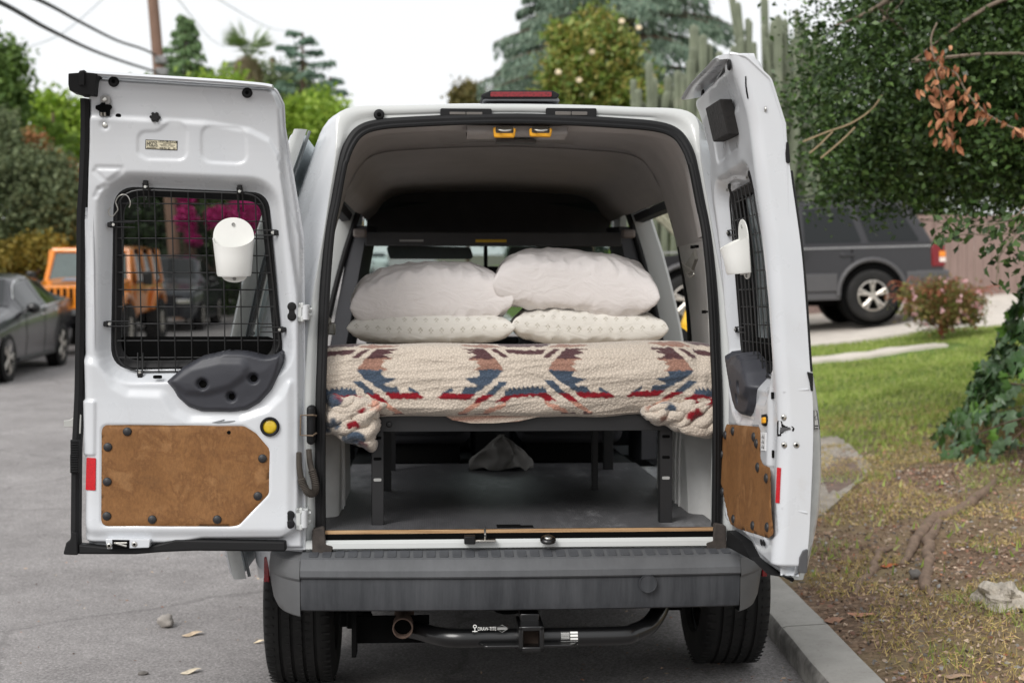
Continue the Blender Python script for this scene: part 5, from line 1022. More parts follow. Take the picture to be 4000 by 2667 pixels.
sp6 = [(0.4854,1.0866),(0.4472,1.0804),(0.5812,1.064),(0.6322,1.105),(0.5875,1.0989),(0.4727,1.0549),(0.6453,1.0224)]
crumple('folded_corner', q, .08, 7.7, [(SLATE, sp6[0], .022), (ROSE, sp6[1], .02), (DRED, sp6[2], .028), (DRED, sp6[3], .02), (DRED, sp6[4], .018), (ROSE, sp6[5], .014)], (.5, -1.0))
q = [(0.4233,1.0607),(0.4487,1.0847),(0.4998,1.0909),(0.5638,1.0817),(0.6214,1.093),(0.6727,1.0902)]; fold('folded_roll', z6(q, (.07, .02, .02, .015, .02, .05)), (.008, .014, .014, .016, .018, .02), 6, .7, [(SLATE, (q[2][0], .0, q[2][1]), .02), (DRED, (q[4][0], .0, q[4][1]), .018)])
q = [(0.468,1.051),(0.5191,1.0476),(0.5576,1.022),(0.6088,1.0122),(0.673,1.0215)]; fold('folded_roll', z6(q, (.06, .03, .02, .02, .05)), (.010, .018, .022, .022, .024), 7, .65, [(DRED, (q[1][0]+.05, .0, q[1][1]-.0), .018)])
q = [(-0.2539,1.0636),(-0.2225,1.0458),(-0.1596,1.0348),(-0.084,1.0345),(-0.002,1.0404),(0.0549,1.0528),(0.0928,1.0621)]; q2 = [(0.0928,1.0685),(-0.2539,1.0699)]
me_ = MB().prism(q+q2, .082, .092).mesh('hem_flap', None, 0); 
cols = [(*(ROSE if (int(v.co.x*22) % 2 == 0) else CREAM), 1) for v in me_.vertices]; ca = me_.color_attributes.new('weave', 'FLOAT_COLOR', 'POINT'); ca.data.foreach_set('color', np.array(cols, np.float32).ravel()); link('hem_flap', me_, FLEECE, bl_)
# pillows -------------------------------------------------------
n = N('pillow_cotton'); n.set(**{'Base Color': n.ramp(n.noise(4, 4), [(.3, (.77, .73, .715)), (.7, (.83, .79, .775))]), 'Roughness': .85, 'Sheen Weight': .2}).bump(n.noise(11, 5, .6, n.tc('Object', (1, 2, 1.6)), 1.4), .32, .02); COTTON = n.m
n = N('sprigged_cotton'); mp = n.n('ShaderNodeMapping'); mp.inputs['Scale'].default_value = (26, 26, 26); n.l(n.tc('UV'), mp.inputs[0])
sx = n.n('ShaderNodeSeparateXYZ'); n.l(mp.outputs[0], sx.inputs[0])
row = n.math('FLOOR', sx.outputs[1]); offx = n.math('MULTIPLY', n.math('MODULO', row, 2), .5)
fx = n.math('SUBTRACT', n.math('FRACT', n.math('ADD', sx.outputs[0], offx)), .5); fy = n.math('SUBTRACT', n.math('FRACT', sx.outputs[1]), .5)
def blob(cx, cy, r): return n.math('LESS_THAN', n.math('ADD', n.math('POWER', n.math('ABSOLUTE', n.math('SUBTRACT', fx, cx)), 2), n.math('POWER', n.math('ABSOLUTE', n.math('SUBTRACT', fy, cy)), 2)), r*r)
msk = None
for cx, cy, r in ((0, .17, .10), (-.14, .04, .09), (.14, .04, .09), (0, -.10, .07), (-.08, -.2, .04), (.08, -.2, .04)):
    q = blob(cx, cy, r); msk = q if msk is None else n.math('MAXIMUM', msk, q)
msk = n.math('MULTIPLY', msk, n.ramp(n.noise(90, 3), [(.35, .3), (.6, .85)]))
n.set(**{'Base Color': n.mix(msk, (.71, .685, .63), (.42, .39, .32)), 'Roughness': .88, 'Sheen Weight': .2}).bump(n.noise(9, 5, .6, n.tc('Object', (1, 2, 1.6)), 1.4), .3, .02); SPRIG = n.m
def pillow(label, mat, c, wdt, dep, hgt, rot, seed, crease=.012, sag=0):
    nu, nv = 64, 44; V = []; UV = []; F_ = []
    for side in (1, -1):
        for j in range(nv+1):
            for i in range(nu+1):
                u = 2*i/nu-1; v = 2*j/nv-1
                t = max(0, (1-abs(u)**3.4)*(1-abs(v)**3.0)); h = hgt/2*t**.36
                x = wdt/2*u*(1-.10*(1-v*v)*abs(u)**3); y = dep/2*v*(1-.12*(1-u*u)*abs(v)**3)
                wr = noise.noise((u*2.2+seed, v*2.2, side*3))*.10*hgt*t**.3
                e = 1-t**.5
                rid = (1-abs(noise.noise((u*5+seed*3, v*3+u*2, side))))**4*crease*1.5*(.45+e)
                rad = noise.noise((math.atan2(v, u)*7+seed, 2.0, side))*crease*1.5*e*(t > 0)
                z = side*(h+(wr+rid*.7+rad)*(t**.25))
                z += sag*(u*u)*-1
                V.append((x, y, z)); UV.append(((x+.5)*1.0, (y*.9+z*.9+1.0)))
    m_ = (nu+1)*(nv+1)
    for j in range(nv):
        for i in range(nu):
            a = j*(nu+1)+i; F_.append((a, a+1, a+nu+2, a+nu+1)); F_.append((m_+a, m_+a+nu+1, m_+a+nu+2, m_+a+1))
    me = bpy.data.meshes.new('pillow'); me.from_pydata(V, [], F_); uvl = me.uv_layers.new(name='UVMap')
    for lp in me.loops: uvl.data[lp.index].uv = UV[lp.vertex_index]
    for p in me.polygons: p.use_smooth = True
    me.materials.append(mat); o = link('pillow', me, mat, None, vloc(*c), (rot[0], rot[1], rot[2]+0.055851))
    w_ = o.modifiers.new('weld', 'WELD'); w_.merge_threshold = .0005; s_ = o.modifiers.new('sub', 'SUBSURF'); s_.levels = s_.render_levels = 1
    return tag(o, label, 'pillow')
q = [(-0.2969,1.3444),(0.292,1.3515),(-0.3005,1.4795),(0.2488,1.5226)]
pillow('lower pillow in sprigged cotton under the shorter white pillow', SPRIG, (q[0][0], .72, q[0][1]), .62, .42, .118, (0, 0, .02), 1.3, .010)
pillow('lower pillow in sprigged cotton under the taller white pillow', SPRIG, (q[1][0], .72, q[1][1]-.004), .585, .42, .132, (0, R_(1.5), -.03), 4.1, .012)
pillow('plain white pillow lying on a sprigged one, the shorter and wider pile', COTTON, (q[2][0], .72, q[2][1]-.006), .605, .42, .215, (R_(4), R_(-3), .05), 7.7, .019, .028)
pillow('plump plain white pillow propped highest, on the taller sprigged pile', COTTON, (q[3][0], .70, q[3][1]-.004), .62, .42, .215, (R_(6), R_(5), -.06), 2.6, .017, .018)
# cloth bag under the bed
b = MB(); b.grid(lambda u, v: (lambda a, t: ((.11*math.cos(a)*(1-t**1.6)+.03*noise.noise((math.cos(a)*2, math.sin(a)*2, t*3+5)))*1.3, .09*math.sin(a)*(1-t**1.8)+.03*noise.noise((math.cos(a)*2, math.sin(a)*2, t*4+1)), .01+.15*t+.03*noise.noise((math.cos(a)*2, math.sin(a)*2, t*4+3))*(1-t)))(u*2*math.pi, v), 40, 16)
q = (0.0175,0.7067); tag(b.build('cloth_bag', M('bag_cloth', (118, 116, 113), .9, bump=.3, bscale=200), None, vloc(q[0], 1.72, .69), VR, ang=80), 'crumpled pale cloth bag on the van floor behind the bed legs', 'bag')
# ================================================================ OTHER VEHICLES AND STREET FURNITURE
CARGL = N('car_glass'); CARGL.set(**{'Base Color': (.012, .014, .015), 'Roughness': .06, 'Specular IOR Level': .35}); CARGL = CARGL.m
ALLOY = M('alloy', (196, 190, 182), .35, .7)
CHROME = M('chrome', (220, 220, 220), .1, 1)
def paintm(name, rgb, rough=.25, metal=.3): return M(name, rgb, rough, metal, var=.05, coat=.45)
def wheel_at(par, x, y, r, wd, ri, spokes, side, tread=False):
    t = tyre_mb(r, wd, ri, tread, 36).build('wheel', TYRE, par, (x, y, r))
    s = side; b = MB(); b.lathe([(ri, s*wd*.40), (ri*.93, s*wd*.42), (ri*.9, s*wd*.30)], 30, 'x')
    for k in range(spokes):
        a = 2*math.pi*k/spokes
        for da in (-.13, .13):
            p0 = (s*wd*.34, .04*math.cos(a), .04*math.sin(a)); p1 = (s*wd*.38, ri*.93*math.cos(a+da), ri*.93*math.sin(a+da)); b.tube([p0, p1], [.022, .02], 6)
    b.cyl((s*wd*.28, 0, 0), (s*wd*.42, 0, 0), .06); b.build('rim', ALLOY, t)
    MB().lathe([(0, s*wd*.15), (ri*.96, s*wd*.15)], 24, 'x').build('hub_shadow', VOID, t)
    return t
class Car:
    """stations along y (front at -y): (y, hw_sill, hw_belt, z_sill, z_belt, hw_roof, z_roof)"""
    def __init__(s, st): s.st = st; s.ys = [q[0] for q in st]
    def at(s, y): return [float(np.interp(y, s.ys, [q[k] for q in s.st])) for k in range(1, 7)]
    def sec(s, y):
        hs, hb, zs, zb, hr, z = s.at(y)
        return [(hs*.9, zs), (hs*.985, zs+.05), (hs, zs+.16), ((hs+hb)/2+.012, (zs+zb)/2), (hb+.005, zb-.10), (hb*.985, zb), (hr+.02, z-.06 if z-zb > .15 else z-.02), (hr*.9, z-.012), (hr*.5, z+.004), (0, z+.01)]
    def body(s, name, mat, par, ny=60):
        b = MB(); rr = []
        for y in frange(s.ys[0], s.ys[-1], ny):
            h = s.sec(y); rr.append([(-x, y, z) for x, z in h]+[(x, y, z) for x, z in h[::-1][1:]])
        b.loft(rr, False); n_ = len(rr[0]); b.add(rr[0], [tuple(range(n_))]); b.add(rr[-1], [tuple(range(n_))])
        return b.build(name, mat, par, ang=50)
    def side_glass(s, y0, y1, par, mat, t0=.06, t1=.92, off=.006, sides=(-1, 1)):
        for sd in sides:
            b = MB(); rows = []
            for y in frange(y0, y1, 8):
                h = s.sec(y); p, q = h[5], h[6]; rows.append([(sd*(p[0]+(q[0]-p[0])*t+off), y, p[1]+(q[1]-p[1])*t) for t in (t0, .5, t1)])
            b.loft(rows, False); b.build('side_window', mat, par)
    def screen(s, name, y0, y1, par, mat, off=.008):
        b = MB(); rows = []
        for y in frange(y0, y1, 8):
            h = s.sec(y)[6:]; rows.append([(-x*.96, y, z+off) for x, z in h]+[(x*.96, y, z+off) for x, z in h[::-1][1:]])
        b.loft(rows, False); b.build(name, mat, par)
def sedan(name, label, cat, loc, rz, rgb, group=None, st=None, wh=(.335, .22, .24, 5), wy=(-1.45, 1.38), glass=None, scr=None, full_=True):
    st = st or [(-2.44,.5,.52,.30,.60,.48,.62),(-2.36,.72,.74,.24,.66,.68,.70),(-2.1,.86,.88,.22,.74,.80,.80),(-1.5,.91,.92,.20,.84,.84,.90),(-.95,.92,.93,.20,.90,.80,.985),(-.2,.92,.93,.20,.94,.60,1.39),(.5,.92,.93,.20,.97,.60,1.45),(1.15,.92,.93,.20,1.0,.58,1.39),(1.85,.90,.91,.22,1.03,.62,1.13),(2.2,.86,.87,.26,1.03,.72,1.07),(2.38,.76,.78,.34,.98,.68,1.02),(2.44,.62,.64,.40,.9,.56,.92)]
    t = thing(name, label, cat, loc, rz, group); c = Car(st); pm = paintm(name+'_paint', rgb)
    body = c.body('body', pm, t)
    for a, b_ in (glass or [(-.55, .32), (.38, 1.12), (1.17, 1.5)]): c.side_glass(a, b_, body, CARGL)
    s0, s1, r0, r1 = scr or (-.88, -.22, 1.2, 1.82); c.screen('windscreen', s0, s1, body, CARGL); c.screen('rear_window', r0, r1, body, CARGL)
    r, wd, ri, sp_ = wh
    for y in wy:
        for sd in (-1, 1):
            hs = c.at(y)[0]
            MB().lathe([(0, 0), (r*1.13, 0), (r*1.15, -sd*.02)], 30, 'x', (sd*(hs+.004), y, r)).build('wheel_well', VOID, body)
            wheel_at(t, sd*(hs-wd*.38), y, r, wd, ri, sp_, sd)
    for sd in (-1, 1):
        hb = c.at(-.55)[1]
        MB().ball((sd*(hb+.10), -.62, c.at(-.6)[3]+.06), (.10, .06, .075), 12, 8).cyl((sd*(hb-.02), -.62, c.at(-.6)[3]+.02), (sd*(hb+.08), -.62, c.at(-.6)[3]+.04), .02).build('wing_mirror', BLACKM, t)
        for y in (.22, 1.02): MB().box((sd*(c.at(y)[1]+.012), y, c.at(y)[3]-.10), (.03, .18, .028)).build('door_handle', CHROME, body, bevel=.008)
        b = MB(); b.tube([(sd*(c.sec(y)[5][0]+.008), y, c.sec(y)[5][1]+.004) for y in frange(-.7, 1.55, 12)], .009, 6); b.tube(smooth_path([(sd*(c.sec(y)[6][0]-(.0 if z_ else .0)+.012), y, c.sec(y)[6][1]-.005) for y, z_ in [(-.62, 0), (-.2, 1), (.5, 1), (1.15, 1), (1.6, 1)]], 4), .010, 6); b.build('chrome_strip', CHROME, body)
        MB().box((sd*(c.at(0)[0]+.0), -.03, .27), (.03, 1.9, .06)).build('sill_trim', M('sill_black', (30, 30, 32), .5), body, bevel=.01)
        for y in (-.62, .35, 1.28): MB().tube([(sd*(p_[0]+.002), y+.0, p_[1]) for p_ in c.sec(y)[1:6]], .003, 4).build('door_gap', VOID, body)
        MB().box((sd*.62, -2.33, .68), (.32, .10, .10), (0, 0, sd*.5)).build('headlight', CHROME, body, bevel=.02); MB().box((sd*.66, 2.37, .90), (.28, .10, .12), (0, 0, -sd*.4)).build('tail_light', RED, body, bevel=.02)
    return t
def gz(x, y): return zr(y)
fw = (-6.8849,0.4327); rw = (-7.0576,0.5406)
a_ = math.atan2(rw[0]-fw[0], 2.9); cxm = (fw[0]+rw[0])/2-.86*math.cos(a_)-.02
sed = sedan('parked_sedan', 'dark grey four-door sedan parked ahead of the orange off-roader', 'car', (cxm, 20.75, road_z(cxm, 20.75)), -a_, (34, 34, 39)); sed.rotation_euler.x = math.atan(.039)
# orange off-roader -------------------------------------------------
ORG = M('orange_paint', (226, 134, 34), .3, .0, var=.06, coat=.8)
jy, jx = 24.0, (-7.4482,1.6358)[0]
jp = thing('orange_off_roader', 'boxy orange off-roader with seven-slot grille facing down the street behind the sedan', 'car', (jx+.0, jy, zr(jy)-.0), R_(3.2)); jp.rotation_euler.x = math.atan(.039)
def J(name, b, mat, par=None, **k): return b.build(name, mat, par or jp, **k)
tub = J('body', MB().prism(rpoly([(1.15, .62), (4.05, .66), (4.05, 1.18), (1.5, 1.20), (1.15, 1.22)], .05), -.79, .79, lambda a, c, d: (d, a, c)), ORG, bevel=.04)
J('bonnet', MB().loft([[(x*(.62+.13*t), .18+1.1*t, 1.22+.10*t-.05*(abs(x))**3) for x in frange(-1, 1, 12)] for t in frange(0, 1, 6)], False), ORG)
J('bonnet_side', MB().prism([(.16, .80), (1.25, .72), (1.25, 1.29), (.16, 1.18)], -.74, -.60, lambda a, c, d: (d*(.82+.16*a), a, c)).prism([(.16, .80), (1.25, .72), (1.25, 1.29), (.16, 1.18)], .60, .74, lambda a, c, d: (d*(.82+.16*a), a, c)), ORG, bevel=.03)
J('bonnet_decal', MB().loft([[(x, y, z+.008) for x in (-.3, .3)] for y, z in ((.55, 1.26), (.95, 1.305))], False), M('decal_grey', (128, 134, 146), .4))
gr = J('grille', MB().prism(rpoly([(-.60, .80), (.60, .80), (.66, 1.06), (.62, 1.20), (-.62, 1.20), (-.66, 1.06)], .03), .10, .17), ORG, bevel=.02)
for k in range(7): MB().prism(rpoly([(-.385+.107*k+.035, .86), (-.385+.107*k+.09, .86), (-.385+.107*k+.09, 1.15), (-.385+.107*k+.035, 1.15)], .015), .092, .12).build('grille_slot', VOID, gr)
for s in (-1, 1):
    MB().lathe([(0, -.02), (.07, -.015), (.085, .0), (.09, .03)], 20, 'y', (s*.52, .10, 1.05)).build('headlight', CHROME, gr)
    fl_ = J('fender_flare', MB().tube(smooth_path([(s*.80, -.05, .78), (s*.84, .1, .96), (s*.85, .38, 1.02), (s*.85, .72, .98), (s*.84, .98, .80), (s*.82, 1.1, .62)], 5), .07, 8), ORG)
    J('fender_flare', MB().tube(smooth_path([(s*.82, 2.75, .70), (s*.85, 2.9, .94), (s*.86, 3.2, 1.03), (s*.86, 3.55, 1.0), (s*.84, 3.8, .8)], 5), .07, 8), ORG)
    for y in (.45, 3.28):
        wheel_at(jp, s*.80, y, .44, .28, .22, 5, s, True)
    dr = J('door', MB().prism(rpoly([(1.42, .66), (2.36, .68), (2.36, 1.20), (1.42, 1.21)], .06), s*.792, s*.812, lambda a, c, d: (d, a, c)), ORG, bevel=.008)
    MB().box((s*.82, 2.25, 1.05), (.03, .14, .04)).build('handle', BLACKM, dr, bevel=.01)
    J('wing_mirror', MB().box((s*1.02, 1.42, 1.30), (.17, .10, .24)).cyl((s*.8, 1.45, 1.22), (s*.98, 1.43, 1.25), .025), BLACKM, bevel=.03)
    J('screen_pillar', MB().tube([(s*.74, 1.26, 1.18), (s*.66, 1.56, 1.78)], .045, 8), ORG)
    for y0, y1, y2, y3 in ((1.62, 2.34, 1.50, 2.34), (2.42, 3.14, 2.42, 3.14), (3.24, 3.86, 3.24, 3.92)):
        J('side_window', MB().add([(s*.785, y2, 1.24), (s*.785, y3, 1.24), (s*.70, y1, 1.72), (s*.70, y0, 1.72)], [(0, 1, 2, 3)]), CARGL)
    for y in (1.60, 2.38, 3.19, 3.95): J('hardtop_post', MB().tube([(s*.775, y, 1.18), (s*.69, y-.02, 1.80)], .055, 6), ORG)
J('screen_header', MB().tube([(-.68, 1.57, 1.79), (.68, 1.57, 1.79)], .05, 8), ORG)
J('windscreen', MB().add([(-.70, 1.28, 1.22), (.70, 1.28, 1.22), (.63, 1.55, 1.75), (-.63, 1.55, 1.75)], [(0, 1, 2, 3)]), M('screen_glass', (74, 88, 88), .35, spec=.2))
J('hardtop', MB().loft([[(x, y, 1.83+.05*(1-(x/.7)**4)-.03*((y-2.8)/1.2)**4) for x in frange(-.70, .70, 10)] for y in frange(1.55, 4.02, 8)], False).bx(-.70, .70, 3.98, 4.02, 1.2, 1.82), ORG, bevel=.03)
J('front_bumper', MB().box((0, -.12, .70), (1.6, .2, .22)).box((0, -.2, .68), (.9, .1, .16)), BLACKM, bevel=.04)
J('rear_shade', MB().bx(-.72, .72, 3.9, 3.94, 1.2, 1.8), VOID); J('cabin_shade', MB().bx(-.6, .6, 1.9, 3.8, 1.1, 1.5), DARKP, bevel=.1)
J('underbody', MB().bx(-.6, .6, .2, 4, .45, .68), VOID)
# dark crossover behind it ------------------------------------------
xs_ = [(-2.3,.6,.62,.34,.80,.55,.82),(-2.2,.80,.82,.28,.88,.72,.92),(-1.6,.92,.93,.26,1.0,.84,1.06),(-1.05,.93,.94,.26,1.04,.80,1.12),(-.35,.93,.94,.26,1.08,.66,1.62),(.4,.93,.94,.26,1.10,.66,1.70),(1.5,.93,.94,.27,1.12,.64,1.66),(2.1,.92,.93,.30,1.14,.66,1.25),(2.3,.86,.88,.40,1.05,.7,1.1)]
dx_ = (-7.7197,1.42)[0]; dk = sedan('parked_crossover', 'dark grey crossover parked behind the orange off-roader', 'car', (dx_-.3, 33.5, zr(33.5)), R_(4.5), (50, 54, 60), None, xs_, (.36, .23, .25, 5), (-1.42, 1.35), [(-.7, .3), (.36, 1.1), (1.16, 1.75)], (-1.0, -.38, 1.55, 2.05)); dk.rotation_euler.x = math.atan(.039)
# two pale cars far up the street, seen through the windscreen
for (px_, Y, lab) in ((((-11.4961,4.9144))[0], 108, 'pale car far up the street, nearer of two seen through the windscreen'), (((-12.3889,5.9281))[0], 132, 'pale car far up the street, farther of two seen through the windscreen')):
    o = sedan('distant_car', lab, 'car', (px_, Y, zr(Y)), R_(3.5), (205, 214, 212), 'pale cars far up the street', xs_ if Y > 120 else None)
    o.rotation_euler.x = math.atan(.039)
# grey estate-style SUV in the driveway -----------------------------
GRY = paintm('suv_grey', (48, 47, 50), .28, .3); CLAD = M('suv_cladding', (78, 77, 79), .5, var=.05)
ww = (5.203,1.5893); wf = (2.5358,1.5188)
L_ = ww[0]-wf[0]; zc = (ww[1]+wf[1])/2; tilt = math.atan2(ww[1]-wf[1], L_)
suv = thing('grey_suv', 'dark grey SUV with silver wheels parked across the driveway before the fence', 'car', ((ww[0]+wf[0])/2, 20.5+.86, zc-.37), 0); suv.rotation_euler = (0, -tilt, 0)
sc_x = L_/2.69
def SP(name, b, mat, par=None, **k): return b.build(name, mat, par or suv, **k)
ax = L_/2; YS = -.86          # y of the near flank (faces the street)
prof = [(-ax-.80, .42), (-ax-.86, .60), (-ax-.84, .86), (-ax-.70, .98), (-ax+.2, 1.06), (-ax+.62, 1.10), (ax+.9, 1.12), (ax+1.02, 1.06), (ax+1.04, .72), (ax+1.0, .48)]
arch = lambda cx: [(cx+.46*math.cos(a), .40+.46*math.sin(a)) for a in frange(-.15, math.pi+.15, 14)]
low = [(ax+1.0, .46), (ax+.47, .36)]+arch(ax)[0:]+[(ax-.48, .33), (-ax+.48, .33)]+arch(-ax)+[(-ax-.5, .40)]
bodypoly = prof+low
body = SP('body', MB().prism(rpoly(prof, .03, 3)+low, -.86, .86, lambda a, c, d: (a, d*(1-.05*max(0, c-.85)), c)), GRY, bevel=.025)
gh = [(-ax+.55, 1.08), (-ax+1.18, 1.66), (-ax+1.5, 1.74), (ax+.3, 1.76), (ax+.60, 1.70), (ax+.92, 1.10)]
SP('cabin', MB().prism(rpoly(gh, .06, 4), -.80, .80, lambda a, c, d: (a, d*(1-.26*max(0, c-1.08)), c)), GRY, bevel=.03)
def wq(pts, s, nm, mat=CARGL): 
    f_ = lambda c: (.80*(1-.26*max(0, c-1.08))+.008)*s
    MB().prism(rpoly(pts, .03), 0, 1, lambda a, c, d: (a, f_(c)-(0 if d else s*.012), c)).build(nm, mat, suv)
for s in (-1, 1):
    wq([(-ax+.80, 1.14), (-ax+1.20, 1.60), (-ax+1.62, 1.64), (-ax+1.62, 1.14)], s, 'side_window'); wq([(-ax+1.72, 1.14), (-ax+1.72, 1.64), (ax-.30, 1.66), (ax-.12, 1.14)], s, 'side_window'); wq([(ax-.02, 1.14), (ax-.18, 1.66), (ax+.44, 1.64), (ax+.72, 1.14)], s, 'side_window')
    for cx in (-ax, ax):
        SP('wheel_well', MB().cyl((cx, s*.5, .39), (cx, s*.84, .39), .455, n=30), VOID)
        SP('arch_flare', MB().tube([(cx+.49*math.cos(a), s*.87, .40+.49*math.sin(a)) for a in frange(-.05, math.pi+.05, 16)], .035, 8), CLAD)
        t = tyre_mb(.37, .24, .22, False, 36).build('wheel', TYRE, suv, (cx, s*.80, .37), (0, 0, math.pi/2))
        b = MB(); sd = -s
        b.lathe([(.225, s*.10), (.205, s*.105), (.20, s*.06)], 30, 'x')
        for k in range(5):
            a = 2*math.pi*k/5+.3
            for da in (-.16, .16): b.tube([(s*.085, .05*math.cos(a), .05*math.sin(a)), (s*.095, .205*math.cos(a+da), .205*math.sin(a+da))], [.022, .018], 6)
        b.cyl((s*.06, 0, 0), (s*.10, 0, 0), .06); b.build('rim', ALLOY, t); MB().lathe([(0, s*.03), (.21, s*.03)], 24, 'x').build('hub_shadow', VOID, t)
    SP('side_cladding', MB().bx(-ax+.5, ax-.5, s*.845, s*.885, .44, .70), CLAD, bevel=.012)
    SP('sill', MB().bx(-ax+.46, ax-.46, s*.80, s*.87, .32, .42), CLAD, bevel=.012)
    SP('quarter_cladding', MB().bx(ax+.50, ax+1.03, s*.845, s*.882, .46, .70), CLAD, bevel=.012)
    SP('waist_strip', MB().bx(-ax-.6, ax+.98, s*.858, s*.868, 1.055, 1.075), M('strip_pale', (150, 150, 152), .4))
    for x in (-ax+1.5, ax-.35): SP('door_handle', MB().box((x, s*.87, .96), (.2, .03, .05)), GRY, bevel=.01)
    for x in (-ax+.62, -ax+1.66, ax-.28): SP('door_gap', MB().bx(x-.005, x+.005, s*.850, s*.866, .44, 1.08), VOID)
    SP('roof_rail', MB().tube([(-ax+1.5, s*.56, 1.79), (-ax+1.6, s*.56, 1.83), (ax+.2, s*.56, 1.84), (ax+.3, s*.56, 1.80)], .018, 6), BLACKM)
    tl = SP('tail_light', MB().bx(ax+.86, ax+1.055, s*.74, s*.875, .76, 1.10), RED, bevel=.02)
    MB().bx(ax+.97, ax+1.06, s*.76, s*.879, .90, .98).build('amber_lens', M('amber', (240, 140, 30), .2, coat=.5), tl); MB().bx(ax+.97, ax+1.06, s*.76, s*.879, .83, .895).build('clear_lens', M('clear_lens_', (230, 214, 206), .2, coat=.5), tl)
SP('rear_bumper', MB().bx(ax+.62, ax+1.12, -.88, .88, .46, .72), CLAD, bevel=.04); SP('front_bumper', MB().bx(-ax-.92, -ax-.5, -.87, .87, .42, .70), CLAD, bevel=.06)
SP('rear_window', MB().add([(ax+.93, -.66, 1.14), (ax+.93, .66, 1.14), (ax+.66, .56, 1.66), (ax+.66, -.56, 1.66)], [(0, 1, 2, 3)]), CARGL)
SP('windscreen', MB().add([(-ax+.60, -.68, 1.14), (-ax+.60, .68, 1.14), (-ax+1.15, .58, 1.66), (-ax+1.15, -.58, 1.66)], [(0, 1, 2, 3)]), CARGL)
SP('underbody', MB().bx(-ax-.4, ax+.7, -.6, .6, .24, .42), VOID)
# fire hydrant -------------------------------------------------------
hx = (2.2232,1.42)[0]; hy = 17.5; hz = verge_z(hx, hy); HY = M('hydrant_yellow', (232, 180, 30), .45, var=.12, coat=.3)
ht = (1.42+(1200-1160)*17.5/5555)-hz
hyd = thing('fire_hydrant', 'yellow fire hydrant on the verge beside the driveway', 'hydrant', (hx, hy, hz)); k_ = ht/.80
sc3 = lambda prof: [(r*k_*.95, z*k_) for r, z in prof]
MB().lathe(sc3([(.16, 0), (.16, .04), (.11, .05), (.10, .10), (.105, .42), (.14, .44), (.14, .49), (.115, .50)]), 24).build('barrel', HY, hyd)
bn = MB().lathe(sc3([(.13, .50), (.13, .53), (.115, .56), (.09, .64), (.05, .70), (.035, .71), (.035, .78), (.0, .80)]), 24).build('bonnet', HY, hyd)
for a in (0, math.pi, -math.pi/2):
    c = math.cos(a); s_ = math.sin(a); nz = MB().tube([(.09*k_*c, .09*k_*s_, .38*k_), (.17*k_*c, .17*k_*s_, .38*k_), (.172*k_*c, .172*k_*s_, .38*k_), (.21*k_*c, .21*k_*s_, .38*k_)], [.05*k_, .05*k_, .065*k_, .06*k_], 14).build('outlet', HY, hyd)
# timber fence -------------------------------------------------------
n = N('fence_brown'); n.set(**{'Base Color': n.ramp(n.noise(3, 6, .7, n.tc('Object', (6, 6, .6))), [(.3, (.21, .145, .125)), (.7, (.285, .205, .18))]), 'Roughness': .85}).bump(n.noise(20, 5, .7, n.tc('Object', (8, 8, .4))), .4, .005); FEN = n.m
fy = 24.2; fx0 = (6.7875,2.2899)[0]; ztop = (7.3918,2.9501)[1]
fen = thing('timber_fence', 'brown vertical-board timber fence behind the driveway', 'fence', (fx0, fy, 0))
shared = None
for k in range(46):
    x = k*.142-1.9; h = ztop+.02*math.sin(k*1.7)*.3+max(0, x-1.2)*.03; zb_ = verge_z(fx0+x, fy)-.05
    b = MB().prism([(x, zb_), (x+.136, zb_), (x+.136, h), (x, h)], 0, .022+.004*(k % 3)); b.build('plank', FEN, fen, bevel=.003)
for z in (.35, 1.35): fen_r = MB().bx(-1.9, 4.6, .03, .08, verge_z(fx0, fy)+z, verge_z(fx0, fy)+z+.09).build('rail', FEN, fen)
b = MB(); b.loft([[(x, y, ztop+max(0, x-1.2)*.03+z) for y, z in ((-.02, -.04), (-.02, .03), (.06, .03), (.06, -.04))] for x in (-1.95, 1.2, 4.7)], True, True); b.build('cap_rail', FEN, fen)
for x in (.4, 2.9): MB().bx(x, x+.14, -.03, .0, verge_z(fx0+x, fy)-.1, ztop+.02+max(0, x-1.2)*.03).build('post', FEN, fen)
# utility poles and cables -------------------------------------------
n = N('pole_wood'); n.set(**{'Base Color': n.ramp(n.noise(4, 6, .7, n.tc('Object', (9, 9, .5))), [(.3, (.15, .085, .06)), (.7, (.27, .17, .125))]), 'Roughness': .9}).bump(n.noise(12, 5, .7, n.tc('Object', (9, 9, .4))), .5, .02); POLE = n.m
pt = (-9.3237,9.7613); pb = (-9.1388,7.4533); dxz = (pt[0]-pb[0])/(pt[1]-pb[1]); pz0 = zr(37)
pole = thing('utility_pole', 'tall leaning brown wooden utility pole carrying two black cables', 'pole', (pb[0]-dxz*(pb[1]-pz0), 37, pz0))
hh_ = pt[1]-pz0; MB().tube([(dxz*z, 0, z) for z in frange(-.3, hh_+2, 10)], [.17-.004*z for z in frange(0, 10, 10)], 14).build('shaft', POLE, pole)
for py_ in (238, 285): zc_ = (-9.2163,7.7967)[1] if py_ == 238 else (-9.1784,7.4863)[1]; MB().box((dxz*(zc_-pz0)+.1, -.1, zc_-pz0), (.3, .2, .2)).build('cable_bracket', M('bracket_grey', (130, 130, 130), .6), pole, bevel=.03)
pt = (-14.2871,16.2207); pb = (-14.1724,14.4457); pole2 = thing('utility_pole', 'short distant brown utility pole between the palm and the sparse cedar', 'pole', (pb[0], 85, zr(85)))
MB().tube([(0, 0, 0), ((pt[0]-pb[0]), 0, pt[1]-zr(85))], [.17, .13], 10).build('shaft', POLE, pole2)
def cable(label, pts, r, mat, sagk=0):
    tag(MB().tube(smooth_path(pts, 10), r, 6, False).build('overhead_cable', mat), label, 'cable')
CAB = M('cable_black', (52, 54, 56), .7); CABP = M('cable_pale', (190, 196, 204), .7)
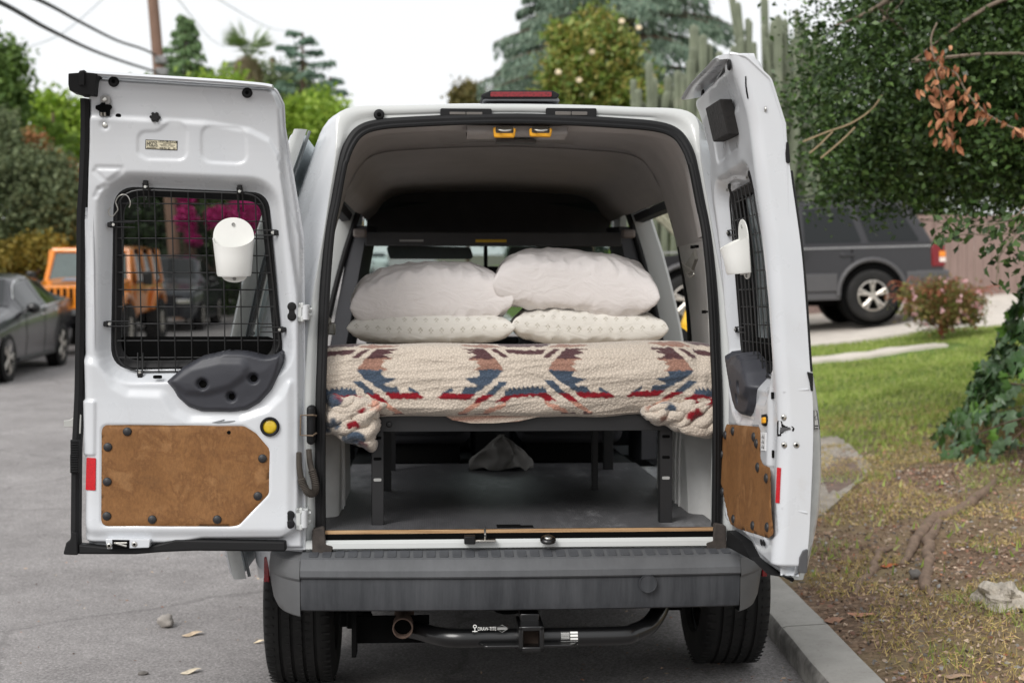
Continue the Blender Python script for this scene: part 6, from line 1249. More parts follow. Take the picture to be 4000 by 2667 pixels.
def c3(q, Y): return (q[0], Y, q[1])
cable('thick black overhead cable, the lower of two running to the leaning pole', [c3((-4.9092,4.3007), 6), c3((-5.3595,4.4204), 10), c3((-5.7617,4.7007), 14), c3((-5.5498,4.7212), 15.5), c3((-6.448,5.2877), 20), c3((-8.0273,6.3754), 28), c3((-9.2048,7.5062), 37), c3((-16.1349,13.0472), 75)], .028, CAB)
cable('thinner black overhead cable, the upper of two running to the leaning pole', [c3((-5.4784,4.7808), 7), c3((-5.697,4.8765), 11), c3((-6.0127,5.1124), 16), c3((-5.9613,5.2857), 18), c3((-7.2208,6.1895), 24), c3((-8.2763,7.0076), 30), c3((-9.2419,7.9485), 37), c3((-17.6093,13.8505), 75)], .026, CAB)
for lab, a, c in (('pale thin wire dropping towards the distant pole past the conifer', c3((-9.3801,10.0816), 40), c3((-17.0561,16.8726), 85)), ('pale thin wire high above the palm tree', c3((-8.3061,10.0816), 40), c3((-12.941,17.7818), 85)), ('pale thin wire rising steeply left of the leaning pole', c3((-13.9038,8.5848), 40), c3((-11.313,10.1528), 40))):
    m_ = tuple((u+v)/2-(0 if i < 2 else .3) for i, (u, v) in enumerate(zip(a, c))); cable(lab, [a, m_, c], .014, CABP)
# ================================================================ VEGETATION
def leaf_mesh(name, C, D, L, Wd, mat, tri=False, fold_=.25):
    """C: centres Nx3, D: leaf directions Nx3, L/Wd: length/width (N or scalar); one folded diamond per leaf"""
    N_ = len(C); D = D/np.maximum(np.linalg.norm(D, axis=1, keepdims=True), 1e-9)
    r = rng.normal(size=(N_, 3)); sd = np.cross(D, r); sd /= np.maximum(np.linalg.norm(sd, axis=1, keepdims=True), 1e-9); up = np.cross(sd, D)
    L = np.broadcast_to(L, (N_,))[:, None]; Wd = np.broadcast_to(Wd, (N_,))[:, None]
    a = C-D*L*.5; t = C+D*L*.5; l_ = C+sd*Wd*.5+up*Wd*fold_-D*L*.05; r_ = C-sd*Wd*.5+up*Wd*fold_-D*L*.05
    if tri: V = np.stack([l_, r_, t], 1).reshape(-1, 3); k = 3
    else: V = np.stack([a, l_, t, r_], 1).reshape(-1, 3); k = 4
    me = bpy.data.meshes.new(name); me.vertices.add(N_*k); me.vertices.foreach_set('co', V.astype(np.float32).ravel())
    me.loops.add(N_*k); me.loops.foreach_set('vertex_index', np.arange(N_*k, dtype=np.int32)); me.polygons.add(N_)
    me.polygons.foreach_set('loop_start', np.arange(0, N_*k, k, dtype=np.int32)); me.update(calc_edges=True); me.validate(); me.materials.append(mat); return me
def unit(n_): v = rng.normal(size=(n_, 3)); return v/np.linalg.norm(v, axis=1, keepdims=True)
def clumps(blobs, nc, per, spread, shell=.5):
    """points gathered in clumps through ellipsoid blobs (c, r)"""
    vol = np.array([r[0]*r[1]*r[2] for _, r in blobs])**.75; pick = rng.choice(len(blobs), nc, p=vol/vol.sum())
    u = unit(nc); rad = (shell+(1-shell)*rng.random(nc))**(1/1.6)
    c = np.array([blobs[i][0] for i in pick])+u*np.array([blobs[i][1] for i in pick])*rad[:, None]
    pts = np.repeat(c, per, 0)+rng.normal(size=(nc*per, 3))*spread*np.repeat(.6+.8*rng.random(nc), per)[:, None]
    return c, pts
BARK = M('bark_brown', (96, 78, 64), .95, var=.35, vscale=6, bump=.8, bscale=25, bdist=.03)
BARKG = M('bark_grey', (126, 112, 98), .95, var=.3, vscale=8, bump=.8, bscale=30, bdist=.02)
def tree(name, label, base, h, blobs, nc, per, spread, L, Wd, mat, trunk_r=.2, cat='tree', group=None, bark=None, up=.3, limbs=7, shell=.5):
    t = thing(name, label, cat, base, 0, group); B0 = Vector(base)
    c, pts = clumps([((x, y, z), r) for (x, y, z), r in blobs], nc, per, spread, shell)
    D = unit(len(pts))+np.array([0, 0, up]); l_ = L*(.6+.8*rng.random(len(pts)))
    link('crown', leaf_mesh('crown', pts-np.array(base), D, l_, l_*Wd/L, mat), mat, t)
    b = MB(); top = Vector(blobs[0][0])-B0
    b.tube(smooth_path([(0, 0, -.2), (top.x*.1+.05*h*.1, top.y*.1, h*.25), (top.x*.5, top.y*.5, h*.55), tuple(top)], 4), [trunk_r*(1-.75*i/12) for i in range(13)], 9)
    for i in rng.choice(len(c), min(limbs*3, len(c)), replace=False):
        e = Vector(c[i])-B0; z = h*(.25+.35*rng.random()); s_ = Vector((top.x*.4*z/h, top.y*.4*z/h, z))
        m_ = (s_+e)/2+Vector((0, 0, .06*h)); b.tube(smooth_path([tuple(s_), tuple(m_), tuple(e)], 4), [trunk_r*.35*(1-.8*k/8)+.004 for k in range(9)], 6)
    b.build('trunk', bark or BARK, t, ang=60); return t
G1 = m_leaf('leaf_oak', [(34, 50, 24), (52, 74, 36), (66, 90, 44), (92, 116, 62)], .38, .18, 1.2)
# ---- holm oak leaning over the verge on the right, its trunk wrapped in ivy
ox, oy = 4.55, 9.9; oz = verge_z(ox, oy)
oak = thing('oak_tree', 'dark evergreen oak overhanging the verge with a spray of dead brown leaves', 'tree', (ox, oy, oz)); OB = np.array((ox, oy, oz))
obl = [((3.05, 9.6, 3.25), (1.15, 1.6, 1.1)), ((2.55, 9.3, 2.85), (.72, 1.2, .60)), ((3.6, 9.3, 2.55), (1.15, 1.4, .62)), ((4.6, 10, 3.5), (1.6, 2.2, 1.5)), ((3.3, 10.4, 4.2), (1.0, 1.6, .8)), ((2.4, 9.7, 2.42), (.5, .8, .40)), ((4.6, 11.0, 2.9), (1.6, 1.6, .9)), ((3.1, 9.3, 3.9), (.8, 1, .5))]
c, pts = clumps(obl, 3000, 64, .09, .1); D = unit(len(pts))*[1, 1, .7]+[0, 0, -.1]; l_ = .042*(.6+.8*rng.random(len(pts)))
link('crown', leaf_mesh('crown', pts-OB, D, l_, l_*.58, G1), G1, oak)
b = MB(); b.tube(smooth_path([(0, 0, -.2), (-.1, 0, .8), (-.3, -.1, 1.7), (-.6, -.2, 2.5), (-.9, -.3, 3.2)], 5), [.30-.009*i for i in range(21)], 12)
lim = [((-.3, -.1, 1.7), (-.9, -.3, 2.5), (-1.7, -.6, 2.7), (-2.2, -.8, 2.3)), ((-.6, -.2, 2.4), (-1.2, 0, 3.0), (-1.9, .2, 3.4), (-2.3, .3, 3.5)), ((-.5, -.2, 2.2), (-1.0, -.9, 2.4), (-1.6, -1.3, 2.35), (-2.2, -1.5, 1.95)), ((-.4, 0, 2), (.3, -.3, 2.9), (.6, -.4, 3.8)), ((-1.2, 0, 2.95), (-1.5, -.5, 2.9), (-2.3, -1.1, 2.35), (-2.6, -1.3, 2.2)), ((-.9, -.4, 2.5), (-1.2, -.9, 2.95), (-1.5, -1.2, 2.9)), ((-.8, -.3, 2.4), (-.7, -1.0, 2.5), (-.9, -1.5, 2.1))]
for q in lim: P_s = smooth_path(q, 6); b.tube(P_s, [max(.005, .042*(1-i/len(P_s))) for i in range(len(P_s))], 7)
ci = rng.choice(len(c), 70, replace=False)
for i in ci:
    e = c[i]-OB; q = lim[rng.integers(len(lim))]; s_ = np.array(q[rng.integers(1, len(q))]); 
    if np.linalg.norm(e-s_) < 1.4: b.tube(smooth_path([tuple(s_), tuple((s_+e)/2+[0, 0, .08]), tuple(e)], 3), [.012, .010, .009, .008, .007, .006, .004], 5)
b.build('trunk', BARKG, oak, ang=60)
# bare pale twigs and the dead spray
dq = [(x, 7.85, z) for i, (x, z) in enumerate([(2.3335,2.9807),(2.3013,2.8922),(2.3208,2.7896),(2.3633,2.7382),(2.4385,2.7056),(2.486,2.6215),(2.5428,2.5468),(2.6278,2.472),(2.7314,2.4159),(2.8255,2.3878)])]
ds = MB().tube([tuple(np.array(q)-OB) for q in smooth_path(dq, 4)], .005, 5); 
dq2 = [(x, 7.85, z) for x, z in [(2.3252,2.7268),(2.3538,2.6069),(2.3824,2.4961),(2.4016,2.3945),(2.4254,2.3114)]]; ds.tube([tuple(np.array(q)-OB) for q in smooth_path(dq2, 4)], .004, 5)
dso = ds.build('dead_spray', BARKG, oak)
n = N('leaf_dead'); oi = n.n('ShaderNodeObjectInfo'); n.set(**{'Base Color': n.ramp(oi.outputs['Random'], [(0, s2l((112, 66, 40))), (.35, s2l((150, 96, 62))), (.7, s2l((184, 134, 98))), (1, s2l((132, 76, 46)))]), 'Roughness': .75}); DEAD = n.m
lf_ = [(0, .025), (.007, .019), (.012, .008), (.0125, -.004), (.009, -.015), (.003, -.023), (0, -.028), (-.003, -.023), (-.009, -.015), (-.0125, -.004), (-.012, .008), (-.007, .019)]
lm = bpy.data.meshes.new('leaf'); lm.from_pydata([(0, -.004, 0)]+[(x, .35*abs(x)+.08*abs(z), z) for x, z in lf_], [], [(0, k+1, (k+1) % 12+1) for k in range(12)]); lm.materials.append(DEAD)
for k in range(130):
    src = dq if k % 2 else dq2; q = smooth_path(src, 6); i = int(len(q)*(.15 if k % 2 else .1)+rnd.random()*len(q)*.84); p = np.array(q[min(i, len(q)-1)])-OB+np.array([rnd.gauss(0, .035), rnd.gauss(0, .05), rnd.gauss(-.03, .03)])
    o = bpy.data.objects.new('leaf', lm); COL.objects.link(o); o.parent = dso; o.location = p; o.rotation_euler = (rnd.gauss(0, .5), rnd.gauss(0, .5), rnd.random()*6); s_ = .7+.7*rnd.random(); o.scale = (s_, s_, s_)
tw = MB()
for q in ([(2.2041,2.6801),(2.1358,2.5919),(2.0182,2.5135),(1.8807,2.4645),(1.7334,2.4056)], [(2.0434,2.4911),(1.966,2.4136),(1.8401,2.3069)], [(1.9102,2.4645),(1.8319,2.386),(1.7731,2.3369)]): tw.tube([tuple(np.array((x, 8.5, z))-OB) for x, z in smooth_path(q, 4)], .0055, 5)
tw.build('bare_twig', M('twig_pale', (150, 132, 104), .9), oak)
hang = []
for x, z in [(2.2714,1.8728),(2.3065,1.8449),(2.3694,1.8101),(2.3969,1.8588),(2.4106,1.8936),(2.4524,1.9006),(2.4806,1.8588),(2.5226,1.8241),(2.5502,1.8588),(2.585,1.8728),(2.6203,1.8101),(2.6545,1.8936),(2.6895,1.8658),(2.7178,1.8241),(2.551,1.7684),(2.6069,1.7405),(2.6485,1.7754),(2.6905,1.7545),(2.3277,1.7962),(2.37,1.7405),(2.293,1.7754),(2.5375,1.7127),(2.5935,1.6848),(2.6561,1.6988),(2.6218,1.6291),(2.6014,1.5734),(2.5878,1.5246),(2.6498,1.6152),(2.6892,1.9075),(2.4811,1.7893),(2.4389,1.838),(2.705,1.6848),(2.2653,1.7545)]:
    hang += [[x+rnd.gauss(0, .03), 7.6+rnd.gauss(0, .12), z+rnd.gauss(0, .03)] for _ in range(5)]
hang = np.array(hang)-OB; link('hanging_leaves', leaf_mesh('hanging_leaves', hang, unit(len(hang))+[0, 0, -.8], .055, .034, G1), G1, oak)['kind'] = 'stuff'
hb_ = MB()
for q in ([(2.7444,1.9632),(2.6892,1.9006),(2.6198,1.8728),(2.4806,1.8588),(2.3969,1.8658),(2.2714,1.8728)], [(2.7448,1.9214),(2.6898,1.838),(2.6064,1.8032),(2.4809,1.8101),(2.3695,1.8032),(2.2722,1.7614)], [(2.7452,1.8728),(2.6625,1.7684),(2.6074,1.6848),(2.5946,1.5455)]): hb_.tube([tuple(np.array((x, 7.62, z))-OB) for x, z in smooth_path(q, 4)], .004, 5)
hb_.build('hanging_twig', BARKG, oak)
# ivy: lobed leaves, the largest ones as single parts
IVY = m_leaf('leaf_ivy', [(42, 66, 38), (58, 90, 44), (84, 104, 76), (50, 76, 42), (98, 136, 56)], .33, .15, 2)
iv = thing('ivy_mound', 'mound of broad dark green ivy climbing the oak trunk beside the lawn', 'ivy', (ox-.2, oy-.3, oz)); IB = np.array((ox-.2, oy-.3, oz))
shape = [(0, -.3), (.22, -.48), (.5, -.22), (.34, -.02), (.46, .28), (.18, .24), (0, .62), (-.18, .24), (-.46, .28), (-.34, -.02), (-.5, -.22), (-.22, -.48)]
im = bpy.data.meshes.new('leaf'); im.from_pydata([(0, 0, .06)]+[(x, y, -.10*abs(x)-.05*y*y) for x, y in shape], [], [(0, i+1, (i+1) % 12+1) for i in range(12)]); im.materials.append(IVY)
for p in im.polygons: p.use_smooth = True
def ivy_pt():
    h = rnd.random()**.9; z = 0; rad = .52+.85*max(0, 1-h*1.3)**1.6+.10*rnd.random(); a = math.pi*(.5+1.2*rnd.random())+math.pi*.15
    x = ox-.05-.25*h+rad*1.12*math.cos(a); y = oy-.25+rad*.95*math.sin(a); return (x, y, verge_z(x, y)+.02+(2.0 if rad < 9 else 0)*h), (math.cos(a), math.sin(a), .25)
pts_ = sorted([ivy_pt() for _ in range(3000)], key=lambda q: q[0][1]-.35*(4.5-q[0][0]))
big = []; rest = MB()
shv = [(0, 0, .06)]+[(x, y, -.10*abs(x)) for x, y in shape]; shf = [(0, i+1, (i+1) % 12+1) for i in range(12)]
for k, (p, nrm) in enumerate(pts_):
    q = (Vector(nrm)+Vector((rnd.gauss(0, .45), rnd.gauss(0, .45), rnd.gauss(.1, .4)))).normalized(); rot = q.to_track_quat('Z', 'Y'); s_ = .07+.06*rnd.random(); rot2 = rot.to_matrix().to_4x4() @ Matrix.Rotation(math.pi+rnd.gauss(0, .8), 4, 'Z')
    m4 = Matrix.Translation(Vector(p)-Vector(IB)) @ rot2 @ Matrix.Diagonal((s_, s_, s_, 1))
    if k < 300: o = bpy.data.objects.new('leaf', im); COL.objects.link(o); o.parent = iv; o.matrix_local = m4
    else: rest.add(shv, shf, m4)
rest.build('ivy_foliage', IVY, iv, ang=0)['kind'] = 'stuff'
st_b = MB()
for k in range(26):
    p, _ = pts_[rnd.randrange(3000)]; x = ox-.2-1.3*rnd.random(); y = oy-.9-.5*rnd.random(); st_b.tube(smooth_path([tuple(np.array((x, y, verge_z(x, y)+.02))-IB), tuple(np.array(((x+p[0])/2, y+.1, (p[2]+oz)/2))-IB), tuple(np.array(p)-IB)], 4), .006, 5)
st_b.ball((.25, .3, .25), (.62, .5, .75), 14, 10); st_b.cyl((.2, .3, .3), (-.0, .2, 2.0), .36, .3); st_b.build('stem', BARK, iv, ang=60)
# surface roots on the verge
for lab, q, r in (('thick grey-brown tree root arching out from under the ivy', [(2.9633,8.6585),(2.6727,8.1921),(2.4509,7.8625),(2.2967,7.7292),(2.0669,7.2383),(1.8559,6.7387)], (.02, .032, .036, .034, .03, .012)), ('short root stub turning down from the thick root', [(2.314,7.6726),(2.1236,7.2142),(1.9807,6.7439),(1.846,6.331),(1.7894,6.0152)], (.018, .028, .026, .028, .01)), ('weathered pale root lying in the mulch beside the kerb', [(1.9183,7.153),(1.8305,7.0557),(1.6974,6.6917),(1.5715,6.4158),(1.5034,6.2109)], (.012, .02, .02, .018, .008))):
    P3 = smooth_path([(x, y, verge_z(x, y)+.006) for x, y in q], 6); rr = np.interp(np.linspace(0, 1, len(P3)), np.linspace(0, 1, len(r)), r)
    o = MB().tube([(x+.02*noise.noise((i*.6, 1, 2)), y, z+.012*noise.noise((i*.5, 3, 1))) for i, (x, y, z) in enumerate(P3)], [a*(1+.18*noise.noise((i*.8, 0, 7))) for i, a in enumerate(rr)], 12).build('tree_root', M('root_bark', (128, 108, 92), .95, var=.3, vscale=14, bump=.9, bscale=40, bdist=.02), ang=60); tag(o, lab, 'root')
# ---- pink-flowered shrub
sx0, sy0 = 5.42, 17.9; sz0 = verge_z(sx0, sy0)
LS = m_leaf('leaf_shrub', [(96, 110, 52), (122, 126, 66), (140, 96, 66), (88, 84, 46)], .6, .25, 2)
k_ = sy0/5555; hh = (1292-1050)*k_; wd_ = 175*k_
shb = tree('flowering_shrub', 'loose rusty-green shrub dotted with pink blossom on the lawn edge', (sx0, sy0, sz0), hh, [((sx0, sy0, sz0+hh*.6), (wd_*.9, wd_*.8, hh*.42)), ((sx0-wd_*.3, sy0, sz0+hh*.72), (wd_*.7, wd_*.6, hh*.3)), ((sx0+wd_*.35, sy0, sz0+hh*.55), (wd_*.7, wd_*.6, hh*.36))], 300, 26, .05, .045, .024, LS, .03, 'shrub', limbs=12, shell=.2)
c, pts = clumps([((sx0, sy0-.05, sz0+hh*.62), (wd_*.98, wd_*.85, hh*.46))], 46, 6, .016, .6); FLW = m_leaf('petal_pink', [(214, 164, 172), (226, 188, 190), (190, 120, 130)], .6, .3)
link('blossom', leaf_mesh('blossom', pts-np.array((sx0, sy0, sz0)), unit(len(pts)), .045, .035, FLW), FLW, shb)['kind'] = 'stuff'
rb = MB()
for k in range(26): a = rnd.random()*6.28; e = (wd_*1.1*math.cos(a), wd_*.9*math.sin(a), hh*(.7+.35*rnd.random())); rb.tube(smooth_path([(0, 0, .05), (e[0]*.5, e[1]*.5, e[2]*.8), e, (e[0]*1.15, e[1]*1.1, e[2]*.92)], 4), .006, 5)
rb.build('arching_twig', M('twig_red', (150, 84, 62), .8), shb)
# ---- lawn and verge ground cover
def scatter(n_, x0, x1, y0, y1, fn):
    xs = x0+(x1-x0)*rng.random(n_*2); ys = y0+(y1-y0)*rng.random(n_*2); keep = np.array([fn(x, y) for x, y in zip(xs, ys)]); xs = xs[keep][:n_]; ys = ys[keep][:n_]
    return np.array([(x, y, verge_z(x, y)) for x, y in zip(xs, ys)])
def lawnmask(x, y): return x > xk(y)+.25 and not (y > 18.85) and not (x < 2.75 and 8.3 < y < 11.2 and sdf(np.array([[x, y]]), slab_poly)[0] < -.03) and not (16.55 < y < 17.55 and x < 5.35) and rnd.random() < max(.03, min(1, (y-9.4+2.2*noise.noise((x*.8, y*.8, 2)))/4))
GRA = m_leaf('grass_green', [(110, 130, 58), (136, 154, 72), (152, 166, 88), (168, 168, 110)], .6, .35, 1.5); GRD = m_leaf('grass_dry', [(176, 152, 98), (206, 184, 130), (150, 134, 76), (124, 130, 62)], .75, .25, 2)
P0 = scatter(70000, 1.1, 9, 6.5, 19, lawnmask); h_ = .035+.035*rng.random(len(P0)); D = rng.normal(size=(len(P0), 3))*.45+[0, 0, 1]
tag(link('lawn_grass', leaf_mesh('lawn_grass', P0+np.array([0, 0, .02]), D, h_*1.6, .016, GRA, True), GRA), 'short mown green grass covering the rising lawn', 'grass', kind='stuff')
def drymask(x, y): return x > xk(y)+.26 and noise.noise((x*1.6, y*1.3, 4))+.25*noise.noise((x*5, y*5, 1)) > -.02
P0 = scatter(34000, 1.25, 4.6, 3.6, 12.5, drymask); D = rng.normal(size=(len(P0), 3))*.8+[0, 0, .75]; h_ = .03+.05*rng.random(len(P0))
tag(link('dry_grass', leaf_mesh('dry_grass', P0+np.array([0, 0, .015]), D, h_, .0045, GRD, True), GRD), 'sparse dry straw-coloured grass tufts on the verge soil', 'grass', kind='stuff')
def tuft(x, y): return x > xk(y)+.3 and noise.noise((x*2.2, y*1.8, 11)) > .28
P0 = scatter(9000, 1.3, 4.2, 3.8, 9.5, tuft); D = rng.normal(size=(len(P0), 3))*.5+[0, 0, .9]; h_ = .05+.06*rng.random(len(P0))
tag(link('green_tufts', leaf_mesh('green_tufts', P0+np.array([0, 0, .02]), D, h_, .005, GRA, True), GRA), 'fresh green grass tufts growing through the verge mulch', 'grass', kind='stuff')
MUL = m_leaf('mulch', [(112, 88, 70), (156, 130, 110), (190, 170, 150), (86, 72, 62), (140, 140, 138), (164, 108, 80)], .9, 0, 3)
P0 = scatter(20000, 1.26, 4.4, 3.6, 10.5, lambda x, y: x > xk(y)+.2); tag(link('mulch', leaf_mesh('mulch', P0+np.array([0, 0, .008]), rng.normal(size=(len(P0), 3))*[1, 1, .25], .012+.025*rng.random(len(P0))**2, .010+.008*rng.random(len(P0)), MUL), MUL), 'brown bark chips and gravel strewn over the verge', 'mulch', kind='stuff')
P0 = np.stack([rng.uniform(-3.5, 1.06, 420), rng.uniform(3.9, 8.5, 420), np.zeros(420)], 1); P0[:, 2] = [road_z(x, y)+.003 for x, y, _ in P0]
near = rng.random(420) < .5; P0[near, 0] = rng.uniform(.2, 1.06, near.sum()); P0[:, 2] = [road_z(x, y)+.003 for x, y, _ in P0]
LIT = m_leaf('litter', [(120, 74, 58), (168, 122, 98), (196, 178, 152), (96, 66, 56)], .9, 0, 3)
tag(link('leaf_litter', leaf_mesh('leaf_litter', P0, rng.normal(size=(420, 3))*[1, 1, .12], .010+.016*rng.random(420), .006, LIT), LIT), 'tiny brown leaf scraps scattered over the asphalt', 'litter', kind='stuff')
# single leaves and stones one can point at
def flat_leaf(label, xy, L, Wd, rz, rgb, onroad=True):
    x, y = xy; z = (road_z(x, y) if onroad else verge_z(x, y))+.004
    out_ = [(L/2*math.cos(a), Wd/2*math.sin(a)*(1+.2*math.sin(3*a+L*90))) for a in frange(0, 2*math.pi, 18)[:-1]]
    b = MB(); b.add([(0, 0, .012)]+[(a, c, .004+.03*abs(c)+.006*math.sin(a*60)) for a, c in out_], [(0, i+1, (i+1) % 18+1) for i in range(18)])
    tag(b.build('fallen_leaf', M('dryleaf_%d_%d' % (rgb[0], rgb[2]), rgb, .85, var=.25, vscale=40), None, (x, y, z), (0, 0, rz), ang=0), label, 'leaf')
flat_leaf('pale curled leaf on the asphalt beside the round grey stone', (-1.3827,6.1279), .105, .042, .7, (196, 176, 150)); flat_leaf('pale ragged leaf on the asphalt well in front of the grey stone', (-1.2492,5.4974), .085, .04, .6, (202, 190, 168)); flat_leaf('small cream leaf on the asphalt just outside the rear tyre', (-1.0694,5.9869), .05, .02, .1, (216, 200, 170)); flat_leaf('small tan leaf flat on the asphalt right behind the rear tyre', (-0.8405,5.4097), .06, .02, 0, (150, 116, 88))
flat_leaf('long pinkish dry leaf on the mulch by the kerb', (1.4406,5.7906), .14, .04, -.2, (176, 128, 106), False); flat_leaf('broad brown curled leaf in the mulch near the kerb edge', (1.3106,5.7505), .09, .07, .5, (150, 112, 90), False); flat_leaf('grey-brown dry leaf lying among pale grass stems', (1.5208,4.8305), .09, .05, -.3, (160, 134, 112), False); flat_leaf('tan leaf fallen below the pavement slab corner', (2.7644,10.6396), .14, .06, .6, (190, 150, 118), False); flat_leaf('orange-brown leaf beside the pale root', (1.8087,6.7796), .10, .05, .2, (168, 96, 58), False)
def stone(label, name, c, r, seed, mat, lump=.3):
    b = MB(); b.ball((0, 0, 0), 1, 24, 16); V = []
    for v in b.v:
        k = 1+lump*noise.noise((v[0]*1.3+seed, v[1]*1.3, v[2]*1.3))+lump*.45*noise.noise((v[0]*4+seed, v[1]*4, v[2]*4)); V.append((v[0]*r[0]*k, v[1]*r[1]*k, v[2]*r[2]*k))
    b.v = V; tag(b.build(name, mat, None, c, (0, 0, seed), ang=40 if lump > .4 else 80), label, 'stone')
x, y = (-1.5393,6.2935); stone('round grey stone lying on the asphalt', 'round_stone', (x, y, road_z(x, y)+.026), (.042, .036, .032), 2.2, M('stone_grey', (150, 144, 138), .9, var=.15, vscale=30, bump=.4, bscale=80))
x, y = (1.9903,5.7669); stone('craggy pale grey concrete lump on the verge mulch', 'rock', (x, y, verge_z(x, y)+.035), (.12, .07, .065), 5.1, M('rock_pale', (176, 168, 156), .95, var=.3, vscale=25, bump=.9, bscale=40, bdist=.02), .6)
x, y = (1.8523,6.4963); stone('small dark round pebble beside the root stub', 'pebble', (x, y, verge_z(x, y)+.02), (.03, .03, .025), 1.4, M('pebble_dark', (104, 100, 96), .8)); x, y = (-0.7509,7.1087); x, y = (-1.4283,5.4704); stone('small dark chip of stone on the open asphalt', 'pebble', (x, y, road_z(x, y)+.006), (.02, .012, .009), 3.4, M('pebble_dark', None))
# ---- far trees ------------------------------------------------------
def wp(q, Y): return (q[0], Y, q[1])
# big blue-green cedar
def cedar(label, base, h, rad, nb, mat, trunk_r, droop, per, L, z0=.25, name='cedar_tree', ex=.62, hk=1.0, bend=0):
    t = thing(name, label, 'tree', base); P0 = []; D0 = []; b = MB(); b.tube([(0, 0, -.3), (bend*.3, 0, h*.5), (bend, 0, h)], [trunk_r, trunk_r*.6, .04], 9)
    for k in range(nb):
        f_ = z0+(1-z0)*(k+.5)/nb; a = k*2.399+rnd.gauss(0, .25); R = rad*(1.06-f_)**ex*(.75+.4*rnd.random()); z = h*f_; n_ = 9
        path = [(bend*f_+R*s*math.cos(a), R*s*math.sin(a), z+R*(.18*s-droop*s*s)) for s in frange(0, 1, n_)]; b.tube(path, [max(.012, trunk_r*.22*(1-.9*i/n_)) for i in range(n_+1)], 5)
        for _ in range(per):
            s = .15+.85*rnd.random()**.7; i = min(n_-1, int(s*n_)); p = np.array(path[i])+(np.array(path[i+1])-np.array(path[i]))*(s*n_-i); w_ = R*.20*math.sin(math.pi*min(1, s*.9+.12))+.1
            off = rnd.gauss(0, w_*.62); hang_ = -rnd.random()**1.4*(.10*R+.10)*hk; P0.append((p[0]-off*math.sin(a), p[1]+off*math.cos(a), p[2]+hang_-.30*abs(off))); D0.append((.4*math.cos(a)+rnd.gauss(0, .25), .4*math.sin(a)+rnd.gauss(0, .25), -.9))
    b.build('trunk', BARK, t, ang=60); P0 = np.array(P0); l_ = L*(.6+.8*rng.random(len(P0))); link('crown', leaf_mesh('crown', P0, np.array(D0), l_, l_*.24, mat), mat, t); return t
CED = m_leaf('needles_blue', [(72, 92, 80), (98, 118, 102), (122, 140, 122), (140, 154, 136)], .7, .2, .35)  # needle tones lightened so the colour carries distance haze
cb = (3.4736,3.0736); cedar('huge blue-green cedar with drooping tiers behind the magnolia', (cb[0], 46, zr(46)), 16.5, 5.9, 150, CED, .4, .34, 760, .20, .2)
cb = (1.0752,3.0736); cedar('narrower blue-green cedar leaning out beside the huge cedar', (cb[0], 49, zr(49)), 11.0, 3.2, 80, CED, .3, .36, 520, .20, .2)
CED2 = m_leaf('needles_grey', [(72, 96, 82), (96, 120, 104), (120, 142, 122)], .7, .2, .4)
cb = (-7.3265,3.2174); tp = (-7.299,11.0179); cedar('sparse flat-topped cedar standing alone beside the palm', (cb[0], 50, zr(50)), tp[1]-zr(50), 2.3, 34, CED2, .16, .10, 230, .19, .45, 'cedar_tree', .45, .35)
cb = (-6.6379,3.2893); tp = (-6.6179,9.8064); cedar('low spreading cedar beside the sparse flat-topped one', (cb[0], 52, zr(52)), tp[1]-zr(52), 2.4, 30, CED2, .16, .22, 230, .19, .4, 'cedar_tree', .6, .4)
RDW = m_leaf('needles_green', [(82, 108, 72), (104, 130, 86), (124, 148, 104)], .7, .25, .5)
cb = (-9.6052,2.9298); tp = (-9.5666,9.9462); cedar('slender pointed green conifer behind the leaning pole', (cb[0], 42, zr(42)), tp[1]-zr(42), 3.0, 110, RDW, .18, .14, 130, .17, .25, 'conifer', .95, .7)
# magnolia
MAG = m_leaf('leaf_magnolia', [(80, 104, 44), (104, 126, 54), (130, 142, 70), (148, 132, 70), (112, 130, 58)], .42, .2, .6)
mg = (1.5381,2.4625)[0]; f29 = 29/5555.; mt = (1.7652,7.5706)[1]; mz = lambda py: 1.42+(1200-py)*f29; mxx = lambda px: (px-2000)*f29
mag = tree('magnolia_tree', 'yellow-green magnolia with rusty leaves and a few cream flowers before the cedar', (mg, 29, zr(29)), mt-zr(29), [((mxx(2310), 29, mz(215)), (.85, .85, .75)), ((mxx(2250), 29, mz(300)), (.85, .9, .62)), ((mxx(2390), 29, mz(310)), (.85, .9, .62)), ((mxx(2330), 29, mz(110)), (.36, .4, .55)), ((mxx(2200), 29, mz(150)), (.30, .3, .34)), ((mxx(2460), 29, mz(160)), (.22, .3, .28)), ((mxx(2300), 29, mz(440)), (1.05, 1, .8)), ((mxx(2420), 29, mz(420)), (.8, .9, .6))], 520, 34, .13, .15, .062, MAG, .14, limbs=8, shell=.2)
FL2 = M('petal_cream', (226, 208, 176), .6)
for px_, py_ in ((2174, 318), (2252, 348), (2412, 128), (2476, 152), (2300, 243), (2522, 325), (2540, 368)):
    cx, cz = mxx(px_), mz(py_); b = MB()
    for k in range(7): a = k*.9; b.ball((cx-mg+.03*math.cos(a), -1.0, cz-zr(29)+.025*math.sin(a)), (.034, .02, .03), 8, 5)
    b.build('flower', FL2, mag)
